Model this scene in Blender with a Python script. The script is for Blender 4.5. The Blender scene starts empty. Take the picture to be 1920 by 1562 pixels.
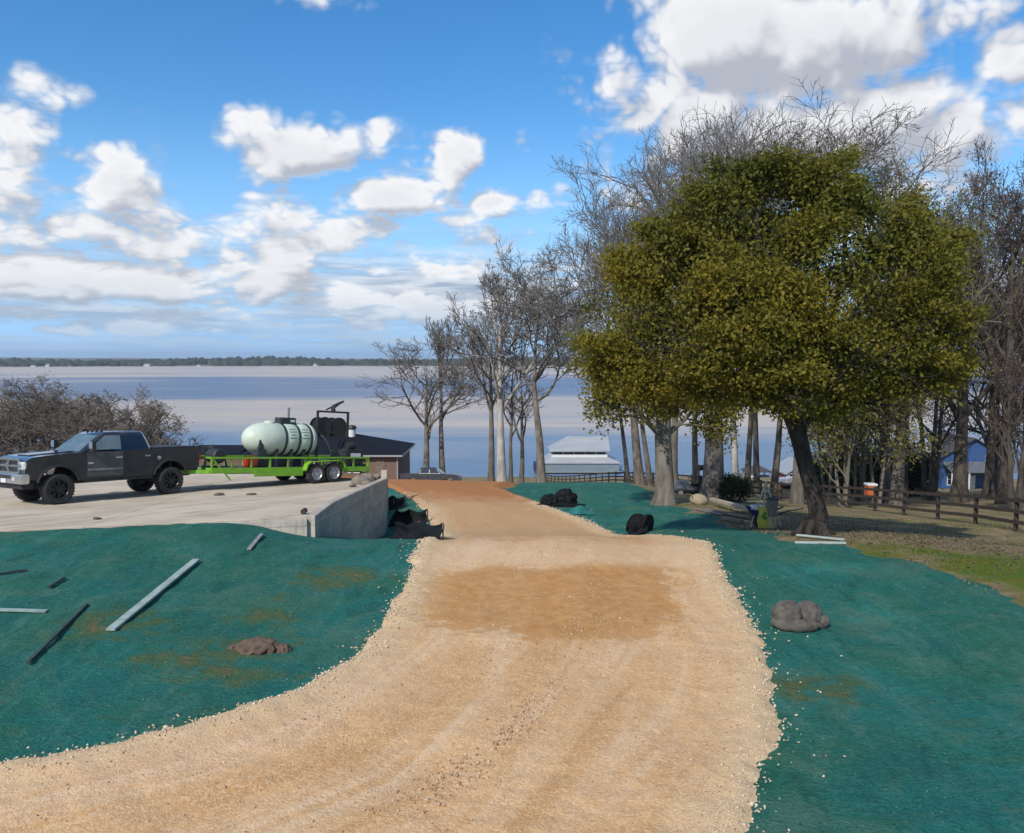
import bpy, bmesh, math, random
import numpy as np
from mathutils import Vector, Matrix

random.seed(7)
scene = bpy.context.scene
COL = scene.collection

# ------------------------------------------------------------------ camera
F = 1500.0                      # focal length in photograph pixels (1920 wide)
CAMZ = 4.5
PITCH = math.atan(113.0 / F)    # the horizon lies 113 px above the middle
cam_data = bpy.data.cameras.new('camera')
cam_data.sensor_width = 36.0
cam_data.lens = F / 1920.0 * 36.0
cam_data.clip_start = 0.1
cam_data.clip_end = 20000.0
cam = bpy.data.objects.new('camera', cam_data)
cam.location = (0, 0, CAMZ)
cam.rotation_euler = (math.pi / 2 - PITCH, 0, 0)
COL.objects.link(cam)
scene.camera = cam

SP, CP = math.sin(PITCH), math.cos(PITCH)


def ray(px, py):
    """direction (dx, dz) per metre of world Y for a photograph pixel"""
    a = (px - 960.0) / F
    b = (781.0 - py) / F
    wy = CP + b * SP
    wz = -SP + b * CP
    return a / wy, wz / wy


def at(px, py, Y):
    dx, dz = ray(px, py)
    return Vector((dx * Y, Y, CAMZ + dz * Y))


def atz(px, py, z):
    dx, dz = ray(px, py)
    Y = (z - CAMZ) / dz
    return Vector((dx * Y, Y, z))


# ------------------------------------------------------------------ view, world, sun
scene.view_settings.view_transform = 'Standard'
scene.view_settings.look = 'None'
scene.view_settings.exposure = 0.42
scene.view_settings.gamma = 1.0
scene.view_settings.use_curve_mapping = False

SUN_EL = math.radians(42.0)
SUN_DIR = Vector((-0.48, -0.80, 0)).normalized() * math.cos(SUN_EL) + Vector((0, 0, math.sin(SUN_EL)))
sun_data = bpy.data.lights.new('sun', 'SUN')
sun_data.energy = 3.0
sun_data.angle = math.radians(0.6)
sun_data.color = (1.0, 0.94, 0.85)
sun = bpy.data.objects.new('sun', sun_data)
sun.rotation_euler = SUN_DIR.to_track_quat('Z', 'Y').to_euler()
sun.location = (-60, -60, 80)
COL.objects.link(sun)


class NT:
    """tiny helper for building node trees"""
    def __init__(self, tree):
        self.t = tree
        self.n = tree.nodes
        self.l = tree.links

    def node(self, typ, **kw):
        nd = self.n.new(typ)
        for k, v in kw.items():
            setattr(nd, k, v)
        return nd

    def set(self, sock, v):
        if hasattr(v, 'is_output') or isinstance(v, bpy.types.NodeSocket):
            self.l.new(v, sock)
        else:
            sock.default_value = v

    def m(self, op, a, b=0.0, c=None, clamp=False):
        nd = self.node('ShaderNodeMath', operation=op)
        nd.use_clamp = clamp
        self.set(nd.inputs[0], a)
        self.set(nd.inputs[1], b)
        if c is not None:
            self.set(nd.inputs[2], c)
        return nd.outputs[0]

    def noise(self, vec, scale, detail=4.0, rough=0.55, dist=0.0, out=0):
        nd = self.node('ShaderNodeTexNoise')
        nd.inputs['Scale'].default_value = scale
        nd.inputs['Detail'].default_value = detail
        nd.inputs['Roughness'].default_value = rough
        nd.inputs['Distortion'].default_value = dist
        if vec is not None:
            self.l.new(vec, nd.inputs['Vector'])
        return nd.outputs[out]

    def voro(self, vec, scale, feature='F1', out='Distance'):
        nd = self.node('ShaderNodeTexVoronoi', feature=feature)
        nd.inputs['Scale'].default_value = scale
        if vec is not None:
            self.l.new(vec, nd.inputs['Vector'])
        return nd.outputs[out]

    def smooth(self, x, a, b):
        nd = self.node('ShaderNodeMapRange', interpolation_type='SMOOTHSTEP')
        self.set(nd.inputs[0], x)
        nd.inputs[1].default_value = a
        nd.inputs[2].default_value = b
        nd.inputs[3].default_value = 0.0
        nd.inputs[4].default_value = 1.0
        return nd.outputs[0]

    def mix(self, fac, a, b, blend='MIX'):
        nd = self.node('ShaderNodeMix', data_type='RGBA', blend_type=blend)
        self.set(nd.inputs[0], fac)
        for s, v in ((nd.inputs[6], a), (nd.inputs[7], b)):
            if isinstance(v, (tuple, list)):
                s.default_value = (v[0], v[1], v[2], 1.0)
            else:
                self.l.new(v, s)
        return nd.outputs[2]

    def vmul(self, vec, s):
        nd = self.node('ShaderNodeVectorMath', operation='MULTIPLY')
        self.set(nd.inputs[0], vec)
        nd.inputs[1].default_value = s
        return nd.outputs[0]

    def vadd(self, a, b):
        nd = self.node('ShaderNodeVectorMath', operation='ADD')
        self.set(nd.inputs[0], a)
        self.set(nd.inputs[1], b)
        return nd.outputs[0]

    def xyz(self, vec):
        nd = self.node('ShaderNodeSeparateXYZ')
        self.l.new(vec, nd.inputs[0])
        return nd.outputs

    def comb(self, x, y, z):
        nd = self.node('ShaderNodeCombineXYZ')
        for s, v in zip(nd.inputs, (x, y, z)):
            self.set(s, v)
        return nd.outputs[0]


world = bpy.data.worlds.new('World')
scene.world = world
world.use_nodes = True
W = NT(world.node_tree)
W.n.clear()
sky = W.node('ShaderNodeTexSky', sky_type='NISHITA')
sky.sun_disc = False
sky.sun_elevation = SUN_EL
sky.sun_rotation = math.atan2(SUN_DIR.x, SUN_DIR.y)
sky.altitude = 60.0
sky.air_density = 1.0
sky.dust_density = 0.35
sky.ozone_density = 3.0
hsv = W.node('ShaderNodeHueSaturation')
hsv.inputs['Saturation'].default_value = 1.32
hsv.inputs['Value'].default_value = 1.0
W.l.new(sky.outputs[0], hsv.inputs['Color'])
bg_sky = W.node('ShaderNodeBackground')
bg_sky.inputs['Strength'].default_value = 0.125
hz_el = W.node('ShaderNodeTexCoord')
_x, _y, _z = W.xyz(hz_el.outputs['Generated'])
W.l.new(W.mix(W.m('MULTIPLY', W.smooth(_z, .30, .0), .92), hsv.outputs[0], (2.0, 3.9, 6.6)), bg_sky.inputs['Color'])

tc = W.node('ShaderNodeTexCoord')
vec = tc.outputs['Generated']
# cumulus banks: (centre px, py, half width, rise, drop, weight) read off the photograph as directions
BANKS = [
    (500, 268, 78, 62, 66, 1.0), (600, 296, 175, 66, 44, 1.15), (700, 284, 60, 48, 44, .9),
    (740, 378, 165, 44, 40, 1.05), (848, 338, 40, 62, 50, .95), (935, 378, 80, 28, 24, .9),
    (40, 224, 105, 70, 48, 1.15), (20, 340, 140, 90, 110, 1.3), (222, 325, 100, 72, 80, 1.15),
    (60, 430, 240, 70, 60, 1.2), (340, 455, 330, 70, 50, 1.2), (570, 440, 130, 70, 50, 1.35),
    (820, 505, 190, 52, 40, 1.05), (200, 530, 560, 60, 50, 1.25), (620, 560, 460, 60, 44, 1.15), (250, 600, 520, 36, 30, .9),
    (1400, 70, 330, 150, 130, 1.7), (1640, 60, 290, 130, 120, 1.5), (1330, 185, 290, 90, 100, 1.6),
    (1700, 220, 290, 120, 150, 1.55), (1890, 115, 150, 66, 46, 1.0), (1500, 250, 420, 90, 120, 1.25),
    (600, -4, 60, 22, 16, .55),
]


def azel(px, py):
    dx, dz = ray(px, py)
    return math.atan2(dx, 1.0), math.atan2(dz, math.hypot(dx, 1.0))


def vop(op, a, b=None, c=None):
    nd = W.node('ShaderNodeVectorMath', operation=op)
    for s, v in zip(nd.inputs, (a, b, c)):
        if v is not None:
            W.set(s, v)
    return nd


def cloud_field(v, fine=True):
    """cloud thickness in a sky direction"""
    wn = W.node('ShaderNodeTexNoise')
    wn.inputs['Scale'].default_value = 9.0
    wn.inputs['Detail'].default_value = 1.0
    W.l.new(v, wn.inputs['Vector'])
    x, y, z = W.xyz(v)
    az = W.m('ARCTAN2', x, y)
    hor = W.m('SQRT', W.m('ADD', W.m('MULTIPLY', x, x), W.m('MULTIPLY', y, y)))
    el = W.m('ARCTAN2', z, hor)
    wv = vop('MULTIPLY_ADD', wn.outputs['Color'], (.05, .028, .0), W.comb(az, el, 0.0)).outputs[0]
    p = vop('SUBTRACT', wv, (.025, .014, 0.0)).outputs[0]
    px_, py_, _z = W.xyz(p)
    p = W.comb(px_, py_, py_)
    env = None
    for (cx, cy_, hw, ht, hb, wt) in BANKS:
        a, e = azel(cx, cy_)
        a1, _ = azel(cx + hw, cy_)
        sx, st_, sb = 1 / abs(a1 - a), F / ht, -F / hb
        q = vop('MULTIPLY_ADD', p, (sx, st_, sb), (-a * sx, -e * st_, -e * sb)).outputs[0]
        r = vop('LENGTH', vop('MAXIMUM', q, (-99, 0, 0)).outputs[0]).outputs['Value']
        k = W.m('MULTIPLY_ADD', r, -wt, wt)
        env = k if env is None else W.m('MAXIMUM', env, k)
    # the same fair weather cumulus all round the rest of the sky
    gen = W.noise(W.vmul(v, (1, 1, 1.7)), 2.6, 1.0, .5)
    gen = W.m('MULTIPLY', W.m('SUBTRACT', gen, .53), 5.0)
    off = W.m('MAXIMUM', W.smooth(W.m('ABSOLUTE', az), .66, .85), W.smooth(el, .46, .62))
    gen = W.m('ADD', W.m('MULTIPLY', gen, off), W.m('MULTIPLY', W.m('SUBTRACT', off, 1.0), 3.0))
    env = W.m('MAXIMUM', W.m('MAXIMUM', env, gen), -.8)
    # heaped, rounded billows
    tot = None
    zl = W.m('MULTIPLY', W.m('LOGARITHM', W.m('MAXIMUM', W.m('ADD', z, .07), .02), 2.71828), .40)
    pv = W.comb(x, y, zl)          # far clouds lie flatter
    for sc, am in ((6.5, 2.1), (14.0, 1.5), (31.0, .9)) + (((70.0, .5),) if fine else ()):
        n = W.m('ABSOLUTE', W.m('SUBTRACT', W.noise(W.vadd(pv, (sc, 0, sc * .37)), sc, 0.0, .5), .5))
        n = W.m('MULTIPLY', n, am * 1.6)
        tot = n if tot is None else W.m('ADD', tot, n)
    d = W.m('ADD', env, W.m('SUBTRACT', tot, .93))
    return d, el


d0, el_ = cloud_field(vec)
d1, _ = cloud_field(W.vadd(vec, (-.018, 0, .026)), False)
wisp = W.noise(W.vmul(vec, (1, 1, 1.6)), 26.0, 4.0, .62)
d0 = W.m('ADD', d0, W.m('MULTIPLY', W.m('SUBTRACT', wisp, .5), .7))
dens = W.smooth(d0, -.18, .72)
lit = W.smooth(W.m('SUBTRACT', d0, d1), -.48, .80)
thick = W.smooth(d0, .3, 1.5)
lit = W.m('MULTIPLY', lit, W.m('SUBTRACT', 1.0, W.m('MULTIPLY', thick, .28)))
# thin stretched layers low over the far shore
x_, y_, z_ = W.xyz(vec)
sv = W.comb(W.m('MULTIPLY', x_, 1.0), W.m('MULTIPLY', y_, 1.0), W.m('MULTIPLY', z_, 13.0))
st = W.noise(sv, 4.2, 4.0, .6)
band = W.m('MULTIPLY', W.smooth(el_, .17, .08), W.smooth(el_, -.01, .02))
strat = W.m('MULTIPLY', W.smooth(st, .30, .58), W.m('MULTIPLY', band, .92))
st2 = W.noise(W.vadd(sv, (0, 0, .09)), 4.2, 3.0, .6)
stlit = W.smooth(W.m('SUBTRACT', st, st2), -.07, .12)
ccol = W.mix(lit, (.36, .38, .43), (.74, .74, .745))
scol = W.mix(stlit, (.28, .335, .42), (.56, .60, .65))
colr = W.mix(dens, scol, ccol)
alpha = W.m('MAXIMUM', W.m('MULTIPLY', dens, .97), strat)
hz = W.smooth(el_, .10, -.005)
colr = W.mix(W.m('MULTIPLY', hz, .8), colr, (.25, .40, .58))
bg_cloud = W.node('ShaderNodeBackground')
bg_cloud.inputs['Strength'].default_value = 1.0
W.l.new(colr, bg_cloud.inputs['Color'])
mixs = W.node('ShaderNodeMixShader')
W.l.new(alpha, mixs.inputs[0])
W.l.new(bg_sky.outputs[0], mixs.inputs[1])
W.l.new(bg_cloud.outputs[0], mixs.inputs[2])
wout = W.node('ShaderNodeOutputWorld')
W.l.new(mixs.outputs[0], wout.inputs['Surface'])
world.cycles.sampling_method = 'NONE'
scene.cycles.max_bounces = 5
scene.cycles.diffuse_bounces = 2
scene.cycles.glossy_bounces = 2
scene.cycles.transmission_bounces = 3
scene.cycles.volume_bounces = 0


# ------------------------------------------------------------------ materials
def make_mat(name):
    m = bpy.data.materials.new(name)
    m.use_nodes = True
    nt = NT(m.node_tree)
    bsdf = nt.n['Principled BSDF']
    return m, nt, bsdf


def simple(name, c1, c2=None, scale=6.0, rough=.7, metal=0.0, bump=0.0, bscale=None, coat=0.0, detail=5.0,
           coord='Object', stretch=(1, 1, 1), spec=.5, contrast=(.3, .7), rvar=0.0):
    m, nt, b = make_mat(name)
    tcn = nt.node('ShaderNodeTexCoord')
    v = nt.vmul(tcn.outputs[coord], stretch)
    c2 = c2 or tuple(x * .8 for x in c1)
    n = nt.noise(v, scale, detail, .6)
    nt.l.new(nt.mix(nt.smooth(n, *contrast), c1, c2), b.inputs['Base Color'])
    b.inputs['Metallic'].default_value = metal
    b.inputs['Specular IOR Level'].default_value = spec
    if rvar:
        nt.l.new(nt.m('ADD', rough - rvar / 2, nt.m('MULTIPLY', n, rvar)), b.inputs['Roughness'])
    else:
        b.inputs['Roughness'].default_value = rough
    if coat:
        b.inputs['Coat Weight'].default_value = coat
        b.inputs['Coat Roughness'].default_value = .08
    if bump:
        bn = nt.node('ShaderNodeBump')
        bn.inputs['Strength'].default_value = bump
        bn.inputs['Distance'].default_value = .02
        nt.l.new(nt.noise(v, bscale or scale * 4, 6.0, .65), bn.inputs['Height'])
        nt.l.new(bn.outputs[0], b.inputs['Normal'])
    return m


M = {}
M['black_paint'] = simple('black_paint', (.014, .015, .020), (.030, .028, .029), 3, .24, 0, coat=.9, rvar=.15)
M['sheen_paint'] = simple('sheen_paint', (.045, .046, .052), (.065, .062, .060), 4, .38, 0, coat=.4, rvar=.15)  # door's black lightened: the sky's reflection is mixed into the paint colour
M['black_plastic'] = simple('black_plastic', (.018, .018, .019), (.03, .03, .03), 12, .6, bump=.1)
M['tyre'] = simple('tyre', (.022, .022, .022), (.045, .042, .038), 9, .88, bump=.3, bscale=60)
M['rim_black'] = simple('rim_black', (.016, .016, .018), (.03, .03, .03), 10, .3, .4)
M['rim_silver'] = simple('rim_silver', (.55, .55, .56), (.40, .39, .38), 10, .4, .6)
M['chrome'] = simple('chrome', (.80, .81, .83), (.66, .66, .66), 5, .18, 1.0, rvar=.14)
M['glass_dark'] = simple('glass_dark', (.010, .012, .016), (.014, .016, .02), 2, .04, 0, spec=.9)
M['glass_light'] = simple('glass_light', (.09, .13, .14), (.15, .19, .19), 2, .06, 0, spec=1.0)  # paler base colour stands in for sky reflected in and seen through glass
M['headlamp'] = simple('headlamp', (.80, .80, .78), (.50, .51, .52), 14, .15, .1, spec=.9, contrast=(.4, .6))
M['red_lamp'] = simple('red_lamp', (.30, .012, .01), None, 5, .15)
M['plate'] = simple('plate', (.72, .73, .74), (.55, .58, .62), 30, .5)
M['lime'] = simple('lime', (.19, .44, .022), (.15, .32, .03), 3, .45, 0, bump=.05, rvar=.2, contrast=(.35, .75))
M['lime_dirty'] = simple('lime_dirty', (.13, .36, .02), (.13, .19, .05), 4, .7, 0, bump=.1)
M['deck_wood'] = simple('deck_wood', (.10, .075, .05), (.05, .04, .03), 5, .85, bump=.3, stretch=(1, 6, 6))
M['tank'] = simple('tank', (.58, .65, .53), (.50, .57, .46), 2.2, .46, 0, spec=.4, rvar=.15)
M['tank_dark'] = simple('tank_dark', (.035, .05, .045), (.02, .03, .028), 5, .6)
M['dark_steel'] = simple('dark_steel', (.03, .036, .038), (.06, .058, .05), 8, .5, .5, bump=.1)
M['hose'] = simple('hose', (.02, .03, .028), (.012, .016, .015), 14, .55)
M['fuel_red'] = simple('fuel_red', (.42, .025, .012), (.30, .02, .01), 6, .45)
M['grey_metal'] = simple('grey_metal', (.22, .235, .25), (.15, .155, .16), 5, .5, .4)
M['white_paint'] = simple('white_paint', (.74, .75, .75), (.62, .63, .63), 3, .5)
M['white_roof'] = simple('white_roof', (.34, .36, .37), (.28, .30, .32), 1.2, .45, 0, stretch=(.2, 1, 1))
M['blue_siding'] = simple('blue_siding', (.035, .095, .26), (.028, .075, .20), 2, .7)
M['navy_siding'] = simple('navy_siding', (.020, .040, .085), (.015, .03, .065), 2, .7)
M['red_siding'] = simple('red_siding', (.33, .060, .060), (.26, .045, .045), 2, .75)
M['pale_red'] = simple('pale_red', (.40, .13, .12), (.33, .10, .10), 2, .75)
M['shingle'] = simple('shingle', (.008, .011, .018), (.014, .017, .024), 3.5, .85, bump=.5, bscale=14, stretch=(1, 1, 3), spec=.08)
M['brown_shingle'] = simple('brown_shingle', (.045, .04, .038), (.07, .06, .055), 3.5, .85, bump=.5, bscale=14)
M['brick'] = simple('brick', (.20, .135, .10), (.14, .095, .075), 6, .9, bump=.4)
M['dock_grey'] = simple('dock_grey', (.20, .25, .28), (.15, .19, .22), 1.5, .6)
M['concrete_wall'] = None
M['fence_wood'] = simple('fence_wood', (.060, .042, .028), (.028, .021, .015), 3, .9, bump=.5, bscale=20, stretch=(1, 1, 1))
M['pale_board'] = simple('pale_board', (.34, .42, .38), (.20, .27, .24), 3, .8, bump=.3, bscale=30)
M['white_board'] = simple('white_board', (.42, .50, .46), (.30, .37, .34), 2, .7, bump=.2, bscale=30)
M['dark_stake'] = simple('dark_stake', (.035, .065, .062), (.02, .035, .035), 8, .85, bump=.3)
M['grey_stake'] = simple('grey_stake', (.28, .29, .26), (.18, .19, .17), 8, .85, bump=.3)
M['lumber'] = simple('lumber', (.46, .38, .28), (.34, .27, .19), 4, .85, bump=.3, bscale=20)
M['old_lumber'] = simple('old_lumber', (.22, .17, .13), (.14, .11, .085), 5, .9, bump=.3, bscale=20)
M['orange'] = simple('orange', (.50, .13, .03), (.42, .10, .025), 4, .65)
M['tarp_blue'] = simple('tarp_blue', (.012, .022, .22), (.01, .016, .15), 3, .5)
M['barrow_blue'] = simple('barrow_blue', (.022, .022, .16), (.016, .018, .10), 6, .5)
M['yellow'] = simple('yellow', (.52, .47, .05), (.40, .37, .06), 5, .55)
M['mark_green'] = simple('mark_green', (.06, .22, .02), (.05, .16, .02), 5, .6)
M['taupe'] = simple('taupe', (.17, .145, .125), (.13, .11, .1), 6, .7)
M['tan_plastic'] = simple('tan_plastic', (.42, .36, .17), (.34, .29, .13), 6, .6)
M['pole_wood'] = simple('pole_wood', (.58, .52, .42), (.45, .40, .32), 6, .8)
M['sandstone'] = simple('sandstone', (.36, .30, .19), (.27, .22, .14), 5, .95, bump=.6, bscale=12)
M['rubble'] = simple('rubble', (.24, .20, .155), (.15, .125, .10), 5, .95, bump=.6, bscale=14)
M['wattle'] = simple('wattle', (.135, .118, .095), (.065, .06, .05), 7, .95, bump=.8, bscale=38)
M['clod'] = simple('clod', (.155, .098, .065), (.085, .06, .045), 9, .97, bump=.9, bscale=26)
M['green_sheet'] = simple('green_sheet', (.02, .17, .15), (.014, .11, .10), 5, .6, bump=.3)


def silt_mat():
    m, nt, b = make_mat('silt_cloth')
    tcn = nt.node('ShaderNodeTexCoord')
    v = tcn.outputs['Object']
    n = nt.noise(v, 5, 5, .6)
    nt.l.new(nt.mix(nt.smooth(n, .4, .8), (.005, .0055, .006), (.013, .017, .017)), b.inputs['Base Color'])
    b.inputs['Roughness'].default_value = .8
    b.inputs['Specular IOR Level'].default_value = .2
    bn = nt.node('ShaderNodeBump')
    bn.inputs['Strength'].default_value = .5
    bn.inputs['Distance'].default_value = .05
    nt.l.new(nt.noise(nt.vmul(v, (1, 1, 2.5)), 6, 6, .6, .8), bn.inputs['Height'])
    nt.l.new(bn.outputs[0], b.inputs['Normal'])
    return m


M['silt_cloth'] = silt_mat()


def wall_mat():
    m, nt, b = make_mat('cast_concrete')
    geo = nt.node('ShaderNodeNewGeometry')
    P = geo.outputs['Position']
    x, y, z = nt.xyz(P)
    n1 = nt.noise(nt.vmul(P, (1, .6, 1.4)), 1.4, 5, .6, .4)
    n2 = nt.noise(nt.vmul(P, (4, 3.2, .35)), 1.6, 5, .65)
    n3 = nt.noise(P, 16, 5, .7)
    c = nt.mix(nt.smooth(n1, .35, .65), (.50, .445, .37), (.37, .33, .275))
    c = nt.mix(nt.m('MULTIPLY', nt.smooth(n2, .52, .72), .55), c, (.25, .215, .17))
    c = nt.mix(nt.m('MULTIPLY', nt.smooth(n2, .45, .28), .4), c, (.60, .545, .46))
    c = nt.mix(nt.m('MULTIPLY', nt.smooth(n3, .55, .70), .35), c, (.22, .19, .155))
    # form boards left faint level lines
    ln = nt.m('FRACT', nt.m('MULTIPLY', nt.m('ADD', z, nt.m('MULTIPLY', y, .07)), 2.2))
    c = nt.mix(nt.m('MULTIPLY', nt.smooth(ln, .06, .0), .5), c, (.24, .205, .165))
    nt.l.new(c, b.inputs['Base Color'])
    b.inputs['Roughness'].default_value = .92
    b.inputs['Specular IOR Level'].default_value = .12
    bn = nt.node('ShaderNodeBump')
    bn.inputs['Strength'].default_value = .6
    bn.inputs['Distance'].default_value = .02
    nt.l.new(nt.m('ADD', n3, nt.m('MULTIPLY', nt.smooth(ln, .06, .0), -.6)), bn.inputs['Height'])
    nt.l.new(bn.outputs[0], b.inputs['Normal'])
    return m


M['concrete_wall'] = wall_mat()


def bark_mat(name, c1, c2, scale=5, spec=.2):
    m, nt, b = make_mat(name)
    tcn = nt.node('ShaderNodeTexCoord')
    v = nt.vmul(tcn.outputs['Object'], (1, 1, .28))
    n = nt.noise(v, scale, 6, .65, .4)
    n2 = nt.noise(tcn.outputs['Object'], .8, 3, .5)
    c = nt.mix(nt.smooth(n, .32, .68), c1, c2)
    c = nt.mix(nt.m('MULTIPLY', nt.smooth(n2, .5, .75), .5), c, tuple(min(1, x * 1.5) for x in c2))
    nt.l.new(c, b.inputs['Base Color'])
    b.inputs['Roughness'].default_value = .92
    b.inputs['Specular IOR Level'].default_value = spec
    bn = nt.node('ShaderNodeBump')
    bn.inputs['Strength'].default_value = .8
    bn.inputs['Distance'].default_value = .06
    nt.l.new(nt.noise(v, scale * 2.2, 6, .7, .6), bn.inputs['Height'])
    nt.l.new(bn.outputs[0], b.inputs['Normal'])
    return m


M['bark_oak'] = bark_mat('bark_oak', (.013, .011, .009), (.060, .050, .042), 5)
M['bark_deep'] = bark_mat('bark_deep', (.045, .038, .032), (.105, .088, .072), 3)
M['twig_brown'] = simple('twig_brown', (.125, .098, .078), (.085, .066, .053), 1, .95, spec=.1)
M['bark_grey'] = bark_mat('bark_grey', (.105, .090, .072), (.225, .20, .165), 3)
M['bark_dark'] = bark_mat('bark_dark', (.088, .077, .064), (.185, .163, .136), 3)
M['bark_pale'] = bark_mat('bark_pale', (.26, .245, .22), (.46, .44, .40), 2)
M['twig_grey'] = simple('twig_grey', (.20, .178, .155), (.14, .125, .108), 1, .95, spec=.1)
M['twig_dark'] = simple('twig_dark', (.21, .178, .148), (.15, .125, .104), 1, .95, spec=.1)
M['twig_pale'] = simple('twig_pale', (.21, .19, .175), (.14, .125, .115), 1, .95, spec=.1)


def leaf_mat(name, dark, mid, gold, trans=.35):
    m, nt, b = make_mat(name)
    at_ = nt.node('ShaderNodeAttribute', attribute_name='tint')
    t = at_.outputs['Fac']
    c = nt.mix(nt.smooth(t, .05, .5), dark, mid)
    c = nt.mix(nt.smooth(t, .52, .95), c, gold)
    nt.l.new(c, b.inputs['Base Color'])
    b.inputs['Roughness'].default_value = .6
    b.inputs['Specular IOR Level'].default_value = .25
    tr = nt.node('ShaderNodeBsdfTranslucent')
    nt.l.new(c, tr.inputs['Color'])
    mx = nt.node('ShaderNodeMixShader')
    mx.inputs[0].default_value = trans
    nt.l.new(b.outputs[0], mx.inputs[1])
    nt.l.new(tr.outputs[0], mx.inputs[2])
    out = nt.n['Material Output']
    nt.l.new(mx.outputs[0], out.inputs['Surface'])
    return m


M['leaf_oak'] = leaf_mat('leaf_oak', (.060, .070, .012), (.185, .172, .022), (.31, .215, .020), .45)
M['leaf_under'] = leaf_mat('leaf_under', (.08, .09, .022), (.19, .19, .038), (.27, .23, .045))
M['leaf_brown'] = leaf_mat('leaf_brown', (.085, .060, .043), (.145, .10, .07), (.20, .14, .09), .2)
M['leaf_shrub'] = leaf_mat('leaf_shrub', (.010, .022, .008), (.022, .042, .014), (.05, .07, .02), .2)
M['leaf_olive'] = leaf_mat('leaf_olive', (.17, .148, .105), (.23, .20, .14), (.28, .235, .15), .2)

# ------------------------------------------------------------------ mesh helpers
def link(o, parent=None):
    COL.objects.link(o)
    if parent is not None:
        o.parent = parent
    return o


def tag(o, label=None, cat=None, group=None, kind=None):
    if label:
        o['label'] = label
    if cat:
        o['category'] = cat
    if group:
        o['group'] = group
    if kind:
        o['kind'] = kind
    return o


def empty(name, loc=(0, 0, 0), rz=0.0):
    o = bpy.data.objects.new(name, None)
    o.empty_display_size = .2
    o.location = loc
    o.rotation_euler = (0, 0, rz)
    return link(o)


def frame(name, origin, xdir, up=(0, 0, 1)):
    """an Empty whose local x runs along xdir and whose z is the given up"""
    o = bpy.data.objects.new(name, None)
    o.empty_display_size = .2
    u = Vector(up).normalized()
    x = Vector(xdir)
    x = (x - u * x.dot(u)).normalized()
    y = u.cross(x)
    m = Matrix((x, y, u)).transposed()
    o.location = origin
    o.rotation_euler = m.to_euler()
    return link(o)


def mesh_np(name, V, Fc, mat=None, parent=None, smooth=False, attrs=None):
    """fast mesh from numpy arrays; Fc is (n,3) or (n,4)"""
    V = np.asarray(V, dtype=np.float32)
    Fc = np.asarray(Fc, dtype=np.int32)
    me = bpy.data.meshes.new(name)
    me.vertices.add(len(V))
    me.vertices.foreach_set('co', V.ravel())
    n, k = Fc.shape
    me.loops.add(n * k)
    me.loops.foreach_set('vertex_index', Fc.ravel())
    me.polygons.add(n)
    me.polygons.foreach_set('loop_start', np.arange(n, dtype=np.int32) * k)
    me.polygons.foreach_set('loop_total', np.full(n, k, dtype=np.int32))
    if smooth:
        me.polygons.foreach_set('use_smooth', np.ones(n, dtype=bool))
    me.update(calc_edges=True)
    for an, av in (attrs or {}).items():
        a = me.attributes.new(an, 'FLOAT', 'POINT')
        a.data.foreach_set('value', np.asarray(av, dtype=np.float32).ravel())
    if mat is not None:
        me.materials.append(mat)
    o = bpy.data.objects.new(name, me)
    return link(o, parent)


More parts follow.
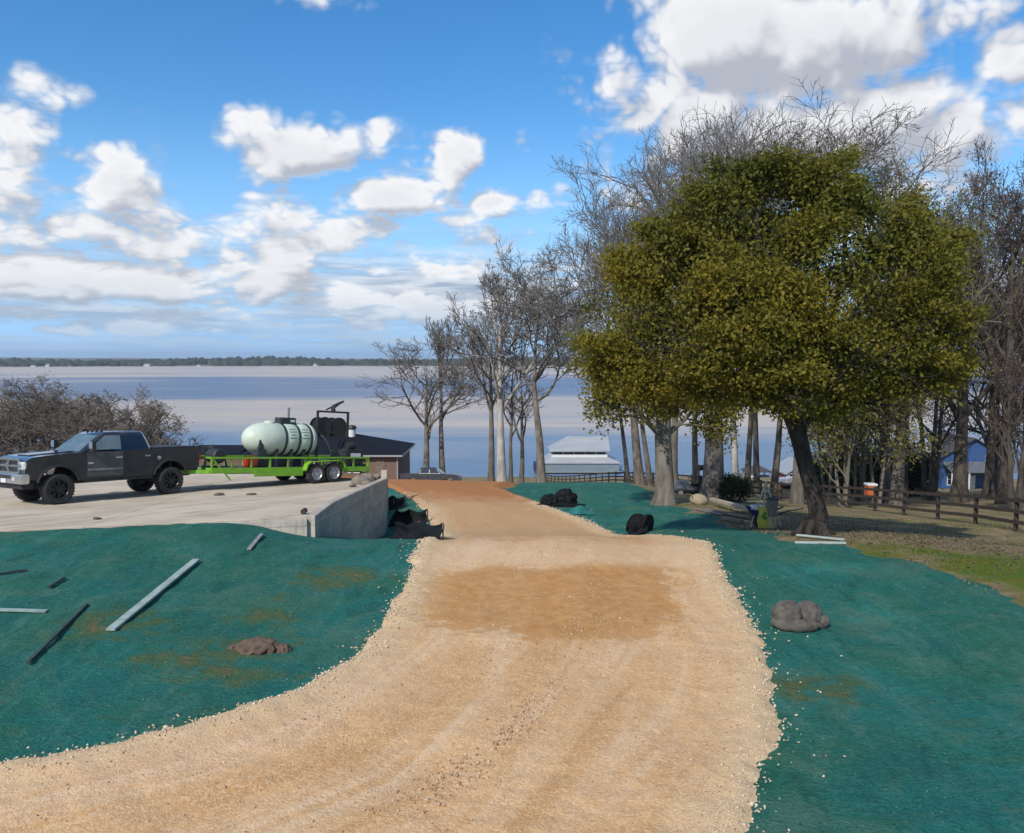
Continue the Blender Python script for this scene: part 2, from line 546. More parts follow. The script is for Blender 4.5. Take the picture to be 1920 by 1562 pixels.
class MB:
    """collects boxes, bars, tubes and prisms into one mesh"""
    def __init__(self):
        self.bm = bmesh.new()

    def quad(self, *pts):
        vs = [self.bm.verts.new(p) for p in pts]
        self.bm.faces.new(vs)
        return self

    def box(self, c, s, rot=None, taper=1.0):
        c = Vector(c)
        hx, hy, hz = s[0] / 2, s[1] / 2, s[2] / 2
        P = []
        for z in (-hz, hz):
            k = taper if z > 0 else 1.0
            for x, y in ((-hx, -hy), (hx, -hy), (hx, hy), (-hx, hy)):
                p = Vector((x * k, y * k, z))
                if rot is not None:
                    p = rot @ p
                P.append(self.bm.verts.new(p + c))
        for f in ((3, 2, 1, 0), (4, 5, 6, 7), (0, 1, 5, 4), (1, 2, 6, 5), (2, 3, 7, 6), (3, 0, 4, 7)):
            self.bm.faces.new([P[i] for i in f])
        return self

    def span(self, a, b):
        return self.box(((a[0] + b[0]) / 2, (a[1] + b[1]) / 2, (a[2] + b[2]) / 2),
                        (abs(b[0] - a[0]), abs(b[1] - a[1]), abs(b[2] - a[2])))

    def bar(self, p0, p1, w, h, up=(0, 0, 1)):
        p0, p1 = Vector(p0), Vector(p1)
        d = p1 - p0
        L = d.length
        d.normalize()
        u = Vector(up)
        if abs(d.dot(u)) > .98:
            u = Vector((0, 1, 0))
        s = d.cross(u).normalized()
        u = s.cross(d)
        rot = Matrix((d, -s, u)).transposed()
        return self.box((p0 + p1) / 2, (L, w, h), rot)

    def tube(self, pts, rad, n=8, cap=True):
        pts = [Vector(p) for p in pts]
        if not hasattr(rad, '__len__'):
            rad = [rad] * len(pts)
        rings = []
        ref = None
        for i, p in enumerate(pts):
            d = (pts[min(i + 1, len(pts) - 1)] - pts[max(i - 1, 0)]).normalized()
            if ref is None:
                ref = Vector((0, 0, 1)) if abs(d.z) < .9 else Vector((1, 0, 0))
            s = d.cross(ref).normalized()
            t = s.cross(d)
            ref = t if abs(d.dot(t)) < .9 else ref
            rings.append([self.bm.verts.new(p + (s * math.cos(a) + t * math.sin(a)) * rad[i])
                          for a in (2 * math.pi * k / n for k in range(n))])
        for a, b in zip(rings, rings[1:]):
            for k in range(n):
                self.bm.faces.new((a[k], b[k], b[(k + 1) % n], a[(k + 1) % n]))
        if cap:
            self.bm.faces.new(rings[0])
            self.bm.faces.new(rings[-1][::-1])
        return self

    def lathe(self, prof, c=(0, 0, 0), axis='Z', n=24):
        """prof: (radius, along) pairs, spun about an axis through c"""
        rings = []
        c = Vector(c)
        for r, t in prof:
            ring = []
            for k in range(n):
                a = 2 * math.pi * k / n
                x, y = r * math.cos(a), r * math.sin(a)
                p = {'Z': (x, y, t), 'Y': (x, t, y), 'X': (t, x, y)}[axis]
                ring.append(self.bm.verts.new(c + Vector(p)))
            rings.append(ring)
        for a, b in zip(rings, rings[1:]):
            for k in range(n):
                self.bm.faces.new((a[k], b[k], b[(k + 1) % n], a[(k + 1) % n]))
        if prof[0][0] > 1e-4:
            self.bm.faces.new(rings[0])
        if prof[-1][0] > 1e-4:
            self.bm.faces.new(rings[-1][::-1])
        return self

    def prism(self, outline, y0, y1, plane='XZ', inset=None):
        """outline of 2-D points pushed along the third axis from y0 to y1"""
        def mk(p, y):
            return {'XZ': (p[0], y, p[1]), 'XY': (p[0], p[1], y), 'YZ': (y, p[0], p[1])}[plane]
        A = [self.bm.verts.new(mk(p, y0)) for p in outline]
        B = [self.bm.verts.new(mk(p, y1)) for p in (inset or outline)]
        n = len(outline)
        self.bm.faces.new(A)
        self.bm.faces.new(B[::-1])
        for k in range(n):
            self.bm.faces.new((A[k], B[k], B[(k + 1) % n], A[(k + 1) % n]))
        return self

    def loft(self, rings, cap=True, closed=True):
        R = [[self.bm.verts.new(p) for p in r] for r in rings]
        n = len(R[0])
        for a, b in zip(R, R[1:]):
            for k in range(n if closed else n - 1):
                self.bm.faces.new((a[k], b[k], b[(k + 1) % n], a[(k + 1) % n]))
        if cap:
            self.bm.faces.new(R[0])
            self.bm.faces.new(R[-1][::-1])
        return self

    def rock(self, c, s, seed=0, sub=2, rough=.22, rz=0.0):
        rng = random.Random(seed)
        tmp = bmesh.new()
        bmesh.ops.create_icosphere(tmp, subdivisions=sub, radius=1.0)
        dirs = [Vector((rng.gauss(0, 1), rng.gauss(0, 1), rng.gauss(0, 1))).normalized() for _ in range(9)]
        amp = [rng.uniform(-rough, rough) for _ in dirs]
        idx = {}
        rot = Matrix.Rotation(rz, 3, 'Z')
        for v in tmp.verts:
            k = 1.0 + sum(a * max(0, v.co.dot(d)) ** 3 for a, d in zip(amp, dirs)) + rng.uniform(-.05, .05)
            p = rot @ Vector((v.co.x * k * s[0], v.co.y * k * s[1], v.co.z * k * s[2]))
            idx[v.index] = self.bm.verts.new(p + Vector(c))
        for f in tmp.faces:
            self.bm.faces.new([idx[v.index] for v in f.verts])
        tmp.free()
        return self

    def build(self, name, mat, parent=None, bevel=0.0, smooth=False, segs=2, recalc=True):
        bm = self.bm
        if recalc:
            bmesh.ops.recalc_face_normals(bm, faces=bm.faces)
        if bevel:
            bmesh.ops.bevel(bm, geom=list(bm.edges), offset=bevel, segments=segs, affect='EDGES', clamp_overlap=True)
        if smooth:
            for f in bm.faces:
                f.smooth = True
            lim = math.radians(38)
            for e in bm.edges:
                if len(e.link_faces) == 2 and e.calc_face_angle(0) > lim:
                    e.smooth = False
        me = bpy.data.meshes.new(name)
        bm.to_mesh(me)
        bm.free()
        me.materials.append(M[mat] if isinstance(mat, str) else mat)
        o = bpy.data.objects.new(name, me)
        return link(o, parent)


# ------------------------------------------------------------------ the lie of the land
def pad_z(Y):
    return -.07 * (Y - 23.0)


CTRL = []


def cz(px, py, z):
    CTRL.append(atz(px, py, z))


def cy(px, py, Y):
    CTRL.append(at(px, py, Y))


def cw(x, y, z):
    CTRL.append(Vector((x, y, z)))


for p in ((100, 1500), (700, 1500), (1300, 1500), (1850, 1500), (1850, 1300), (1440, 1300), (950, 1300), (500, 1350),
          (200, 1420), (400, 1200), (600, 1100), (950, 1130), (1300, 1100), (1600, 1150)):
    cz(p[0], p[1], -.3)
cz(100, 1250, -.24)
cz(100, 1100, .0)
cz(400, 1080, -.12)
for p in ((780, 1020), (1060, 1011), (1335, 1020)):
    cz(p[0], p[1], -.3)
# along the front edge and the side wall of the concrete pad
cy(0, 997, 19.4)
cy(-150, 1004, 18.9)
cy(200, 988, 20.2)
cy(400, 979, 21.2)
cy(480, 985, 21.5)
cy(584, 1006, 22.1)
cy(650, 1011, 26.5)
cy(714, 1001, 32.3)
cy(750, 1008, 27.5)
# road beyond the crest
cy(830, 1007, 27)
cy(1000, 1004, 27)
cy(1170, 1005, 27)
cy(800, 960, 34.5)
cy(1050, 958, 34.5)
cy(715, 908, 44)
cy(830, 910, 44)
cy(930, 914, 44)
cy(800, 908, 60)
cy(900, 911, 62)
cy(710, 902, 60)
# right hand verge and mound
cy(1200, 987, 29)
cy(1050, 936, 40)
cy(1060, 908, 48)
cy(1180, 906, 48)
cy(1245, 946, 36)
cy(1300, 931, 48)
cy(1350, 967, 29)
cy(1440, 991, 25)
cy(1540, 1001, 22)
cy(1500, 1022, 20)
cy(1700, 1052, 18)
cy(1900, 1122, 15)
cy(1900, 1010, 28)
# along the rail fence
cy(1917, 996, 30)
cy(1768, 974, 37)
cy(1599, 953, 46)
cy(1360, 926, 63)
cy(1154, 906, 89)
cy(1035, 907, 125)
# towards the lake
cy(700, 896, 83)
cy(450, 896, 83)
cy(800, 917, 80)
cy(870, 917, 82)
cy(1750, 915, 110)
cy(1900, 915, 110)
cy(1500, 917, 95)
for x in (-120, -60, -25, 0, 30, 70, 120):
    cw(x, 152, -18.5)
    cw(x, 172, -21.5)
    cw(x, 230, -25)
for x, y, z in ((-20, 33, -1.2), (-30, 24, -.2), (-20, 44, -4.2), (-35, 42, -3.8), (-30, 60, -6.5), (-55, 60, -6), (-45, 100, -11.5),
                (-20, 105, -11.5), (-90, 100, -11), (40, 30, -1.4), (45, 60, -6), (80, 60, -5), (60, 20, 0), (30, 8, .1), (20, 4, -.2),
                (-25, 10, .4), (-14, 12, -.1), (-12, 5, -.2), (0, 2, -.25), (8, 2, -.25), (-8, -4, -.2), (8, -4, -.2), (0, -6, -.2),
                (30, -6, 0), (-30, -6, .2), (60, 0, .2), (-60, 10, .5), (-60, 30, -1), (100, 30, 0), (100, 100, -10)):
    cw(x, y, z)

CP_ = np.array([tuple(p) for p in CTRL])


def warp(x, y):
    y = np.maximum(y, -7.0)
    return x / (y + 14.0) * 1.6, np.log(y + 14.0)


def _phi(r2):
    return .5 * r2 * np.log(r2 + 1e-12)


_u, _w = warp(CP_[:, 0], CP_[:, 1])
_n = len(_u)
_A = _phi((_u[:, None] - _u[None]) ** 2 + (_w[:, None] - _w[None]) ** 2) + np.eye(_n) * 2e-4
_Pm = np.stack([np.ones(_n), _u, _w], 1)
_S = np.block([[_A, _Pm], [_Pm.T, np.zeros((3, 3))]])
_sol = np.linalg.solve(_S, np.concatenate([CP_[:, 2], np.zeros(3)]))


def height(x, y):
    x = np.atleast_1d(np.asarray(x, float))
    y = np.atleast_1d(np.asarray(y, float))
    out = np.empty(len(x))
    for i in range(0, len(x), 40000):
        u, w = warp(x[i:i + 40000], y[i:i + 40000])
        k = _phi((u[:, None] - _u[None]) ** 2 + (w[:, None] - _w[None]) ** 2)
        out[i:i + 40000] = k @ _sol[:_n] + _sol[_n] + _sol[_n + 1] * u + _sol[_n + 2] * w
    return out


def hz_(x, y):
    return float(height([x], [y])[0])


def G(px, py, near=4.0):
    """where the line of sight through a photograph pixel meets the ground"""
    dx, dz = ray(px, py)
    Y = np.arange(near, 180, .05)
    f = CAMZ + dz * Y - height(dx * Y, Y)
    k = np.argmax(f < 0) if (f < 0).any() else len(Y) - 1
    return Vector((dx * Y[k], Y[k], hz_(dx * Y[k], Y[k])))


def gpos(px, Y):
    """a point on the ground at depth Y in the direction of a photograph column"""
    x = (px - 960.0) / F * Y
    return Vector((x, Y, hz_(x, Y)))


def in_poly(x, y, poly):
    r = np.zeros(len(x), bool)
    n = len(poly)
    for i in range(n):
        x0, y0 = poly[i]
        x1, y1 = poly[(i + 1) % n]
        if y0 == y1:
            continue
        c = ((y0 > y) != (y1 > y)) & (x < (x1 - x0) * (y - y0) / (y1 - y0) + x0)
        r ^= c
    return r


def dist_line(x, y, line, closed=False):
    d = np.full(len(x), 1e9)
    n = len(line)
    for i in range(n if closed else n - 1):
        a = line[i]
        b = line[(i + 1) % n]
        ex, ey = b[0] - a[0], b[1] - a[1]
        L = ex * ex + ey * ey + 1e-12
        t = np.clip(((x - a[0]) * ex + (y - a[1]) * ey) / L, 0, 1)
        d = np.minimum(d, np.hypot(x - a[0] - t * ex, y - a[1] - t * ey))
    return d


def sdf(x, y, poly):
    d = dist_line(x, y, poly, True)
    return np.where(in_poly(x, y, poly), d, -d)


def vnoise(x, y, seed=0):
    """cheap smooth value noise on arrays"""
    xi, yi = np.floor(x).astype(np.int64), np.floor(y).astype(np.int64)
    fx, fy = x - xi, y - yi
    fx = fx * fx * (3 - 2 * fx)
    fy = fy * fy * (3 - 2 * fy)

    def h(a, b):
        n = (a * 374761393 + b * 668265263 + seed * 974711) & 0xffffffff
        n = ((n ^ (n >> 13)) * 1274126177) & 0xffffffff
        return ((n ^ (n >> 16)) & 0xffff) / 65535.0
    return (h(xi, yi) * (1 - fx) + h(xi + 1, yi) * fx) * (1 - fy) + (h(xi, yi + 1) * (1 - fx) + h(xi + 1, yi + 1) * fx) * fy


def fbm(x, y, seed=0, oct=4):
    s, a, t = 0, 1.0, 0
    for i in range(oct):
        s = s + vnoise(x * 2 ** i, y * 2 ** i, seed + i * 17) * a
        t += a
        a *= .5
    return s / t

# ------------------------------------------------------------------ outlines on the ground
def xy(v):
    return (v[0], v[1])


ROAD_LEFT = [(-14, 5.6), (-9, 7.6)] + [xy(G(*p)) for p in
             ((0, 1437), (150, 1408), (300, 1372), (440, 1335), (540, 1300), (600, 1270), (660, 1235), (700, 1195),
              (740, 1135), (765, 1080), (776, 1045), (781, 1024))]
ROAD_LEFT_FAR = [xy(at(830, 1007, 26.5)), xy(at(815, 985, 30)), xy(at(800, 960, 34.5)), xy(at(768, 932, 39)), xy(at(716, 909, 44)), xy(at(640, 900, 52))]
ROAD_RIGHT_FAR = [xy(at(960, 912, 52)), xy(at(932, 915, 44)), xy(at(962, 926, 41.5)), xy(at(1020, 946, 37)), xy(at(1100, 976, 31.5)), xy(at(1172, 1005, 26.8))]
ROAD_RIGHT = [xy(G(*p)) for p in ((1335, 1022), (1350, 1060), (1385, 1130), (1430, 1200), (1452, 1260), (1456, 1320), (1448, 1400),
                                  (1428, 1480), (1398, 1562))] + [(1.6, 6.3), (-.6, 4.4), (-4, 2.4), (-14, -1)]
ROAD = ROAD_LEFT + ROAD_LEFT_FAR + ROAD_RIGHT_FAR + ROAD_RIGHT


def on_pad(px, py):
    dx, dz = ray(px, py)
    Y = (-.07 * -23.0 - CAMZ) / (dz + .07)
    return Vector((dx * Y, Y, pad_z(Y)))


PAD_C = on_pad(574, 969)
PAD_F = on_pad(0, 995)
PAD_FAR = on_pad(712, 906)
d_ = (PAD_F - PAD_C)
PAD_L = PAD_C + d_ * 3.4
PAD_BL = Vector((-31.0, 41.0, pad_z(41.0)))
PAD_BR = Vector((PAD_FAR.x - 1.6, 37.0, pad_z(37.0)))
PAD = [xy(p) for p in (PAD_L, PAD_C, PAD_FAR, PAD_BR, PAD_BL)]

GRASS_EDGE = [xy(gpos(1185, 58)), xy(gpos(1190, 48))] + [xy(G(*p)) for p in
              ((1240, 938), (1262, 950), (1310, 962), (1370, 984), (1430, 996), (1500, 1014), (1590, 1024), (1700, 1050), (1790, 1074), (1850, 1107), (1915, 1138))] + \
             [(12.5, 12.6), (20, 10), (90, 4)]
GRASS = GRASS_EDGE + [(140, 60), (140, 170), (8, 170)]
ORANGE = [xy(gpos(p, y)) for p, y in ((716, 43), (940, 43), (975, 52), (930, 70), (860, 84), (790, 95), (740, 92), (690, 82), (600, 80), (610, 60), (660, 50))]
FRESH = [xy(G(*p)) for p in ((1580, 1024), (1720, 1050), (1800, 1072), (1850, 1100), (1915, 1136))] + [(16, 11), (34, 10), (30, 19), (18, 20.5), (11, 21)]
PATCHES = [(490, 1150, .85, .55), (480, 1207, 1.1, .35), (640, 1080, 1.2, .6), (380, 1240, 1.3, .4), (430, 1265, 1.2, .3), (200, 1180, 1.5, .6), (1530, 1290, 1.2, .5), (1400, 960, 1.2, 1.0)]

# ------------------------------------------------------------------ ground sheet
rows = [-6.5]
while rows[-1] < 260:
    y = rows[-1]
    rows.append(y + max(.10, (y + 2) * .0115))
rows = np.array(rows)
us = np.linspace(-1.5, 1.5, 430)
us = us + .25 * us ** 3
YY, UU = np.meshgrid(rows, us, indexing='ij')
XX = UU * (YY + 12.0)
gx, gy = XX.ravel(), YY.ravel()
gz = height(gx, gy)
near = np.clip(1.2 - gy / 40.0, .15, 1)
gz = gz + (fbm(gx * .9, gy * .9, 3) - .5) * .10 * near + (fbm(gx * 5, gy * 5, 9, 3) - .5) * .045 * near - .03 * near * np.exp(-((fbm(gx * .55 + 3, gy * .55, 41, 3) - .5) / .018) ** 2)
s_pad = sdf(gx, gy, PAD)
# soil brought up neatly against the front edge of the pad, falling away near the wall corner
_pc, _pl = np.array(xy(PAD_C)), np.array(xy(PAD_L))
_e = (_pl - _pc) / np.linalg.norm(_pl - _pc)
_s = (gx - _pc[0]) * _e[0] + (gy - _pc[1]) * _e[1]
_k = np.clip(1 - np.abs(s_pad) / 1.6, 0, 1) * np.clip((_s - .5) / 2.2, 0, 1) * (gy < pad_z(0) * 0 + _pc[1] + 1.0)
_k = _k * _k * (3 - 2 * _k)
gz = gz * (1 - _k) + (pad_z(gy) - .035 + (fbm(gx * 4, gy * 4, 77, 2) - .5) * .03) * _k
gz = np.where(s_pad > .12, np.minimum(gz, pad_z(gy) - .16) - .15, gz)
s_road = sdf(gx, gy, ROAD)
gz = np.where(s_road > .15, gz - .06, gz)
s_gr = sdf(gx, gy, GRASS)
s_or = sdf(gx, gy, ORANGE)
s_fr = sdf(gx, gy, FRESH)
wob = (fbm(gx * .7, gy * .7, 21) - .5)
a_seed = np.clip(.5 - (s_gr + wob * 1.6) * (3.0 / (1 + gy * .04)), 0, 1) * np.clip((56 - gy) / 6, 0, 1)
a_seed = a_seed * np.where((gx < -7) & (gy > 33), 0, 1) * np.clip((44 - np.abs(gx)) / 8, 0, 1)
a_dirt = np.clip(.5 + (s_or + wob * 2) * .5, 0, 1)
a_green = np.clip(.5 + (s_fr + wob * 3.0) * .5, 0, 1)
a_patch = np.zeros_like(gx)
for (px, py, rx, ry) in PATCHES:
    c = G(px, py)
    q = np.hypot((gx - c.x) / rx, (gy - c.y) / (ry * 2.0))
    a_patch = np.maximum(a_patch, np.clip(1.15 - q + wob * .9, 0, 1))
a_teal = np.zeros_like(gx)
for (px, py, rx_, ry_2) in ((1630, 1155, 1.0, .5), (1560, 1065, 1.2, .35)):
    c = G(px, py)
    q = np.hypot((gx - c.x) / rx_, (gy - c.y) / (ry_2 * 2.0))
    a_teal = np.maximum(a_teal, np.clip(1.1 - q + wob * 1.1, 0, 1))
nr, nc = XX.shape
ii = np.arange(nr * nc).reshape(nr, nc)
faces = np.stack([ii[:-1, :-1], ii[:-1, 1:], ii[1:, 1:], ii[1:, :-1]], -1).reshape(-1, 4)


def ground_mat():
    m, nt, b = make_mat('ground')
    geo = nt.node('ShaderNodeNewGeometry')
    P = geo.outputs['Position']
    A = {k: nt.node('ShaderNodeAttribute', attribute_name=k).outputs['Fac'] for k in ('seed', 'dirt', 'green', 'patch')}
    n1 = nt.noise(P, .55, 5, .6, .3)
    n2 = nt.noise(P, 2.4, 7, .7)
    n3 = nt.noise(P, 24, 5, .7)
    n4 = nt.noise(P, 95, 3, .6)
    st = nt.noise(nt.vmul(P, (.5, 2.2, 1)), 1.3, 6, .65, .6)
    # sprayed hydroseed mulch: dyed fibre over soil, thin in places
    n0 = nt.noise(P, .28, 4, .55, .8)
    dg = nt.noise(nt.vmul(P, (1.6, .45, 1)), 1.1, 6, .65, 1.2)
    c = nt.mix(nt.smooth(n1, .34, .64), (.026, .142, .090), (.018, .138, .114))
    c = nt.mix(nt.m('MULTIPLY', nt.smooth(n0, .46, .62), .75), c, (.016, .165, .142))
    c = nt.mix(nt.m('MULTIPLY', nt.smooth(st, .50, .72), .50), c, (.060, .135, .066))
    c = nt.mix(nt.m('MULTIPLY', nt.smooth(dg, .50, .68), .75), c, (.066, .20, .165))
    c = nt.mix(nt.m('MULTIPLY', nt.smooth(dg, .47, .32), .70), c, (.014, .078, .060))
    c = nt.mix(nt.m('MULTIPLY', nt.smooth(n2, .54, .74), .6), c, (.075, .215, .165))
    tq_ = nt.node('ShaderNodeAttribute', attribute_name='teal').outputs['Fac']
    c = nt.mix(nt.m('MULTIPLY', nt.smooth(nt.m('ADD', tq_, nt.m('MULTIPLY', nt.m('SUBTRACT', n2, .5), 2.4)), .35, 1.0), .65), c, (.03, .24, .20))
    fd = nt.noise(P, .42, 6, .62, 1.4)
    c = nt.mix(nt.m('MULTIPLY', nt.smooth(fd, .50, .66), .70), c, (.085, .178, .125))
    c = nt.mix(nt.m('MULTIPLY', nt.smooth(fd, .46, .32), .55), c, (.016, .125, .118))
    bare = nt.m('ADD', nt.m('MULTIPLY', A['patch'], .62), nt.m('ADD', nt.m('MULTIPLY', nt.m('SUBTRACT', n2, .5), 2.1), nt.m('MULTIPLY', nt.m('SUBTRACT', n3, .5), 1.2)))
    c = nt.mix(nt.smooth(bare, .20, .62), c, (.080, .125, .048))
    c = nt.mix(nt.m('MULTIPLY', nt.smooth(bare, .58, 1.0), .85), c, (.20, .130, .060))
    n6 = nt.noise(nt.vmul(P, (.8, 1.3, 1)), 8.5, 5, .68, .8)
    c = nt.mix(nt.m('MULTIPLY', nt.smooth(n6, .53, .70), .60), c, (.085, .205, .155))
    c = nt.mix(nt.m('MULTIPLY', nt.smooth(n6, .46, .30), .50), c, (.012, .080, .062))
    fl = nt.m('MULTIPLY', nt.smooth(n4, .52, .72), nt.smooth(n3, .42, .62))
    c = nt.mix(nt.m('MULTIPLY', fl, .65), c, (.13, .29, .22))
    c = nt.mix(nt.m('MULTIPLY', nt.smooth(n3, .50, .34), .55), c, (.012, .058, .046))
    # worn winter grass and soil
    g1 = nt.noise(P, .5, 5, .6, .5)
    g2 = nt.noise(nt.vmul(P, (.6, 1.6, 1)), 2.0, 6, .65)
    g3 = nt.noise(P, 30, 4, .7)
    w = nt.mix(nt.smooth(g2, .38, .62), (.33, .24, .14), (.22, .175, .085))
    w = nt.mix(nt.m('MULTIPLY', nt.smooth(g1, .44, .64), .85), w, (.105, .125, .036))
    w = nt.mix(nt.m('MULTIPLY', nt.smooth(g3, .48, .64), .5), w, (.31, .25, .16))
    w = nt.mix(nt.m('MULTIPLY', nt.smooth(g3, .50, .34), .5), w, (.04, .033, .018))
    fr = nt.mix(nt.smooth(g2, .35, .65), (.075, .165, .022), (.17, .155, .018))
    fr = nt.mix(nt.m('MULTIPLY', nt.smooth(g3, .5, .34), .6), fr, (.03, .06, .012))
    w = nt.mix(nt.smooth(nt.m('ADD', A['green'], nt.m('MULTIPLY', nt.m('ADD', nt.m('SUBTRACT', g2, .5), nt.m('MULTIPLY', nt.m('SUBTRACT', g3, .5), .6)), 1.7)), .32, .95), w, fr)
    sd = nt.m('ADD', A['seed'], nt.m('MULTIPLY', nt.m('SUBTRACT', n2, .5), .55))
    col = nt.mix(nt.smooth(sd, .40, .60), w, c)
    o1 = nt.mix(nt.smooth(n2, .3, .7), (.40, .17, .062), (.30, .13, .05))
    col = nt.mix(nt.smooth(nt.m('ADD', A['dirt'], nt.m('MULTIPLY', nt.m('SUBTRACT', n2, .5), .5)), .4, .6), col, o1)
    nt.l.new(col, b.inputs['Base Color'])
    b.inputs['Roughness'].default_value = .95
    b.inputs['Specular IOR Level'].default_value = .12
    bn = nt.node('ShaderNodeBump')
    bn.inputs['Strength'].default_value = .9
    bn.inputs['Distance'].default_value = .035
    hgt = nt.m('ADD', nt.m('ADD', nt.m('MULTIPLY', n3, 1.0), nt.m('MULTIPLY', n6, 1.6)), nt.m('ADD', nt.m('MULTIPLY', n4, .45), nt.m('MULTIPLY', n2, 1.2)))
    nt.l.new(hgt, bn.inputs['Height'])
    nt.l.new(bn.outputs[0], b.inputs['Normal'])
    return m


ground = mesh_np('ground', np.stack([gx, gy, gz], 1), faces, ground_mat(), smooth=True,
                 attrs={'teal': a_teal, 'seed': a_seed, 'dirt': a_dirt, 'green': a_green, 'patch': a_patch})
tag(ground, kind='structure')

# ------------------------------------------------------------------ gravel road
rx = np.arange(-13.5, 6.2, .075)
ryl = [1.0]
while ryl[-1] < 51.5:
    ryl.append(ryl[-1] + max(.06, ryl[-1] * .0065))
ry_ = np.array(ryl)
RY, RX = np.meshgrid(ry_, rx, indexing='ij')
fx, fy = RX.ravel(), RY.ravel()
wobr = (fbm(fx * 2.2, fy * 2.2, 5) - .5) * .34 + (fbm(fx * 9, fy * 9, 6, 2) - .5) * .10
s_r = sdf(fx, fy, ROAD) + wobr
hz0 = height(fx, fy)
near = np.clip(1.2 - fy / 40.0, .15, 1)
base = hz0 + (fbm(fx * .9, fy * .9, 3) - .5) * .10 * near
dr = dist_line(fx, fy, ROAD_RIGHT_FAR + ROAD_RIGHT)
dl = dist_line(fx, fy, ROAD_LEFT + ROAD_LEFT_FAR)
tt = dr / (dr + dl + 1e-6)
rise = np.clip((s_r + .12) / .30, 0, 1)
rise = rise * rise * (3 - 2 * rise)
berm = np.exp(-((s_r - .30) / .25) ** 2) * .05
rut = -.022 * (np.exp(-((tt - .30) / .07) ** 2) + np.exp(-((tt - .66) / .07) ** 2))
ridge = .02 * np.exp(-((tt - .47) / .05) ** 2)
fz = base - .05 + rise * .085 + berm + (rut + ridge) * np.clip((19 - fy) / 3, 0, 1) + (fbm(fx * 6, fy * 6, 31, 3) - .5) * .03 * near
PATCHR = [xy(G(*p)) for p in ((792, 1100), (800, 1078), (880, 1068), (1060, 1066), (1150, 1058), (1255, 1052), (1275, 1100), (1268, 1150), (1245, 1196), (1100, 1200), (940, 1192), (830, 1190), (785, 1160))]
s_p = sdf(fx, fy, PATCHR)
keep = s_r > -.20
q = keep.reshape(RX.shape)
ii = np.arange(q.size).reshape(q.shape)
cell = q[:-1, :-1] & q[1:, :-1] & q[1:, 1:] & q[:-1, 1:]
rf = np.stack([ii[:-1, :-1][cell], ii[:-1, 1:][cell], ii[1:, 1:][cell], ii[1:, :-1][cell]], -1)
used = np.unique(rf)
remap = np.full(q.size, -1)
remap[used] = np.arange(len(used))


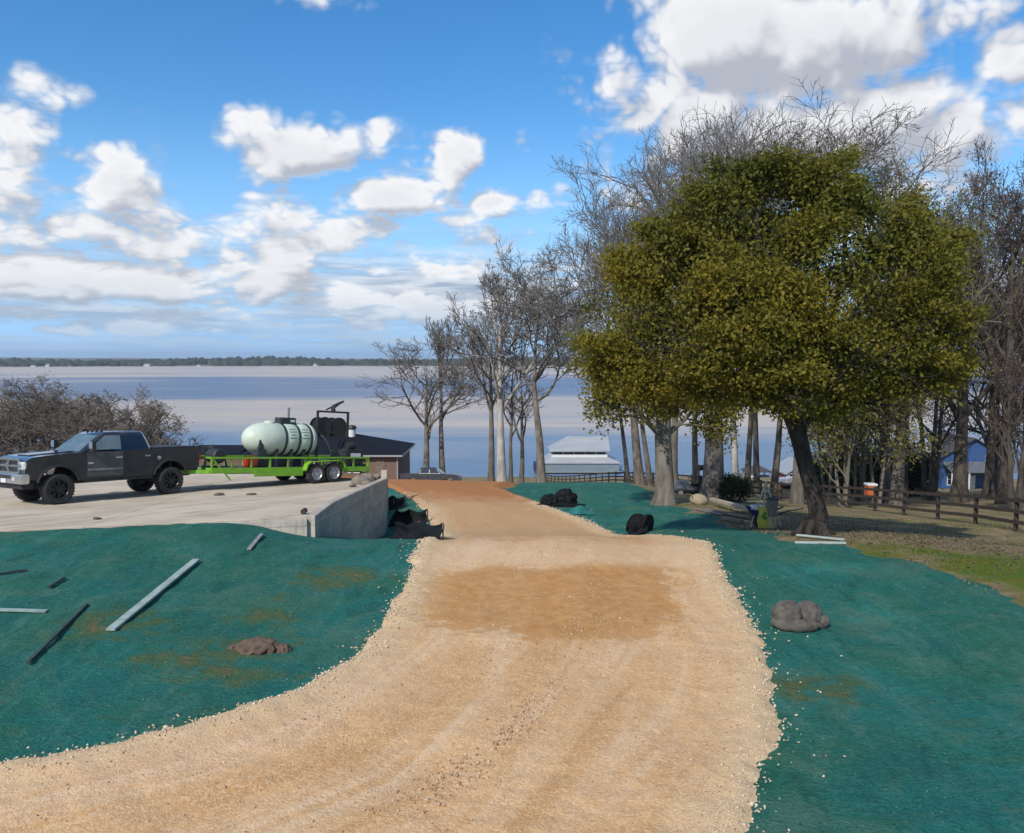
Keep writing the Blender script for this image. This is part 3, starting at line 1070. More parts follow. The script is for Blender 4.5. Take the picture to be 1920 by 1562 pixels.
def road_mat():
    m, nt, b = make_mat('crushed_gravel')
    geo = nt.node('ShaderNodeNewGeometry')
    P = geo.outputs['Position']
    A = {k: nt.node('ShaderNodeAttribute', attribute_name=k).outputs['Fac'] for k in ('edge', 'patch', 'dr', 'far', 'tt')}
    y = nt.xyz(P)[1]
    n1 = nt.noise(P, .6, 5, .6, .4)
    n2 = nt.noise(P, 4.0, 6, .65)
    n3 = nt.noise(P, 26, 5, .7)
    v1 = nt.voro(P, 34)
    vc = nt.voro(P, 34, out='Color')
    v2 = nt.voro(P, 75)
    streak = nt.noise(nt.comb(nt.m('MULTIPLY', A['dr'], 1.5), nt.m('MULTIPLY', y, .16), 0.0), 1.0, 6, .65, .9)
    c = nt.mix(nt.smooth(n1, .3, .7), (.615, .385, .195), (.545, .32, .145))
    c = nt.mix(nt.m('MULTIPLY', nt.smooth(streak, .47, .66), .75), c, (.67, .475, .295))
    c = nt.mix(nt.m('MULTIPLY', nt.smooth(streak, .48, .32), .75), c, (.49, .27, .11))
    sp = nt.xyz(vc)[0]
    c = nt.mix(nt.m('MULTIPLY', nt.smooth(sp, .55, .95), .5), c, (.70, .51, .32))
    c = nt.mix(nt.m('MULTIPLY', nt.smooth(sp, .26, .05), .30), c, (.40, .235, .12))
    c = nt.mix(nt.m('MULTIPLY', nt.smooth(n3, .50, .32), .32), c, (.36, .205, .10))
    pt = nt.m('ADD', A['patch'], nt.m('MULTIPLY', nt.m('ADD', nt.m('SUBTRACT', n2, .5), nt.m('SUBTRACT', n1, .5)), 1.15))
    pk = nt.mix(nt.smooth(n2, .36, .64), (.40, .185, .056), (.47, .255, .095))
    c = nt.mix(nt.m('MULTIPLY', nt.smooth(pt, .36, .66), .82), c, pk)
    c = nt.mix(nt.m('MULTIPLY', nt.smooth(nt.m('ADD', y, nt.m('MULTIPLY', n1, 3.0)), 21.5, 26.5), .75), c, (.46, .285, .140))
    c = nt.mix(nt.m('MULTIPLY', nt.m('MULTIPLY', nt.smooth(y, 17.3, 18.0), nt.smooth(y, 20.6, 19.6)), .55), c, (.64, .45, .27))
    # loose pale stone thrown to the margins
    ed = nt.m('ADD', A['edge'], nt.m('MULTIPLY', nt.m('SUBTRACT', n2, .5), 1.1))
    pale = nt.mix(nt.smooth(v1, .15, .6), (.74, .56, .35), (.56, .41, .24))
    c = nt.mix(nt.m('MULTIPLY', nt.smooth(ed, 1.1, .15), .75), c, pale)
    og = nt.mix(nt.smooth(n2, .35, .65), (.42, .18, .065), (.37, .175, .07))
    c = nt.mix(nt.smooth(nt.m('ADD', A['far'], nt.m('MULTIPLY', nt.m('SUBTRACT', n1, .5), .9)), .25, .75), c, og)
    nt.l.new(c, b.inputs['Base Color'])
    b.inputs['Roughness'].default_value = .93
    b.inputs['Specular IOR Level'].default_value = .15
    bn = nt.node('ShaderNodeBump')
    bn.inputs['Strength'].default_value = 1.0
    bn.inputs['Distance'].default_value = .022
    h = nt.m('ADD', nt.m('MULTIPLY', nt.m('SUBTRACT', .6, v1), .22), nt.m('ADD', nt.m('MULTIPLY', n3, .40), nt.m('MULTIPLY', n2, 1.6)))
    h = nt.m('ADD', h, nt.m('MULTIPLY', nt.m('SUBTRACT', .6, v2), .2))
    nt.l.new(h, bn.inputs['Height'])
    nt.l.new(bn.outputs[0], b.inputs['Normal'])
    return m


road = mesh_np('road', np.stack([fx, fy, fz], 1)[used], remap[rf], road_mat(), smooth=True,
               attrs={'edge': s_r[used], 'patch': np.clip(.5 + s_p[used] * .6, 0, 1), 'dr': dr[used],
                      'far': np.clip((fy[used] - 33.0) / 10.0, 0, 1), 'tt': tt[used]})
tag(road, kind='structure')


def road_height(x, y):
    """surface of the gravel at a point"""
    j = np.clip(np.searchsorted(rx, x), 1, len(rx) - 1)
    i = np.clip(np.searchsorted(ry_, y), 1, len(ry_) - 1)
    return fz.reshape(RX.shape)[i, j]


# loose stones: far too many to count
def stones(name, pts, size, mat, tint, seed):
    rng = np.random.default_rng(seed)
    n = len(pts)
    base = np.array([(1, 0, 0), (0, 1, 0), (-1, 0, 0), (0, -1, 0), (0, 0, 1), (0, 0, -.6)], float)
    V = base[None] * rng.uniform(.55, 1.2, (n, 6, 1)) + rng.normal(0, .18, (n, 6, 3))
    V *= np.stack([np.ones(n), rng.uniform(.6, 1, n), rng.uniform(.45, .8, n)], 1)[:, None]
    a = rng.uniform(0, 6.283, n)
    ca, sa = np.cos(a)[:, None], np.sin(a)[:, None]
    x = V[..., 0] * ca - V[..., 1] * sa
    y = V[..., 0] * sa + V[..., 1] * ca
    V = np.stack([x, y, V[..., 2]], -1) * size[:, None, None] + pts[:, None]
    fc = np.array([(0, 1, 4), (1, 2, 4), (2, 3, 4), (3, 0, 4), (1, 0, 5), (2, 1, 5), (3, 2, 5), (0, 3, 5)])
    Fc = (fc[None] + (np.arange(n) * 6)[:, None, None]).reshape(-1, 3)
    o = mesh_np(name, V.reshape(-1, 3), Fc, mat, attrs={'tint': np.repeat(tint, 6)})
    return tag(o, kind='stuff')


def stone_mat():
    m, nt, b = make_mat('limestone_chips')
    t = nt.node('ShaderNodeAttribute', attribute_name='tint').outputs['Fac']
    c = nt.mix(nt.smooth(t, 0, .5), (.36, .22, .125), (.56, .40, .26))
    c = nt.mix(nt.smooth(t, .5, 1), c, (.66, .57, .43))
    nt.l.new(c, b.inputs['Base Color'])
    b.inputs['Roughness'].default_value = .9
    return m


M['chips'] = stone_mat()
rng = np.random.default_rng(12)
cand = np.stack([rng.uniform(-12, 5.6, 190000), 3.5 + 41 * rng.uniform(0, 1, 190000) ** 1.75], 1)
sr = sdf(cand[:, 0], cand[:, 1], ROAD) + (fbm(cand[:, 0] * 2.2, cand[:, 1] * 2.2, 5) - .5) * .34
tr_ = dist_line(cand[:, 0], cand[:, 1], ROAD_RIGHT_FAR + ROAD_RIGHT)
tl_ = dist_line(cand[:, 0], cand[:, 1], ROAD_LEFT + ROAD_LEFT_FAR)
tq = tr_ / (tr_ + tl_ + 1e-6)
clump = fbm(cand[:, 0] * 1.6, cand[:, 1] * .8, 44)
prob = np.where(sr > 0, .035 + .75 * np.exp(-(sr / .38) ** 2) + 1.3 * np.exp(-((tq - .47) / .035) ** 2) * (cand[:, 1] < 16) * np.clip(clump * 4 - 1.6, 0, 1) + .5 * np.clip(clump - .56, 0, 1) * 3,
                .60 * np.exp(-(np.abs(sr) / .08)) + np.where(cand[:, 0] > 0, .035, .008) * np.exp(-(np.abs(sr) / .42)))
ok = (rng.uniform(0, 1, len(cand)) < prob) & (sr > -1.5) & (cand[:, 1] < 40)
sel, srs = cand[ok], sr[ok]
zz = np.where(srs > .05, road_height(sel[:, 0], sel[:, 1]) + .004, np.maximum(height(sel[:, 0], sel[:, 1]) + (fbm(sel[:, 0] * .9, sel[:, 1] * .9, 3) - .5) * .10 * np.clip(1.2 - sel[:, 1] / 40, .15, 1), road_height(sel[:, 0], sel[:, 1])) + .006)
edge_k = np.exp(-(np.maximum(srs, 0) / .45) ** 2)
tint = np.clip(rng.uniform(.0, .65, len(sel)) + edge_k * .42, 0, 1)
cen = np.exp(-((tq[ok] - .47) / .06) ** 2) * (sel[:, 1] < 16)
tint = np.clip(tint - .25 * cen * rng.uniform(-.4, 1, len(sel)), 0, 1)
size = rng.uniform(.008, .021, len(sel)) * (1 + .45 * edge_k + .5 * cen) * np.clip(.8 + sel[:, 1] / 40, .8, 1.5)
big = rng.uniform(0, 1, len(sel)) < .03
size = np.where(big & (srs > -.1), size * 1.9, size)
stones('loose_gravel', np.stack([sel[:, 0], sel[:, 1], zz], 1), size, M['chips'], tint, 3)

# fibres and crumbs of mulch on the sprayed ground, uncountable
def mulch_mat():
    m, nt, b = make_mat('mulch_fibre')
    t = nt.node('ShaderNodeAttribute', attribute_name='tint').outputs['Fac']
    c = nt.mix(nt.smooth(t, 0, .5), (.012, .085, .068), (.030, .150, .120))
    c = nt.mix(nt.smooth(t, .6, 1), c, (.17, .24, .16))
    nt.l.new(c, b.inputs['Base Color'])
    b.inputs['Roughness'].default_value = .95
    b.inputs['Specular IOR Level'].default_value = .1
    return m


cm = np.stack([rng.uniform(-15, 14, 90000), 5.5 + 17 * rng.uniform(0, 1, 90000) ** 1.4], 1)
okm = (np.abs(cm[:, 0]) < cm[:, 1] * .75 + 1) & (sdf(cm[:, 0], cm[:, 1], ROAD) < -.05) & (sdf(cm[:, 0], cm[:, 1], PAD) < -.1) & (sdf(cm[:, 0], cm[:, 1], GRASS) < -.3)
okm &= rng.uniform(0, 1, len(cm)) < np.clip((fbm(cm[:, 0] * 1.1, cm[:, 1] * 1.1, 61) - .30) * 2.2, .05, 1)
cm = cm[okm]
ground_z = gz.reshape(nr, nc)


def ground_height(x, y):
    i = np.clip(np.searchsorted(rows, y) - 1, 0, len(rows) - 2)
    fy_ = (y - rows[i]) / (rows[i + 1] - rows[i])
    u = x / (y + 12.0)
    j = np.clip(np.searchsorted(us, u) - 1, 0, len(us) - 2)
    fx_ = (u - us[j]) / (us[j + 1] - us[j])
    a = ground_z[i, j] * (1 - fx_) + ground_z[i, j + 1] * fx_
    b = ground_z[i + 1, j] * (1 - fx_) + ground_z[i + 1, j + 1] * fx_
    return a * (1 - fy_) + b * fy_


mz = ground_height(cm[:, 0], cm[:, 1])
ms = rng.uniform(.006, .018, len(cm)) * np.clip(.75 + cm[:, 1] / 30, .8, 1.4)
stones('mulch_fibres', np.stack([cm[:, 0], cm[:, 1], mz], 1), ms, mulch_mat(), np.clip(rng.normal(.42, .26, len(cm)), 0, 1), 8)

# short grass on the right hand side and dry leaves under the oak, uncountable
def tuft_mat():
    m, nt, b = make_mat('grass_blade')
    t = nt.node('ShaderNodeAttribute', attribute_name='tint').outputs['Fac']
    c = nt.mix(nt.smooth(t, 0, .5), (.045, .095, .018), (.105, .135, .03))
    c = nt.mix(nt.smooth(t, .55, 1), c, (.27, .22, .11))
    nt.l.new(c, b.inputs['Base Color'])
    b.inputs['Roughness'].default_value = .8
    b.inputs['Specular IOR Level'].default_value = .15
    return m


gp = np.stack([rng.uniform(6, 26, 120000), rng.uniform(11.5, 36, 120000)], 1)
sg = sdf(gp[:, 0], gp[:, 1], GRASS)
sf = sdf(gp[:, 0], gp[:, 1], FRESH)
pr = np.clip(fbm(gp[:, 0] * .8, gp[:, 1] * .8, 71) * 2.4 - .95, 0, 1) * np.where(sf > -.4, 1.0, .22) * np.exp(-np.maximum(-sg - .1, 0) / .25)
okg = (sg > -.8) & (rng.uniform(0, 1, len(gp)) < pr) & (gp[:, 0] < gp[:, 1] * .72)
gp, sf = gp[okg], sf[okg]
ng = len(gp)
zb0 = ground_height(gp[:, 0], gp[:, 1]) - .01
hb0 = rng.uniform(.03, .09, ng)
ab = rng.uniform(0, 6.283, ng)
wb0 = rng.uniform(.006, .014, ng) * np.clip(gp[:, 1] / 14, 1, 2)
lb0 = rng.uniform(-.05, .05, (ng, 2))
B0 = np.stack([gp[:, 0] - np.cos(ab) * wb0, gp[:, 1] - np.sin(ab) * wb0, zb0], 1)
B1 = np.stack([gp[:, 0] + np.cos(ab) * wb0, gp[:, 1] + np.sin(ab) * wb0, zb0], 1)
B2_ = np.stack([gp[:, 0] + lb0[:, 0], gp[:, 1] + lb0[:, 1], zb0 + hb0], 1)
gtint = np.clip(np.where(sf > -.2, .35, .75) + rng.normal(0, .2, ng), 0, 1)
tag(mesh_np('short_grass', np.stack([B0, B1, B2_], 1).reshape(-1, 3), np.arange(ng * 3).reshape(ng, 3), tuft_mat(), attrs={'tint': np.repeat(gtint, 3)}), kind='stuff')

# ------------------------------------------------------------------ concrete pad and its wall
def pad_mat():
    m, nt, b = make_mat('dusty_concrete')
    geo = nt.node('ShaderNodeNewGeometry')
    P = geo.outputs['Position']
    n1 = nt.noise(P, .45, 5, .6, .3)
    n2 = nt.noise(nt.vmul(P, (.5, 1.5, 1)), 1.6, 6, .65, .3)
    n3 = nt.noise(P, 18, 4, .7)
    c = nt.mix(nt.smooth(n1, .35, .65), (.56, .475, .36), (.45, .38, .285))
    tk = nt.node('ShaderNodeVectorRotate')
    tk.inputs['Angle'].default_value = math.radians(-52)
    nt.l.new(P, tk.inputs['Vector'])
    n5 = nt.noise(nt.vmul(tk.outputs[0], (.12, 1.3, 1)), 1.6, 6, .7, .25)
    c = nt.mix(nt.m('MULTIPLY', nt.smooth(n5, .53, .66), .70), c, (.30, .235, .165))
    c = nt.mix(nt.m('MULTIPLY', nt.smooth(n5, .45, .32), .6), c, (.66, .58, .47))
    c = nt.mix(nt.m('MULTIPLY', nt.smooth(n2, .55, .75), .7), c, (.31, .25, .19))
    c = nt.mix(nt.m('MULTIPLY', nt.smooth(n3, .5, .7), .25), c, (.60, .54, .45))
    nt.l.new(c, b.inputs['Base Color'])
    b.inputs['Roughness'].default_value = .92
    b.inputs['Specular IOR Level'].default_value = .15
    bn = nt.node('ShaderNodeBump')
    bn.inputs['Strength'].default_value = .4
    bn.inputs['Distance'].default_value = .02
    nt.l.new(n3, bn.inputs['Height'])
    nt.l.new(bn.outputs[0], b.inputs['Normal'])
    return m


M['pad'] = pad_mat()
# poured in bays with narrow open joints
PADP = np.array([(PAD_L.x, PAD_L.y), (PAD_C.x, PAD_C.y), (PAD_FAR.x, PAD_FAR.y), (PAD_BR.x, PAD_BR.y), (PAD_BL.x, PAD_BL.y)])
pad_root = empty('concrete_pad', (PAD_C.x - 4, PAD_C.y + 4, pad_z(PAD_C.y + 4)))
tag(pad_root, kind='structure')


def bay_point(s, t):
    """s along the front edge from the wall corner, t towards the back"""
    f0 = np.array(xy(PAD_C)) + (np.array(xy(PAD_L)) - np.array(xy(PAD_C))) * s
    bb = [np.array(xy(PAD_FAR)), np.array(xy(PAD_BR)), np.array(xy(PAD_BL))]
    b0 = bb[1] + (bb[2] - bb[1]) * s
    if s == 0:
        b0 = np.array(xy(PAD_FAR)) + np.array((-.1, 1.5))
    p = f0 + (b0 - f0) * t
    return p


S_ = [0, .22, .46, .72, 1.0]
T_ = [0, .5, 1.0]
for i in range(len(S_) - 1):
    for j in range(len(T_) - 1):
        c4 = [bay_point(S_[i], T_[j]), bay_point(S_[i + 1], T_[j]), bay_point(S_[i + 1], T_[j + 1]), bay_point(S_[i], T_[j + 1])]
        cc = sum(c4) / 4
        c4 = [p + (cc - p) / np.linalg.norm(cc - p) * .010 for p in c4]
        mb = MB()
        top = [(p[0] - pad_root.location.x, p[1] - pad_root.location.y, pad_z(p[1]) - pad_root.location.z) for p in c4]
        bot = [(p[0], p[1], p[2] - .26) for p in top]
        mb.loft([bot, top])
        mb.build('slab', 'pad', pad_root, bevel=.008, segs=1)

wall = empty('retaining_wall', (PAD_C.x, PAD_C.y, pad_z(PAD_C.y) - .6))
tag(wall, 'grey cast concrete retaining wall holding up the right side of the pad', 'wall')
wo = wall.location


def wall_run(a, b, th, tops, bots, name, n=14):
    """a wall from a to b (xy) of thickness th outwards; tops and bots are functions of s in 0..1"""
    a, b = np.array(a), np.array(b)
    d = (b - a) / np.linalg.norm(b - a)
    o = np.array((d[1], -d[0])) * th
    rings = []
    for k in range(n + 1):
        s = k / n
        p = a + (b - a) * s
        zt, zb = tops(s, p), bots(s, p)
        rings.append([(p[0] - wo.x, p[1] - wo.y, zb - wo.z), (p[0] + o[0] - wo.x, p[1] + o[1] - wo.y, zb - wo.z),
                      (p[0] + o[0] - wo.x, p[1] + o[1] - wo.y, zt - .02 - wo.z), (p[0] + o[0] * .9 - wo.x, p[1] + o[1] * .9 - wo.y, zt - wo.z),
                      (p[0] - wo.x, p[1] - wo.y, zt - wo.z)])
    mb = MB()
    mb.loft(rings)
    return mb.build(name, 'concrete_wall', wall, smooth=True)


pc, pf = np.array(xy(PAD_C)), np.array(xy(PAD_FAR))
ext = pf + (pf - pc) * .03
wall_run(pc, ext, .24, lambda s, p: pad_z(p[1]) + .02 + .16 * min(1, s * 5), lambda s, p: min(hz_(p[0], p[1]), hz_(p[0] + .5, p[1])) - .5, 'side_wall', 22)
pl = pc + (np.array(xy(PAD_L)) - pc) * .125
wall_run(pl, pc, .14, lambda s, p: pad_z(p[1]) - .03, lambda s, p: hz_(p[0], p[1]) - .7, 'front_return', 6)
mb = MB()
e = (ext[0] - wo.x, ext[1] - wo.y, pad_z(ext[1]) - wo.z)
mb.box((e[0] + .12, e[1] + .10, e[2] - .35), (.26, .22, 1.7))
mb.build('end_post', 'concrete_wall', wall, bevel=.02)
# drain pipe stub at the corner of the pad
mb = MB()
p0 = on_pad(566, 966)
dp = frame('drain_pipe', (p0.x, p0.y + .25, p0.z), (1, 0, 0))
mb.lathe([(.075, -.12), (.075, .10), (.055, .10), (.055, -.10)], (0, 0, .07), 'Y', 14)
mb.build('pipe', 'black_plastic', dp)
tag(dp, 'short black pipe stub lying by the near corner of the pad', 'pipe')

# ------------------------------------------------------------------ lake and the far shore
LAKE = -20.0


def lake_mat():
    m, nt, b = make_mat('lake_water')
    geo = nt.node('ShaderNodeNewGeometry')
    P = geo.outputs['Position']
    x, y, z = nt.xyz(P)
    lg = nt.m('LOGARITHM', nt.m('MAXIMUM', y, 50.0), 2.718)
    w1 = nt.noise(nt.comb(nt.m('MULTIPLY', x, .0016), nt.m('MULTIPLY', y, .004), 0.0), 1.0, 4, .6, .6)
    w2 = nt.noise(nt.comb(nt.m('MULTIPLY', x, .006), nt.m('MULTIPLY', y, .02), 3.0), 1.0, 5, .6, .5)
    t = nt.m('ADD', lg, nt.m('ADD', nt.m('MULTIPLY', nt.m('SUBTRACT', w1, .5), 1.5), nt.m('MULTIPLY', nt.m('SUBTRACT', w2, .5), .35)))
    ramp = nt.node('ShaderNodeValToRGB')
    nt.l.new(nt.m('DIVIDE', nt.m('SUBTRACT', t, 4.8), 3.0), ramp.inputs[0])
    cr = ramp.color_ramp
    blue, pale_band = (.13, .205, .295, 1), (.50, .41, .32, 1)  # turbid water, with cloud-shadow and wind-lane bands painted into its colour
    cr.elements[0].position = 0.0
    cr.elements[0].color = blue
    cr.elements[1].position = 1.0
    cr.elements[1].color = pale_band
    for pos, c in ((.22, blue), (.30, pale_band), (.44, (.46, .38, .30, 1)), (.50, (.11, .155, .235, 1)), (.64, (.11, .15, .23, 1)), (.74, pale_band)):
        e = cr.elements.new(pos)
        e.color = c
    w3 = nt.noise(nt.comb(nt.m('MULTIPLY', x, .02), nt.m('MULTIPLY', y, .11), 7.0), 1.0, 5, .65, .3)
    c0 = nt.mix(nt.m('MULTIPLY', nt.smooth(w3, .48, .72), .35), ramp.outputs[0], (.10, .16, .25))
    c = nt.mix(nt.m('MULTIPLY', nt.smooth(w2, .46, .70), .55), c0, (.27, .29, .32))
    nt.l.new(c, b.inputs['Base Color'])
    b.inputs['Roughness'].default_value = .34
    b.inputs['IOR'].default_value = 1.33
    b.inputs['Specular IOR Level'].default_value = .18
    bn = nt.node('ShaderNodeBump')
    bn.inputs['Strength'].default_value = .55
    bn.inputs['Distance'].default_value = .5
    h = nt.noise(nt.vmul(P, (.5, 1.2, 1)), .55, 5, .65, .3)
    nt.l.new(h, bn.inputs['Height'])
    nt.l.new(bn.outputs[0], b.inputs['Normal'])
    return m


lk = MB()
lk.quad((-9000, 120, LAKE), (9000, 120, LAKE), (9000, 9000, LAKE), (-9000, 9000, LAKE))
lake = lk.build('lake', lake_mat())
tag(lake, kind='structure')


def shore_mat():
    m, nt, b = make_mat('far_land')
    geo = nt.node('ShaderNodeNewGeometry')
    P = geo.outputs['Position']
    n = nt.noise(P, .012, 4, .6)
    z = nt.xyz(P)[2]
    c = nt.mix(nt.smooth(n, .4, .6), (.055, .065, .035), (.16, .145, .10))
    c = nt.mix(nt.smooth(z, -17.5, -19.6), c, (.40, .36, .30))
    nt.l.new(c, b.inputs['Base Color'])
    b.inputs['Roughness'].default_value = 1.0
    return m


def shore_line(t):
    """the water's edge across the lake, t from 0 (left) to 1 (right)"""
    x = -2600 + 7600 * t
    return x, 1500 + 900 * t + 160 * math.sin(t * 9.0) + 90 * math.sin(t * 23 + 1)


vs, fs = [], []
nS = 160
for k in range(nS + 1):
    x, y = shore_line(k / nS)
    hgt = 5 + 5 * math.sin(k * .11 + 1) + 3 * math.sin(k * .37)
    for dy, z in ((-12, LAKE - 2), (8, LAKE + 1.2), (120, LAKE + 4 + hgt * .5), (500, LAKE + 9 + hgt), (1600, LAKE + 10 + hgt), (5000, LAKE - 5)):
        vs.append((x, y + dy, z))
for k in range(nS):
    for j in range(5):
        a = k * 6 + j
        fs.append((a, a + 6, a + 7, a + 1))
fs_o = mesh_np('far_shore', vs, fs, shore_mat(), smooth=True)
tag(fs_o, kind='structure')

# distant woods along the far shore, one continuous mass at this range
M['far_wood'] = simple('far_wood', (.030, .042, .020), (.055, .060, .034), .01, 1.0, spec=.0)
rng = np.random.default_rng(4)
nW = 3400
t = rng.uniform(0, 1, nW)
sx = -2600 + 7600 * t
sy = np.array([shore_line(v)[1] for v in t])
back = 20 + 420 * rng.uniform(0, 1, nW) ** 1.6
rad = rng.uniform(7, 15, nW)
hh = rng.uniform(9, 16, nW) * (.75 + .5 * np.sin(t * 31) ** 2)
kk = 10
ang = np.arange(kk) * 2 * np.pi / kk
lev = [(0, 1.0), (.45, 1.08), (.8, .7), (1.0, .12)]
V = []
for zf, rf_ in lev:
    jit = rng.uniform(.7, 1.25, (nW, kk))
    V.append(np.stack([sx[:, None] + np.cos(ang)[None] * rad[:, None] * rf_ * jit,
                       (sy + back)[:, None] + np.sin(ang)[None] * rad[:, None] * rf_ * jit,
                       (LAKE + .8 + back * .012)[:, None] + zf * hh[:, None] * rng.uniform(.85, 1.15, (nW, kk))], -1))
V = np.stack(V, 1).reshape(nW, -1, 3)
Fq = []
for l in range(3):
    for k in range(kk):
        Fq.append((l * kk + k, l * kk + (k + 1) % kk, (l + 1) * kk + (k + 1) % kk, (l + 1) * kk + k))
Fq = (np.array(Fq)[None] + (np.arange(nW) * 4 * kk)[:, None, None]).reshape(-1, 4)
tag(mesh_np('distant_woods', V.reshape(-1, 3), Fq, M['far_wood'], smooth=True), kind='stuff')

# a few pale houses by the far water
for k, (px, w, wh) in enumerate(((58, 16, 'leftmost'), (85, 12, 'second from left'), (125, 14, 'third from left'), (272, 22, 'widest, fourth from left'), (370, 14, 'fifth from left'), (590, 16, 'rightmost'))):
    tt_ = None
    lo, hi = 0.0, 1.0
    for _ in range(40):
        mid = (lo + hi) / 2
        x, y = shore_line(mid)
        if x / y < (px - 960) / F:
            lo = mid
        else:
            hi = mid
    x, y = shore_line(lo)
    r = empty('lakeside_house', (x, y + 10, LAKE + .6))
    tag(r, wh + ' of the tiny white houses along the far shore', 'house', 'houses on the far shore')
    w *= .6
    MB().span((-w / 2, 0, 0), (w / 2, 9, 3.2)).build('wall', 'white_paint', r)
    mb = MB()
    mb.prism([(-.8, 3.2), (9.8, 3.2), (4.5, 6.4)], -w / 2 - .6, w / 2 + .6, 'YZ')
    mb.build('roof', 'white_roof' if k % 2 else 'brown_shingle', r)

# ------------------------------------------------------------------ trees
def unit(v):
    return v / (np.linalg.norm(v, axis=-1, keepdims=True) + 1e-9)


def tubes(P, R, n):
    """many polylines (N,k,3) with radii (N,k) as n-sided tubes -> verts, quads"""
    N, k, _ = P.shape
    T = np.gradient(P, axis=1)
    T = unit(T)
    ref = np.where(np.abs(T[..., 2:3]) > .9, np.array((1.0, 0, 0)), np.array((0, 0, 1.0)))
    S = unit(np.cross(T, ref))
    U = np.cross(S, T)
    a = np.arange(n) * 2 * np.pi / n
    V = P[:, :, None] + (S[:, :, None] * np.cos(a)[None, None, :, None] + U[:, :, None] * np.sin(a)[None, None, :, None]) * R[:, :, None, None]
    idx = np.arange(N * k * n).reshape(N, k, n)
    nx = np.roll(idx, -1, axis=2)
    Fq = np.stack([idx[:, :-1], nx[:, :-1], nx[:, 1:], idx[:, 1:]], -1).reshape(-1, 4)
    return V.reshape(-1, 3), Fq


def spawn(rng, P, R, L, nch, tmin, ang, ratio, k, wob, up, rr, rmin, taper=.45, tmax=1.0, flat=0.0):
    """side branches of every polyline in P"""
    N, kp, _ = P.shape
    par = np.repeat(np.arange(N), nch)
    n = len(par)
    slot = np.tile(np.arange(nch), N)
    t = tmin + (tmax - tmin) * np.clip((slot + rng.uniform(0, 1, n)) / nch, 0, 1)
    f = t * (kp - 1)
    i0 = np.minimum(f.astype(int), kp - 2)
    fr = (f - i0)[:, None]
    pos = P[par, i0] * (1 - fr) + P[par, i0 + 1] * fr
    tan = unit(P[par, i0 + 1] - P[par, i0])
    r0 = R[par, i0] * (1 - fr[:, 0]) + R[par, i0 + 1] * fr[:, 0]
    az = slot * 2.4 + rng.uniform(0, 6.28, N)[par] + rng.uniform(-.5, .5, n)
    ref = np.where(np.abs(tan[:, 2:3]) > .9, np.array((1.0, 0, 0)), np.array((0, 0, 1.0)))
    s = unit(np.cross(tan, ref))
    u = np.cross(s, tan)
    perp = s * np.cos(az)[:, None] + u * np.sin(az)[:, None]
    a = np.radians(rng.uniform(ang[0], ang[1], n))[:, None]
    d = tan * np.cos(a) + perp * np.sin(a)
    d[:, 2] += up
    d[:, 2] *= 1 - flat
    d = unit(d)
    ln = L[par] * rng.uniform(ratio[0], ratio[1], n) * (1.15 - .55 * (t - tmin) / max(1e-3, tmax - tmin))
    Q = [pos]
    w = rng.normal(0, 1, (n, 3)) * wob
    for j in range(k - 1):
        w = .6 * w + rng.normal(0, 1, (n, 3)) * wob
        d = unit(d + w + np.array((0, 0, up * .25)))
        Q.append(Q[-1] + d * (ln / (k - 1))[:, None])
    Q = np.stack(Q, 1)
    rs = np.maximum(r0 * rr, rmin)
    Rn = np.maximum(rs[:, None] * np.linspace(1, taper, k)[None], rmin * .7)
    return Q, Rn, ln


def bare_tree(seed, H, W, clear, tr, stems=1, limbs=7, dens=(7, 6, 4), lean=(0, 0), up=.18, rmin=.008, wide=1.0):
    """polylines of a leafless tree: returns trunk meshes, crown meshes and the tips"""
    rng = np.random.default_rng(seed)
    k = 12
    P0, R0 = [], []
    for s in range(stems):
        a = s * 6.283 / max(1, stems) + rng.uniform(0, 1)
        off = 0.0 if stems == 1 else tr * 1.1
        p = np.zeros((k, 3))
        w = rng.normal(0, .010, 2)
        dirx = np.array((lean[0], lean[1])) + (0 if stems == 1 else .13) * np.array((math.cos(a), math.sin(a)))
        p[0, :2] = off * math.cos(a), off * math.sin(a)
        for j in range(1, k):
            w = .7 * w + rng.normal(0, .022, 2)
            p[j, :2] = p[j - 1, :2] + (dirx + w) * (H * .80 / (k - 1))
            p[j, 2] = H * .80 * j / (k - 1)
        P0.append(p)
        q = np.linspace(0, 1, k)
        R0.append(tr * (1 - .86 * q) * (1 + .45 * np.exp(-q * 22)))
    P0, R0 = np.array(P0), np.array(R0)
    L0 = np.full(stems, H * .8)
    P1, R1, L1 = spawn(rng, P0, R0, L0, limbs, clear / .80, (28, 58), (.38 * wide, .62 * wide), 9, .10, up, .62, .03, .3)
    P2, R2, L2 = spawn(rng, np.concatenate([P1]), R1, L1, dens[0], .22, (25, 60), (.34, .60), 7, .12, up, .62, .016, .4)
    P3, R3, L3 = spawn(rng, P2, R2, L2, dens[1], .18, (25, 60), (.35, .62), 5, .13, up * .8, .62, rmin * 1.3, .5)
    P4, R4, L4 = spawn(rng, P3, R3, L3, dens[2], .15, (25, 55), (.40, .75), 4, .14, up * .6, .7, rmin, .6)
    allp = [P0, P1, P2, P3, P4]
    zmax = max(q[..., 2].max() for q in allp)
    xy_ = np.concatenate([q.reshape(-1, 3)[:, :2] for q in allp[2:]])
    c = np.array(lean) * H * .6
    hw = np.percentile(np.abs(xy_[:, 0] - c[0]), 93)
    sz, sxy = H / zmax, W / hw
    for q in allp:
        t = np.clip(q[..., 2:3] / (H * .8), 0, 1)
        base_xy = c[None, None] * t
        q[..., :2] = base_xy + (q[..., :2] - base_xy) * (1 + (sxy - 1) * np.clip((t - clear * .6) / .25, 0, 1))
        q[..., 2] *= sz
    return allp, [R0, R1, R2, R3, R4]


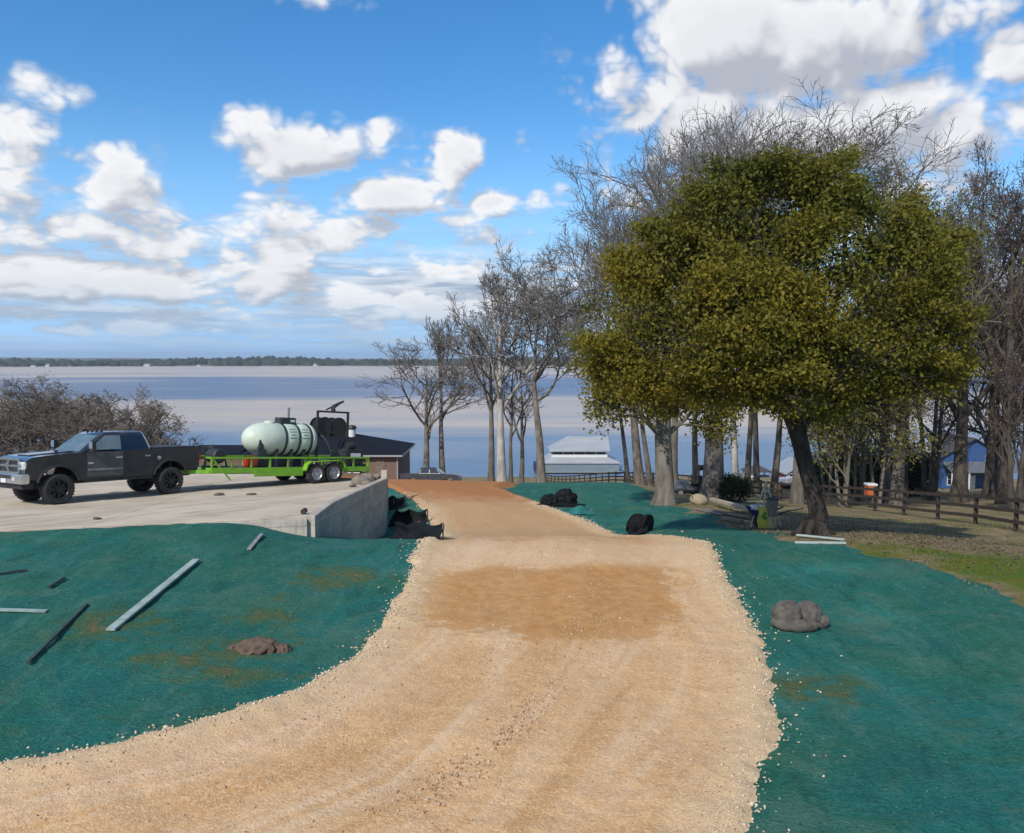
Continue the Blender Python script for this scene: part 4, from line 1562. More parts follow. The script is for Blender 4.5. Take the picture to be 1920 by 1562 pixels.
def join(parts):
    V, Fq, o = [], [], 0
    for v, f in parts:
        V.append(v)
        Fq.append(f + o)
        o += len(v)
    return np.concatenate(V), np.concatenate(Fq)


def leaf_quads(rng, C, size, up=.0, droop=0.0):
    """one pointed leaf-like quad at every point of C"""
    n = len(C)
    a = unit(rng.normal(0, 1, (n, 3)))
    nrm = unit(rng.normal(0, 1, (n, 3)) + np.array((0, 0, up)))
    b = unit(np.cross(nrm, a))
    a = np.cross(b, nrm)
    a[:, 2] -= droop
    s = size * rng.uniform(.65, 1.25, n)
    V = np.stack([C - a * s[:, None] * .6, C + b * s[:, None] * .36 + nrm * s[:, None] * .08, C + a * s[:, None] * .6, C - b * s[:, None] * .36 + nrm * s[:, None] * .08], 1)
    return V.reshape(-1, 3), np.arange(n * 4).reshape(n, 4)


def put_tree(px, Y, top_py, half_px, label, name='bare_tree', clear=.3, tr=.35, stems=1, limbs=7, dens=(7, 6, 4), lean=(0, 0), up=.18,
             bark='bark_grey', twig='twig_grey', seed=None, leaves=None, group=None, wide=1.0, rmin=None, cat='tree', sink=.15):
    g = gpos(px, Y)
    top = at(px, top_py, Y).z
    H = top - g.z + sink
    W = half_px / F * Y
    seed = seed if seed is not None else int(px * 7 + Y)
    rmin = rmin or max(.006, .00030 * Y)
    Ps, Rs = bare_tree(seed, H, W, clear, tr, stems, limbs, dens, lean, up, rmin, wide)
    root = empty(name, (g.x, g.y, g.z - sink))
    tag(root, label, cat, group)
    v, f = join([tubes(Ps[0], Rs[0], 10), tubes(Ps[1], Rs[1], 7)])
    mesh_np('trunk', v, f, M[bark], root, smooth=True)
    v, f = join([tubes(Ps[2], Rs[2], 5), tubes(Ps[3], Rs[3], 3), tubes(Ps[4], Rs[4], 3)])
    cr = mesh_np('crown', v, f, M[twig], root, smooth=True)
    if leaves:
        mat, count, size, spread = leaves
        rng = np.random.default_rng(seed + 5)
        pts = Ps[4].reshape(-1, 3)
        C = pts[rng.integers(0, len(pts), count)] + rng.normal(0, spread, (count, 3))
        zr = np.clip((C[:, 2] / H), 0, 1)
        v, f = leaf_quads(rng, C, size)
        ti = np.clip(rng.normal(.45, .25, count), 0, 1)
        lo = mesh_np('leaves', v, f, M[mat], cr, attrs={'tint': np.repeat(ti, 4)})
        lo['kind'] = 'stuff'
    return root


# lakeside group left of the middle
put_tree(797, 86, 606, 88, 'bare forked tree behind the dark pickup, nearest the dark-roofed house', tr=.42, clear=.30, stems=1, limbs=9, dens=(7, 5, 4), up=.22, wide=1.1)
put_tree(828, 88, 588, 62, 'slim bare tree rising just right of the forked one by the dark pickup', tr=.38, clear=.36, limbs=8, dens=(7, 5, 4), lean=(-.02, 0), up=.26)
put_tree(940, 70, 478, 92, 'tallest pale-barked bare tree by the lake, centre of the picture', tr=.46, clear=.34, limbs=10, dens=(8, 6, 4), up=.30, bark='bark_pale', twig='twig_pale',
         leaves=('leaf_brown', 260, .16, .2))
put_tree(920, 73, 560, 66, 'grey bare tree close on the left of the tall pale one', tr=.36, clear=.36, limbs=7, dens=(6, 5, 3), up=.25, bark='bark_dark')
put_tree(957, 75, 600, 70, 'dark slim bare tree just right of the tall pale trunk', tr=.24, clear=.28, limbs=7, dens=(5, 5, 3), up=.2, bark='bark_dark', lean=(.02, 0))
put_tree(978, 84, 640, 60, 'small dark leaning tree right of the pale-barked group', tr=.30, clear=.25, limbs=7, dens=(5, 5, 3), bark='bark_dark', twig='twig_grey', lean=(.03, 0))
put_tree(1016, 68, 470, 105, 'straight grey bare tree left of the white boathouse', tr=.42, clear=.40, limbs=10, dens=(8, 6, 4), up=.26, bark='bark_grey')

# tall bare trees behind the leafy oak
put_tree(1203, 62, 262, 175, 'tall bare tree right of the boathouse with a wide left-reaching crown', tr=.38, clear=.30, limbs=12, dens=(8, 7, 4), up=.16, bark='bark_dark', wide=1.15, lean=(-.05, 0))
put_tree(1266, 56, 215, 125, 'tall bare tree whose top stands left above the leafy oak', tr=.30, clear=.42, limbs=11, dens=(8, 7, 4), up=.22, bark='bark_dark')
put_tree(1342, 46, 176, 165, 'thickest grey trunk left of the leafy oak, bare crown above it', tr=.62, clear=.42, limbs=13, dens=(9, 7, 4), up=.20, bark='bark_dark', lean=(.03, 0))
put_tree(1310, 60, 330, 80, 'slim dark bare trunk between the two thick grey trunks', tr=.25, clear=.35, limbs=8, dens=(6, 5, 3), bark='bark_dark', lean=(-.03, 0))
put_tree(1386, 54, 360, 90, 'pale leaning trunk just right of the thickest grey trunk', tr=.25, clear=.35, limbs=8, dens=(6, 5, 3), bark='bark_pale', lean=(-.07, 0))
put_tree(1404, 64, 300, 90, 'slim bluish bare trunk left of the small dark-roofed pavilion', tr=.26, clear=.38, limbs=8, dens=(6, 6, 3), bark='bark_dark')
put_tree(1424, 62, 340, 80, 'slim leaning bare trunk over the small dark-roofed pavilion', tr=.26, clear=.4, limbs=8, dens=(6, 5, 3), bark='bark_dark', lean=(-.04, 0))
put_tree(1455, 58, 380, 80, 'grey trunk leaning right beside the red shed', tr=.28, clear=.32, limbs=8, dens=(6, 5, 3), bark='bark_grey', lean=(.06, 0))
put_tree(1500, 50, 160, 190, 'tall bare tree topping the leafy oak on its right', tr=.36, clear=.45, limbs=12, dens=(9, 7, 4), up=.2, bark='bark_dark')
# hazy bare crowns filling the gap left of the oak
put_tree(1182, 78, 420, 105, 'slender bare tree leaning left over the boathouse roof', lean=(-.15, 0), tr=.24, clear=.34, limbs=11, dens=(9, 7, 4), up=.2, bark='bark_dark', wide=1.1)
put_tree(1222, 70, 340, 100, 'slender left-leaning bare tree behind the straight grey trunk', lean=(-.12, 0), tr=.26, clear=.34, limbs=12, dens=(9, 7, 4), up=.2, bark='bark_dark', wide=1.1)
# right hand side
put_tree(1690, 50, 300, 110, 'stout grey tree behind the orange box', tr=.40, clear=.24, limbs=10, dens=(8, 6, 4), up=.22, bark='bark_dark', leaves=('leaf_under', 5200, .15, .35))
put_tree(1672, 54, 380, 80, 'grey tree close on the left of the stout one behind the orange box', tr=.34, clear=.24, limbs=8, dens=(7, 5, 4), up=.22, bark='bark_dark', lean=(-.03, 0), leaves=('leaf_under', 4200, .15, .35))
put_tree(1806, 56, 246, 135, 'dark forked tree in front of the blue house with brown leaves', tr=.50, clear=.20, limbs=12, dens=(8, 7, 4), up=.2, bark='bark_deep', twig='twig_brown', leaves=('leaf_brown', 2600, .13, .12))
put_tree(1893, 52, 330, 110, 'dark tree at the right edge with brown leaves', tr=.42, clear=.26, limbs=11, dens=(8, 7, 4), up=.2, bark='bark_deep', twig='twig_brown', leaves=('leaf_brown', 3000, .13, .15))
put_tree(1862, 66, 430, 130, 'dense brown-twigged tree behind the two dark trees at right', tr=.40, clear=.16, limbs=12, dens=(8, 7, 4), up=.12, bark='bark_deep', twig='twig_brown', leaves=('leaf_brown', 5200, .15, .3))
put_tree(1930, 60, 300, 130, 'tall brown-leaved tree cut by the right edge of the picture', tr=.40, clear=.24, limbs=12, dens=(8, 7, 4), up=.14, bark='bark_deep', twig='twig_brown', leaves=('leaf_brown', 3600, .14, .25))
put_tree(1700, 64, 330, 120, 'bare tree showing between the oak and the forked tree', tr=.32, clear=.3, limbs=11, dens=(8, 7, 4), up=.16, bark='bark_deep', twig='twig_brown', leaves=('leaf_brown', 1200, .12, .2))
put_tree(1752, 62, 420, 100, 'slender multi-stemmed tree left of the blue house', tr=.22, clear=.20, stems=3, limbs=8, dens=(6, 5, 3), up=.3, bark='bark_deep')
put_tree(1880, 74, 470, 120, 'brown-leaved bushy tree filling the gap at the right edge', tr=.28, clear=.10, stems=2, limbs=12, dens=(9, 7, 4), up=.08, bark='bark_deep', twig='twig_brown', leaves=('leaf_brown', 7000, .17, .35))
put_tree(1912, 44, 640, 70, 'short twiggy tree by the fence at the right edge', tr=.20, clear=.14, stems=2, limbs=8, dens=(6, 5, 3), bark='bark_deep', twig='twig_brown', leaves=('leaf_brown', 900, .11, .15))
# leafy understorey along the fence
for px, Y, tp, hw, lab in ((1588, 48, 640, 62, 'thin yellow-green sapling right of the leafy oak trunk'),
                           (1618, 52, 650, 60, 'thin yellow-green sapling left of the orange box'),
                           (1652, 50, 640, 58, 'thin yellow-green sapling right above the orange box'),
                           (1560, 56, 600, 60, 'thin yellow-green sapling behind the leafy oak trunk')):
    put_tree(px, Y, tp, hw, lab, name='sapling', tr=.12, clear=.16, stems=3, limbs=8, dens=(6, 5, 3), up=.24, bark='bark_grey', leaves=('leaf_under', 8500, .17, .45), group='saplings along the fence')

# grey scrub oaks beyond the truck at the left edge
put_tree(8, 66, 706, 118, 'dark bushy bare tree at the left edge behind the truck', tr=.34, clear=.18, stems=2, limbs=10, dens=(8, 7, 4), up=.06, bark='bark_dark', twig='twig_dark', wide=1.3, leaves=('leaf_olive', 3600, .10, .3))
put_tree(92, 70, 700, 90, 'grey bushy bare tree right of the one at the left edge', tr=.32, clear=.18, stems=2, limbs=10, dens=(8, 7, 4), up=.08, bark='bark_dark', twig='twig_dark', wide=1.2, leaves=('leaf_olive', 2600, .10, .3))
put_tree(165, 64, 718, 92, 'spreading bare tree rising behind the truck cab', tr=.30, clear=.16, stems=3, limbs=9, dens=(8, 6, 4), up=.10, bark='bark_dark', twig='twig_dark', wide=1.2, leaves=('leaf_olive', 1200, .09, .25))
put_tree(272, 58, 748, 74, 'low olive-grey bushy tree behind the truck bed', tr=.24, clear=.14, stems=3, limbs=9, dens=(8, 6, 4), up=.06, bark='bark_dark', twig='twig_dark', wide=1.2, leaves=('leaf_olive', 3600, .09, .25))

# ------------------------------------------------------------------ the big leafy oak
OAK_Y = 21.6
ob = gpos(1536, OAK_Y)


def lobes_to_leaves(rng, lobes, origin, per, size):
    """leaf positions spread in clumps through lobes given as (px, py, dY, rx_px, rz_px, tint, weight)"""
    C, T = [], []
    for (px, py, dy, rxp, rzp, tint, wgt) in lobes:
        c = at(px, py, OAK_Y + dy)
        r = np.array((rxp / F * OAK_Y, rxp / F * OAK_Y * .85, rzp / F * OAK_Y))
        n = int(per * wgt * .80)
        # clumps on the skin of the lobe, leaves round the clumps
        ncl = max(14, n // 42)
        d = unit(rng.normal(0, 1, (ncl, 3)) + np.array((0, -.12, .25)))
        cl = d * (rng.uniform(0, 1, (ncl, 1)) ** .42) * r
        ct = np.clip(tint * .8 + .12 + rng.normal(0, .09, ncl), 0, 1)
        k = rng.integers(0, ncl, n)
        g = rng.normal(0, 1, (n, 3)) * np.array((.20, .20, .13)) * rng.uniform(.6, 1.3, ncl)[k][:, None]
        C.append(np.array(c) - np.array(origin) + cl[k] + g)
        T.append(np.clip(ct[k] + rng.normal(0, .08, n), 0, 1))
    return np.concatenate(C), np.concatenate(T)


OAK_LOBES = [
    # px, py, depth offset, rx, rz, tint, weight
    (1420, 335, .3, 85, 52, .22, 1.0), (1520, 330, .0, 85, 50, .34, 1.1), (1330, 380, .4, 75, 55, .30, 1.0), (1600, 385, .2, 60, 48, .36, .8),
    (1260, 440, .2, 58, 48, .42, .8), (1700, 415, .4, 50, 42, .42, .7), (1200, 500, .3, 48, 60, .66, .7), (1300, 480, .8, 80, 60, .30, .9),
    (1410, 430, .9, 90, 60, .22, 1.0), (1510, 440, -.6, 70, 52, .46, .9), (1760, 470, .2, 52, 60, .44, .7), (1660, 470, 1.0, 50, 50, .30, .5),
    (1400, 520, -1.6, 75, 55, .58, 1.0), (1330, 570, -1.0, 70, 55, .46, .9), (1490, 560, -2.0, 65, 60, .68, 1.0), (1560, 640, -1.4, 80, 40, .45, .8),
    (1240, 600, .6, 60, 55, .28, .6), (1420, 620, -2.2, 85, 50, .50, 1.1), (1340, 660, -1.6, 70, 50, .52, .9), (1480, 690, -2.0, 75, 42, .50, .9),
    (1740, 560, -.4, 62, 62, .52, .9), (1790, 610, .0, 38, 52, .50, .5), (1700, 650, -.2, 75, 42, .46, .8), (1770, 690, .2, 48, 36, .58, .5),
    (1160, 660, .8, 62, 45, .66, .9), (1215, 700, .4, 60, 45, .56, .8), (1130, 690, 1.2, 36, 32, .6, .4), (1290, 715, -.4, 55, 42, .50, .6),
    (1390, 730, -1.0, 60, 36, .48, .6), (1470, 748, -1.4, 62, 30, .5, .6), (1545, 752, -.6, 50, 28, .46, .45), (1560, 715, -1.0, 62, 34, .46, .6), (1640, 715, .2, 72, 40, .44, .9), (1720, 715, .6, 56, 36, .46, .6), (1230, 745, 1.0, 50, 34, .48, .4),
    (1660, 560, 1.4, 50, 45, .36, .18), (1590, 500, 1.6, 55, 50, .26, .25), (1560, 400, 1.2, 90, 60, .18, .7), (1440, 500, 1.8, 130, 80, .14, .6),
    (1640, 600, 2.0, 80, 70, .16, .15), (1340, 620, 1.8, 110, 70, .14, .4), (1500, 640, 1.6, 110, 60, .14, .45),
]
oak = empty('leafy_oak', (ob.x, ob.y, ob.z - .12))
tag(oak, 'large leafy olive-green and gold oak with a dark leaning trunk beside the two white boards', 'tree')
rng = np.random.default_rng(77)
# trunk with its lean to the left, forking under the crown
o0 = np.array(oak.location)


def opt(px, py, dy=0.0):
    return np.array(at(px, py, OAK_Y + dy)) - o0


tp = [np.array((0, 0, 0)), opt(1535, 965), opt(1524, 920), opt(1512, 880), opt(1504, 845), opt(1496, 810), opt(1482, 775), opt(1466, 745), opt(1450, 700)]
mb = MB()
rad_t = [.32, .25, .215, .21, .22, .235, .22, .19, .16]
mb.tube(tp, rad_t, 18)
# buttress roots and the old scar on the right side of the foot
for a, l in ((.2, .85), (1.4, .7), (2.7, .8), (3.9, .75), (5.2, .9)):
    dv = Vector((math.cos(a), math.sin(a), 0))
    mb.tube([dv * .18 + Vector((0, 0, .55)), dv * .36 + Vector((0, 0, .22)), dv * l + Vector((0, 0, -.06))], [.13, .11, .04], 8)
limbs = [
    [tp[6], opt(1470, 720, .6), opt(1420, 650, 1.0), opt(1370, 570, 1.0), opt(1330, 480, .8), opt(1300, 400, .5)],
    [tp[5], opt(1512, 770, .2), opt(1530, 700, .4), opt(1560, 610, .6), opt(1580, 500, .5), opt(1590, 400, .2)],
    [tp[7], opt(1440, 690, -.4), opt(1430, 600, -.6), opt(1420, 500, -.4), opt(1420, 400, .1)],
    [tp[6], opt(1450, 740, -.6), opt(1400, 690, -1.2), opt(1350, 640, -1.4), opt(1290, 600, -.8)],
    [tp[5], opt(1530, 760, .5), opt(1600, 690, .8), opt(1680, 620, .6), opt(1750, 560, .2)],
    [tp[6], opt(1440, 740, .6), opt(1360, 700, .8), opt(1270, 680, .8), opt(1180, 660, .8)],
    [tp[5], opt(1520, 750, -.8), opt(1560, 700, -1.2), opt(1620, 680, -.8), opt(1720, 670, -.2)],
]
for k, lb in enumerate(limbs):
    mb.tube(lb, [.15 * (1 - .8 * i / (len(lb) - 1)) + .015 for i in range(len(lb))], 9)
mb.build('trunk', 'bark_oak', oak, smooth=True)
LP = []
for lb in limbs:
    q = np.array(lb)
    s = np.linspace(0, len(q) - 1, 9)
    i0 = np.minimum(s.astype(int), len(q) - 2)
    LP.append(q[i0] + (q[i0 + 1] - q[i0]) * (s - i0)[:, None])
LP = np.array(LP)
RL = np.tile(np.linspace(.10, .03, 9), (len(LP), 1))
B2, R2, L2 = spawn(rng, LP, RL, np.full(len(LP), 4.2), 12, .25, (25, 65), (.40, .72), 7, .13, .08, .6, .012, .4)
B3, R3, L3 = spawn(rng, B2, R2, L2, 8, .2, (25, 60), (.35, .6), 5, .14, .05, .6, .007, .5)
v, f = join([tubes(B2, R2, 5), tubes(B3, R3, 4)])
ocr = mesh_np('crown', v, f, M['bark_oak'], oak, smooth=True)
extra = []
for (px, py, dy, rxp, rzp, tint, wgt) in OAK_LOBES:
    for _ in range(3):
        a_ = rng.uniform(0, 6.283)
        extra.append((px + math.cos(a_) * rxp * .95, py + math.sin(a_) * rzp * .95, dy + rng.uniform(-1, 1) * rxp / 120.0, rxp * rng.uniform(.25, .42), rzp * rng.uniform(.22, .36), min(1, max(0, tint + rng.uniform(-.15, .25))), wgt * .13))
C, T = lobes_to_leaves(rng, [(a, b + 6, c_, d * .80, e * .80, f_, g_) for (a, b, c_, d, e, f_, g_) in OAK_LOBES] + extra, o0, 4300, .11)
tips = B3.reshape(-1, 3)
ok = (tips[:, 2] > opt(1450, 760)[2])
tips = tips[ok]
Ct = tips[rng.integers(0, len(tips), 9000)] + rng.normal(0, .16, (9000, 3))
C = np.concatenate([C, Ct])
T = np.concatenate([T, np.clip(rng.normal(.42, .14, 9000), 0, 1)])
# leaves through the whole body of the crown, thinner on the right where the twigs show
nb_ = 26000
dd_ = unit(rng.normal(0, 1, (nb_, 3)))
rr_ = rng.uniform(0, 1, (nb_, 1)) ** .36
ctr = opt(1462, 535, .0)
bod = dd_ * rr_ * np.array((318 / F * OAK_Y, 3.4, 215 / F * OAK_Y)) + ctr
bod[:, 2] = np.maximum(bod[:, 2], opt(1462, 745)[2] + rng.uniform(-.5, .3, nb_))
cl_ = fbm(bod[:, 0] * .75 + 9, bod[:, 2] * .95 + bod[:, 1] * .8, 91, 4)
keep_ = cl_ > (.545 + .10 * np.clip((bod[:, 0] - opt(1560, 600)[0]) / 1.5, 0, 1) * np.clip(1 - np.abs(bod[:, 2] - opt(1560, 540)[2]) / 1.6, 0, 1))
bod = bod[keep_]
C = np.concatenate([C, bod])
T = np.concatenate([T, np.clip(.40 + (fbm(bod[:, 0] * .6, bod[:, 2] * .6, 17) - .5) * .9 + rng.normal(0, .09, len(bod)), 0, 1)])
v, f = leaf_quads(rng, C, .098, .35, .15)
lv = mesh_np('leaves', v, f, M['leaf_oak'], ocr, attrs={'tint': np.repeat(T, 4)})
lv['kind'] = 'stuff'

# the second trunk at the edge of the green verge, leafy where it meets the oak's crown
t2 = gpos(1247, 36)
tree2 = empty('leafy_tree', (t2.x, t2.y, t2.z - .15))
tag(tree2, 'straight grey trunk on the edge of the green verge with olive leaves up high', 'tree')
q0 = np.array(tree2.location)


def tpt(px, py, dy=0.0):
    return np.array(at(px, py, 36 + dy)) - q0


mb = MB()
tp2 = [np.array((0, 0, 0)), tpt(1247, 925), tpt(1245, 880), tpt(1243, 820), tpt(1244, 760), tpt(1238, 690), tpt(1232, 610), tpt(1236, 520)]
mb.tube(tp2, [.66, .46, .40, .37, .34, .30, .22, .12], 16)
lim2 = [[tp2[4], tpt(1270, 740, .3), tpt(1310, 690, .5), tpt(1340, 620, .5)], [tp2[4], tpt(1215, 730, -.4), tpt(1170, 690, -.6), tpt(1120, 660, -.6)],
        [tp2[5], tpt(1210, 640, .4), tpt(1180, 570, .6), tpt(1170, 500, .6)], [tp2[5], tpt(1262, 640, -.5), tpt(1290, 570, -.6), tpt(1300, 500, -.5)],
        [tp2[3], tpt(1268, 800, .3), tpt(1300, 770, .6), tpt(1330, 760, .8)], [tp2[3], tpt(1222, 800, -.6), tpt(1190, 765, -1.0), tpt(1150, 745, -1.2)]]
for lb in lim2:
    mb.tube(lb, [.17, .12, .08, .03], 8)
mb.build('trunk', 'bark_grey', tree2, smooth=True)
LP = []
for lb in lim2:
    q = np.array(lb)
    s = np.linspace(0, len(q) - 1, 9)
    i0 = np.minimum(s.astype(int), len(q) - 2)
    LP.append(q[i0] + (q[i0 + 1] - q[i0]) * (s - i0)[:, None])
LP = np.array(LP)
B2, R2, L2 = spawn(rng, LP, np.tile(np.linspace(.12, .03, 9), (len(LP), 1)), np.full(len(LP), 3.6), 9, .3, (25, 65), (.4, .7), 7, .13, .05, .6, .014, .4)
B3, R3, L3 = spawn(rng, B2, R2, L2, 7, .2, (25, 60), (.35, .6), 5, .14, .03, .6, .009, .5)
v, f = join([tubes(B2, R2, 5), tubes(B3, R3, 4)])
c2 = mesh_np('crown', v, f, M['bark_dark'], tree2, smooth=True)
tips = B3.reshape(-1, 3)
n = 17000
kx = rng.integers(0, len(tips), n)
C = tips[kx] + rng.normal(0, .26, (n, 3))
v, f = leaf_quads(rng, C, .15, .3, .15)
tb = np.clip(.48 + .25 * np.sin(tips[kx][:, 0] * 1.3) * np.cos(tips[kx][:, 2] * 1.1) + rng.normal(0, .12, n), 0, 1)
lv = mesh_np('leaves', v, f, M['leaf_oak'], c2, attrs={'tint': np.repeat(tb, 4)})
lv['kind'] = 'stuff'


# shrubs
def shrub(px, Y, wpx, hpx, label, mat, n, size, name='shrub', group=None):
    g = gpos(px, Y)
    r = empty(name, (g.x, g.y, g.z - .05))
    tag(r, label, 'shrub', group)
    rng = np.random.default_rng(int(px))
    w, h = wpx / F * Y / 2, hpx / F * Y
    k = 10
    P = np.zeros((k, 5, 3))
    for i in range(k):
        a = rng.uniform(0, 6.28)
        rr = rng.uniform(.2, .8)
        for j in range(5):
            P[i, j] = (math.cos(a) * w * rr * j / 4, math.sin(a) * w * .7 * rr * j / 4, h * .75 * j / 4)
    v, f = tubes(P, np.tile(np.linspace(.035, .012, 5), (k, 1)), 4)
    mesh_np('stems', v, f, M['bark_dark'], r)
    ncl = 60
    d = unit(rng.normal(0, 1, (ncl, 3)))
    cl = d * (rng.uniform(0, 1, (ncl, 1)) ** .4) * np.array((w, w * .7, h * .5)) + np.array((0, 0, h * .52))
    ki = rng.integers(0, ncl, n)
    C = cl[ki] + rng.normal(0, 1, (n, 3)) * np.array((.16 * w, .16 * w, .13 * h))
    C[:, 2] = np.maximum(C[:, 2], .05)
    v, f = leaf_quads(rng, C, size, .3)
    o = mesh_np('foliage', v, f, M[mat], r, attrs={'tint': np.repeat(np.clip(rng.normal(.4, .2, n), 0, 1), 4)})
    o['kind'] = 'stuff'
    return r


shrub(1372, 46, 92, 50, 'dark green shrub left of the wheelbarrow under the thick grey trunk', 'leaf_shrub', 7000, .11)
shrub(1335, 47, 40, 30, 'small dark shrub behind the tan boulder', 'leaf_shrub', 2500, .10)
for px, Y, w, h, lab in ((1600, 72, 100, 90, 'dark evergreen thicket behind the leafy oak trunk'), (1690, 74, 120, 100, 'dark evergreen thicket behind the orange box'),
                         (1545, 78, 60, 70, 'dark evergreen bush behind the red shed')):
    shrub(px, Y, w, h, lab, 'leaf_shrub', 9000, .24, group='dark evergreens behind the fence')

# dry leaves lying under the oak
rng = np.random.default_rng(5)
nl = 5200
lp = np.stack([ob.x + rng.normal(2.2, 4.0, nl), ob.y + rng.normal(2.0, 3.2, nl)], 1)
okl = sdf(lp[:, 0], lp[:, 1], GRASS) > -.3
lp = lp[okl]
C = np.stack([lp[:, 0], lp[:, 1], ground_height(lp[:, 0], lp[:, 1]) + .015], 1)
v, f = leaf_quads(rng, C, .075, 3.0)
tag(mesh_np('fallen_leaves', v, f, M['leaf_brown'], None, attrs={'tint': np.repeat(np.clip(rng.normal(.6, .25, len(C)), 0, 1), 4)}), kind='stuff')

# ------------------------------------------------------------------ pickups
def arc(cx, cz, r, a0, a1, n):
    return [(cx + r * math.cos(math.radians(a0 + (a1 - a0) * k / n)), cz + r * math.sin(math.radians(a0 + (a1 - a0) * k / n))) for k in range(n + 1)]


def wheel(parent, x, y, r, w, rim_mat, side, spokes=8):
    t = MB()
    o = side
    prof = [(r * .60, -w * .46), (r * .88, -w * .50), (r * .985, -w * .40), (r, -w * .2), (r, w * .2), (r * .985, w * .40), (r * .88, w * .50), (r * .60, w * .46), (r * .56, 0)]
    t.lathe(prof + [prof[0]], (x, y, r), 'Y', 30)
    for k in range(30):       # tread blocks
        a = 2 * math.pi * k / 30
        rot = Matrix.Rotation(-a, 3, 'Y')
        for q in (-1, 1):
            t.box(Vector((x, y + q * w * .25, r)) + rot @ Vector((r * .995, 0, 0)), (r * .05, w * .38, r * .12), rot)
    ty = t.build('tyre', 'tyre', parent, smooth=True)
    m = MB()
    m.lathe([(.02, o * w * .10), (r * .18, o * w * .12), (r * .50, o * w * .02), (r * .545, o * w * .08)], (x, y, r), 'Y', 24)
    m.lathe([(r * .53, o * w * .05), (r * .61, o * w * .47), (r * .64, o * w * .485), (r * .58, o * w * .40), (r * .53, o * w * .05)], (x, y, r), 'Y', 24)
    for k in range(spokes):
        a = 2 * math.pi * k / spokes
        rot = Matrix.Rotation(-a, 3, 'Y')
        m.box(Vector((x, y + o * w * .20, r)) + rot @ Vector((r * .36, 0, 0)), (r * .46, w * .22, r * .11), rot)
    m.lathe([(.001, o * w * .36), (r * .13, o * w * .34), (r * .17, o * w * .18), (r * .17, 0)], (x, y, r), 'Y', 12)
    m.build('rim', rim_mat, ty, smooth=True)
    return ty


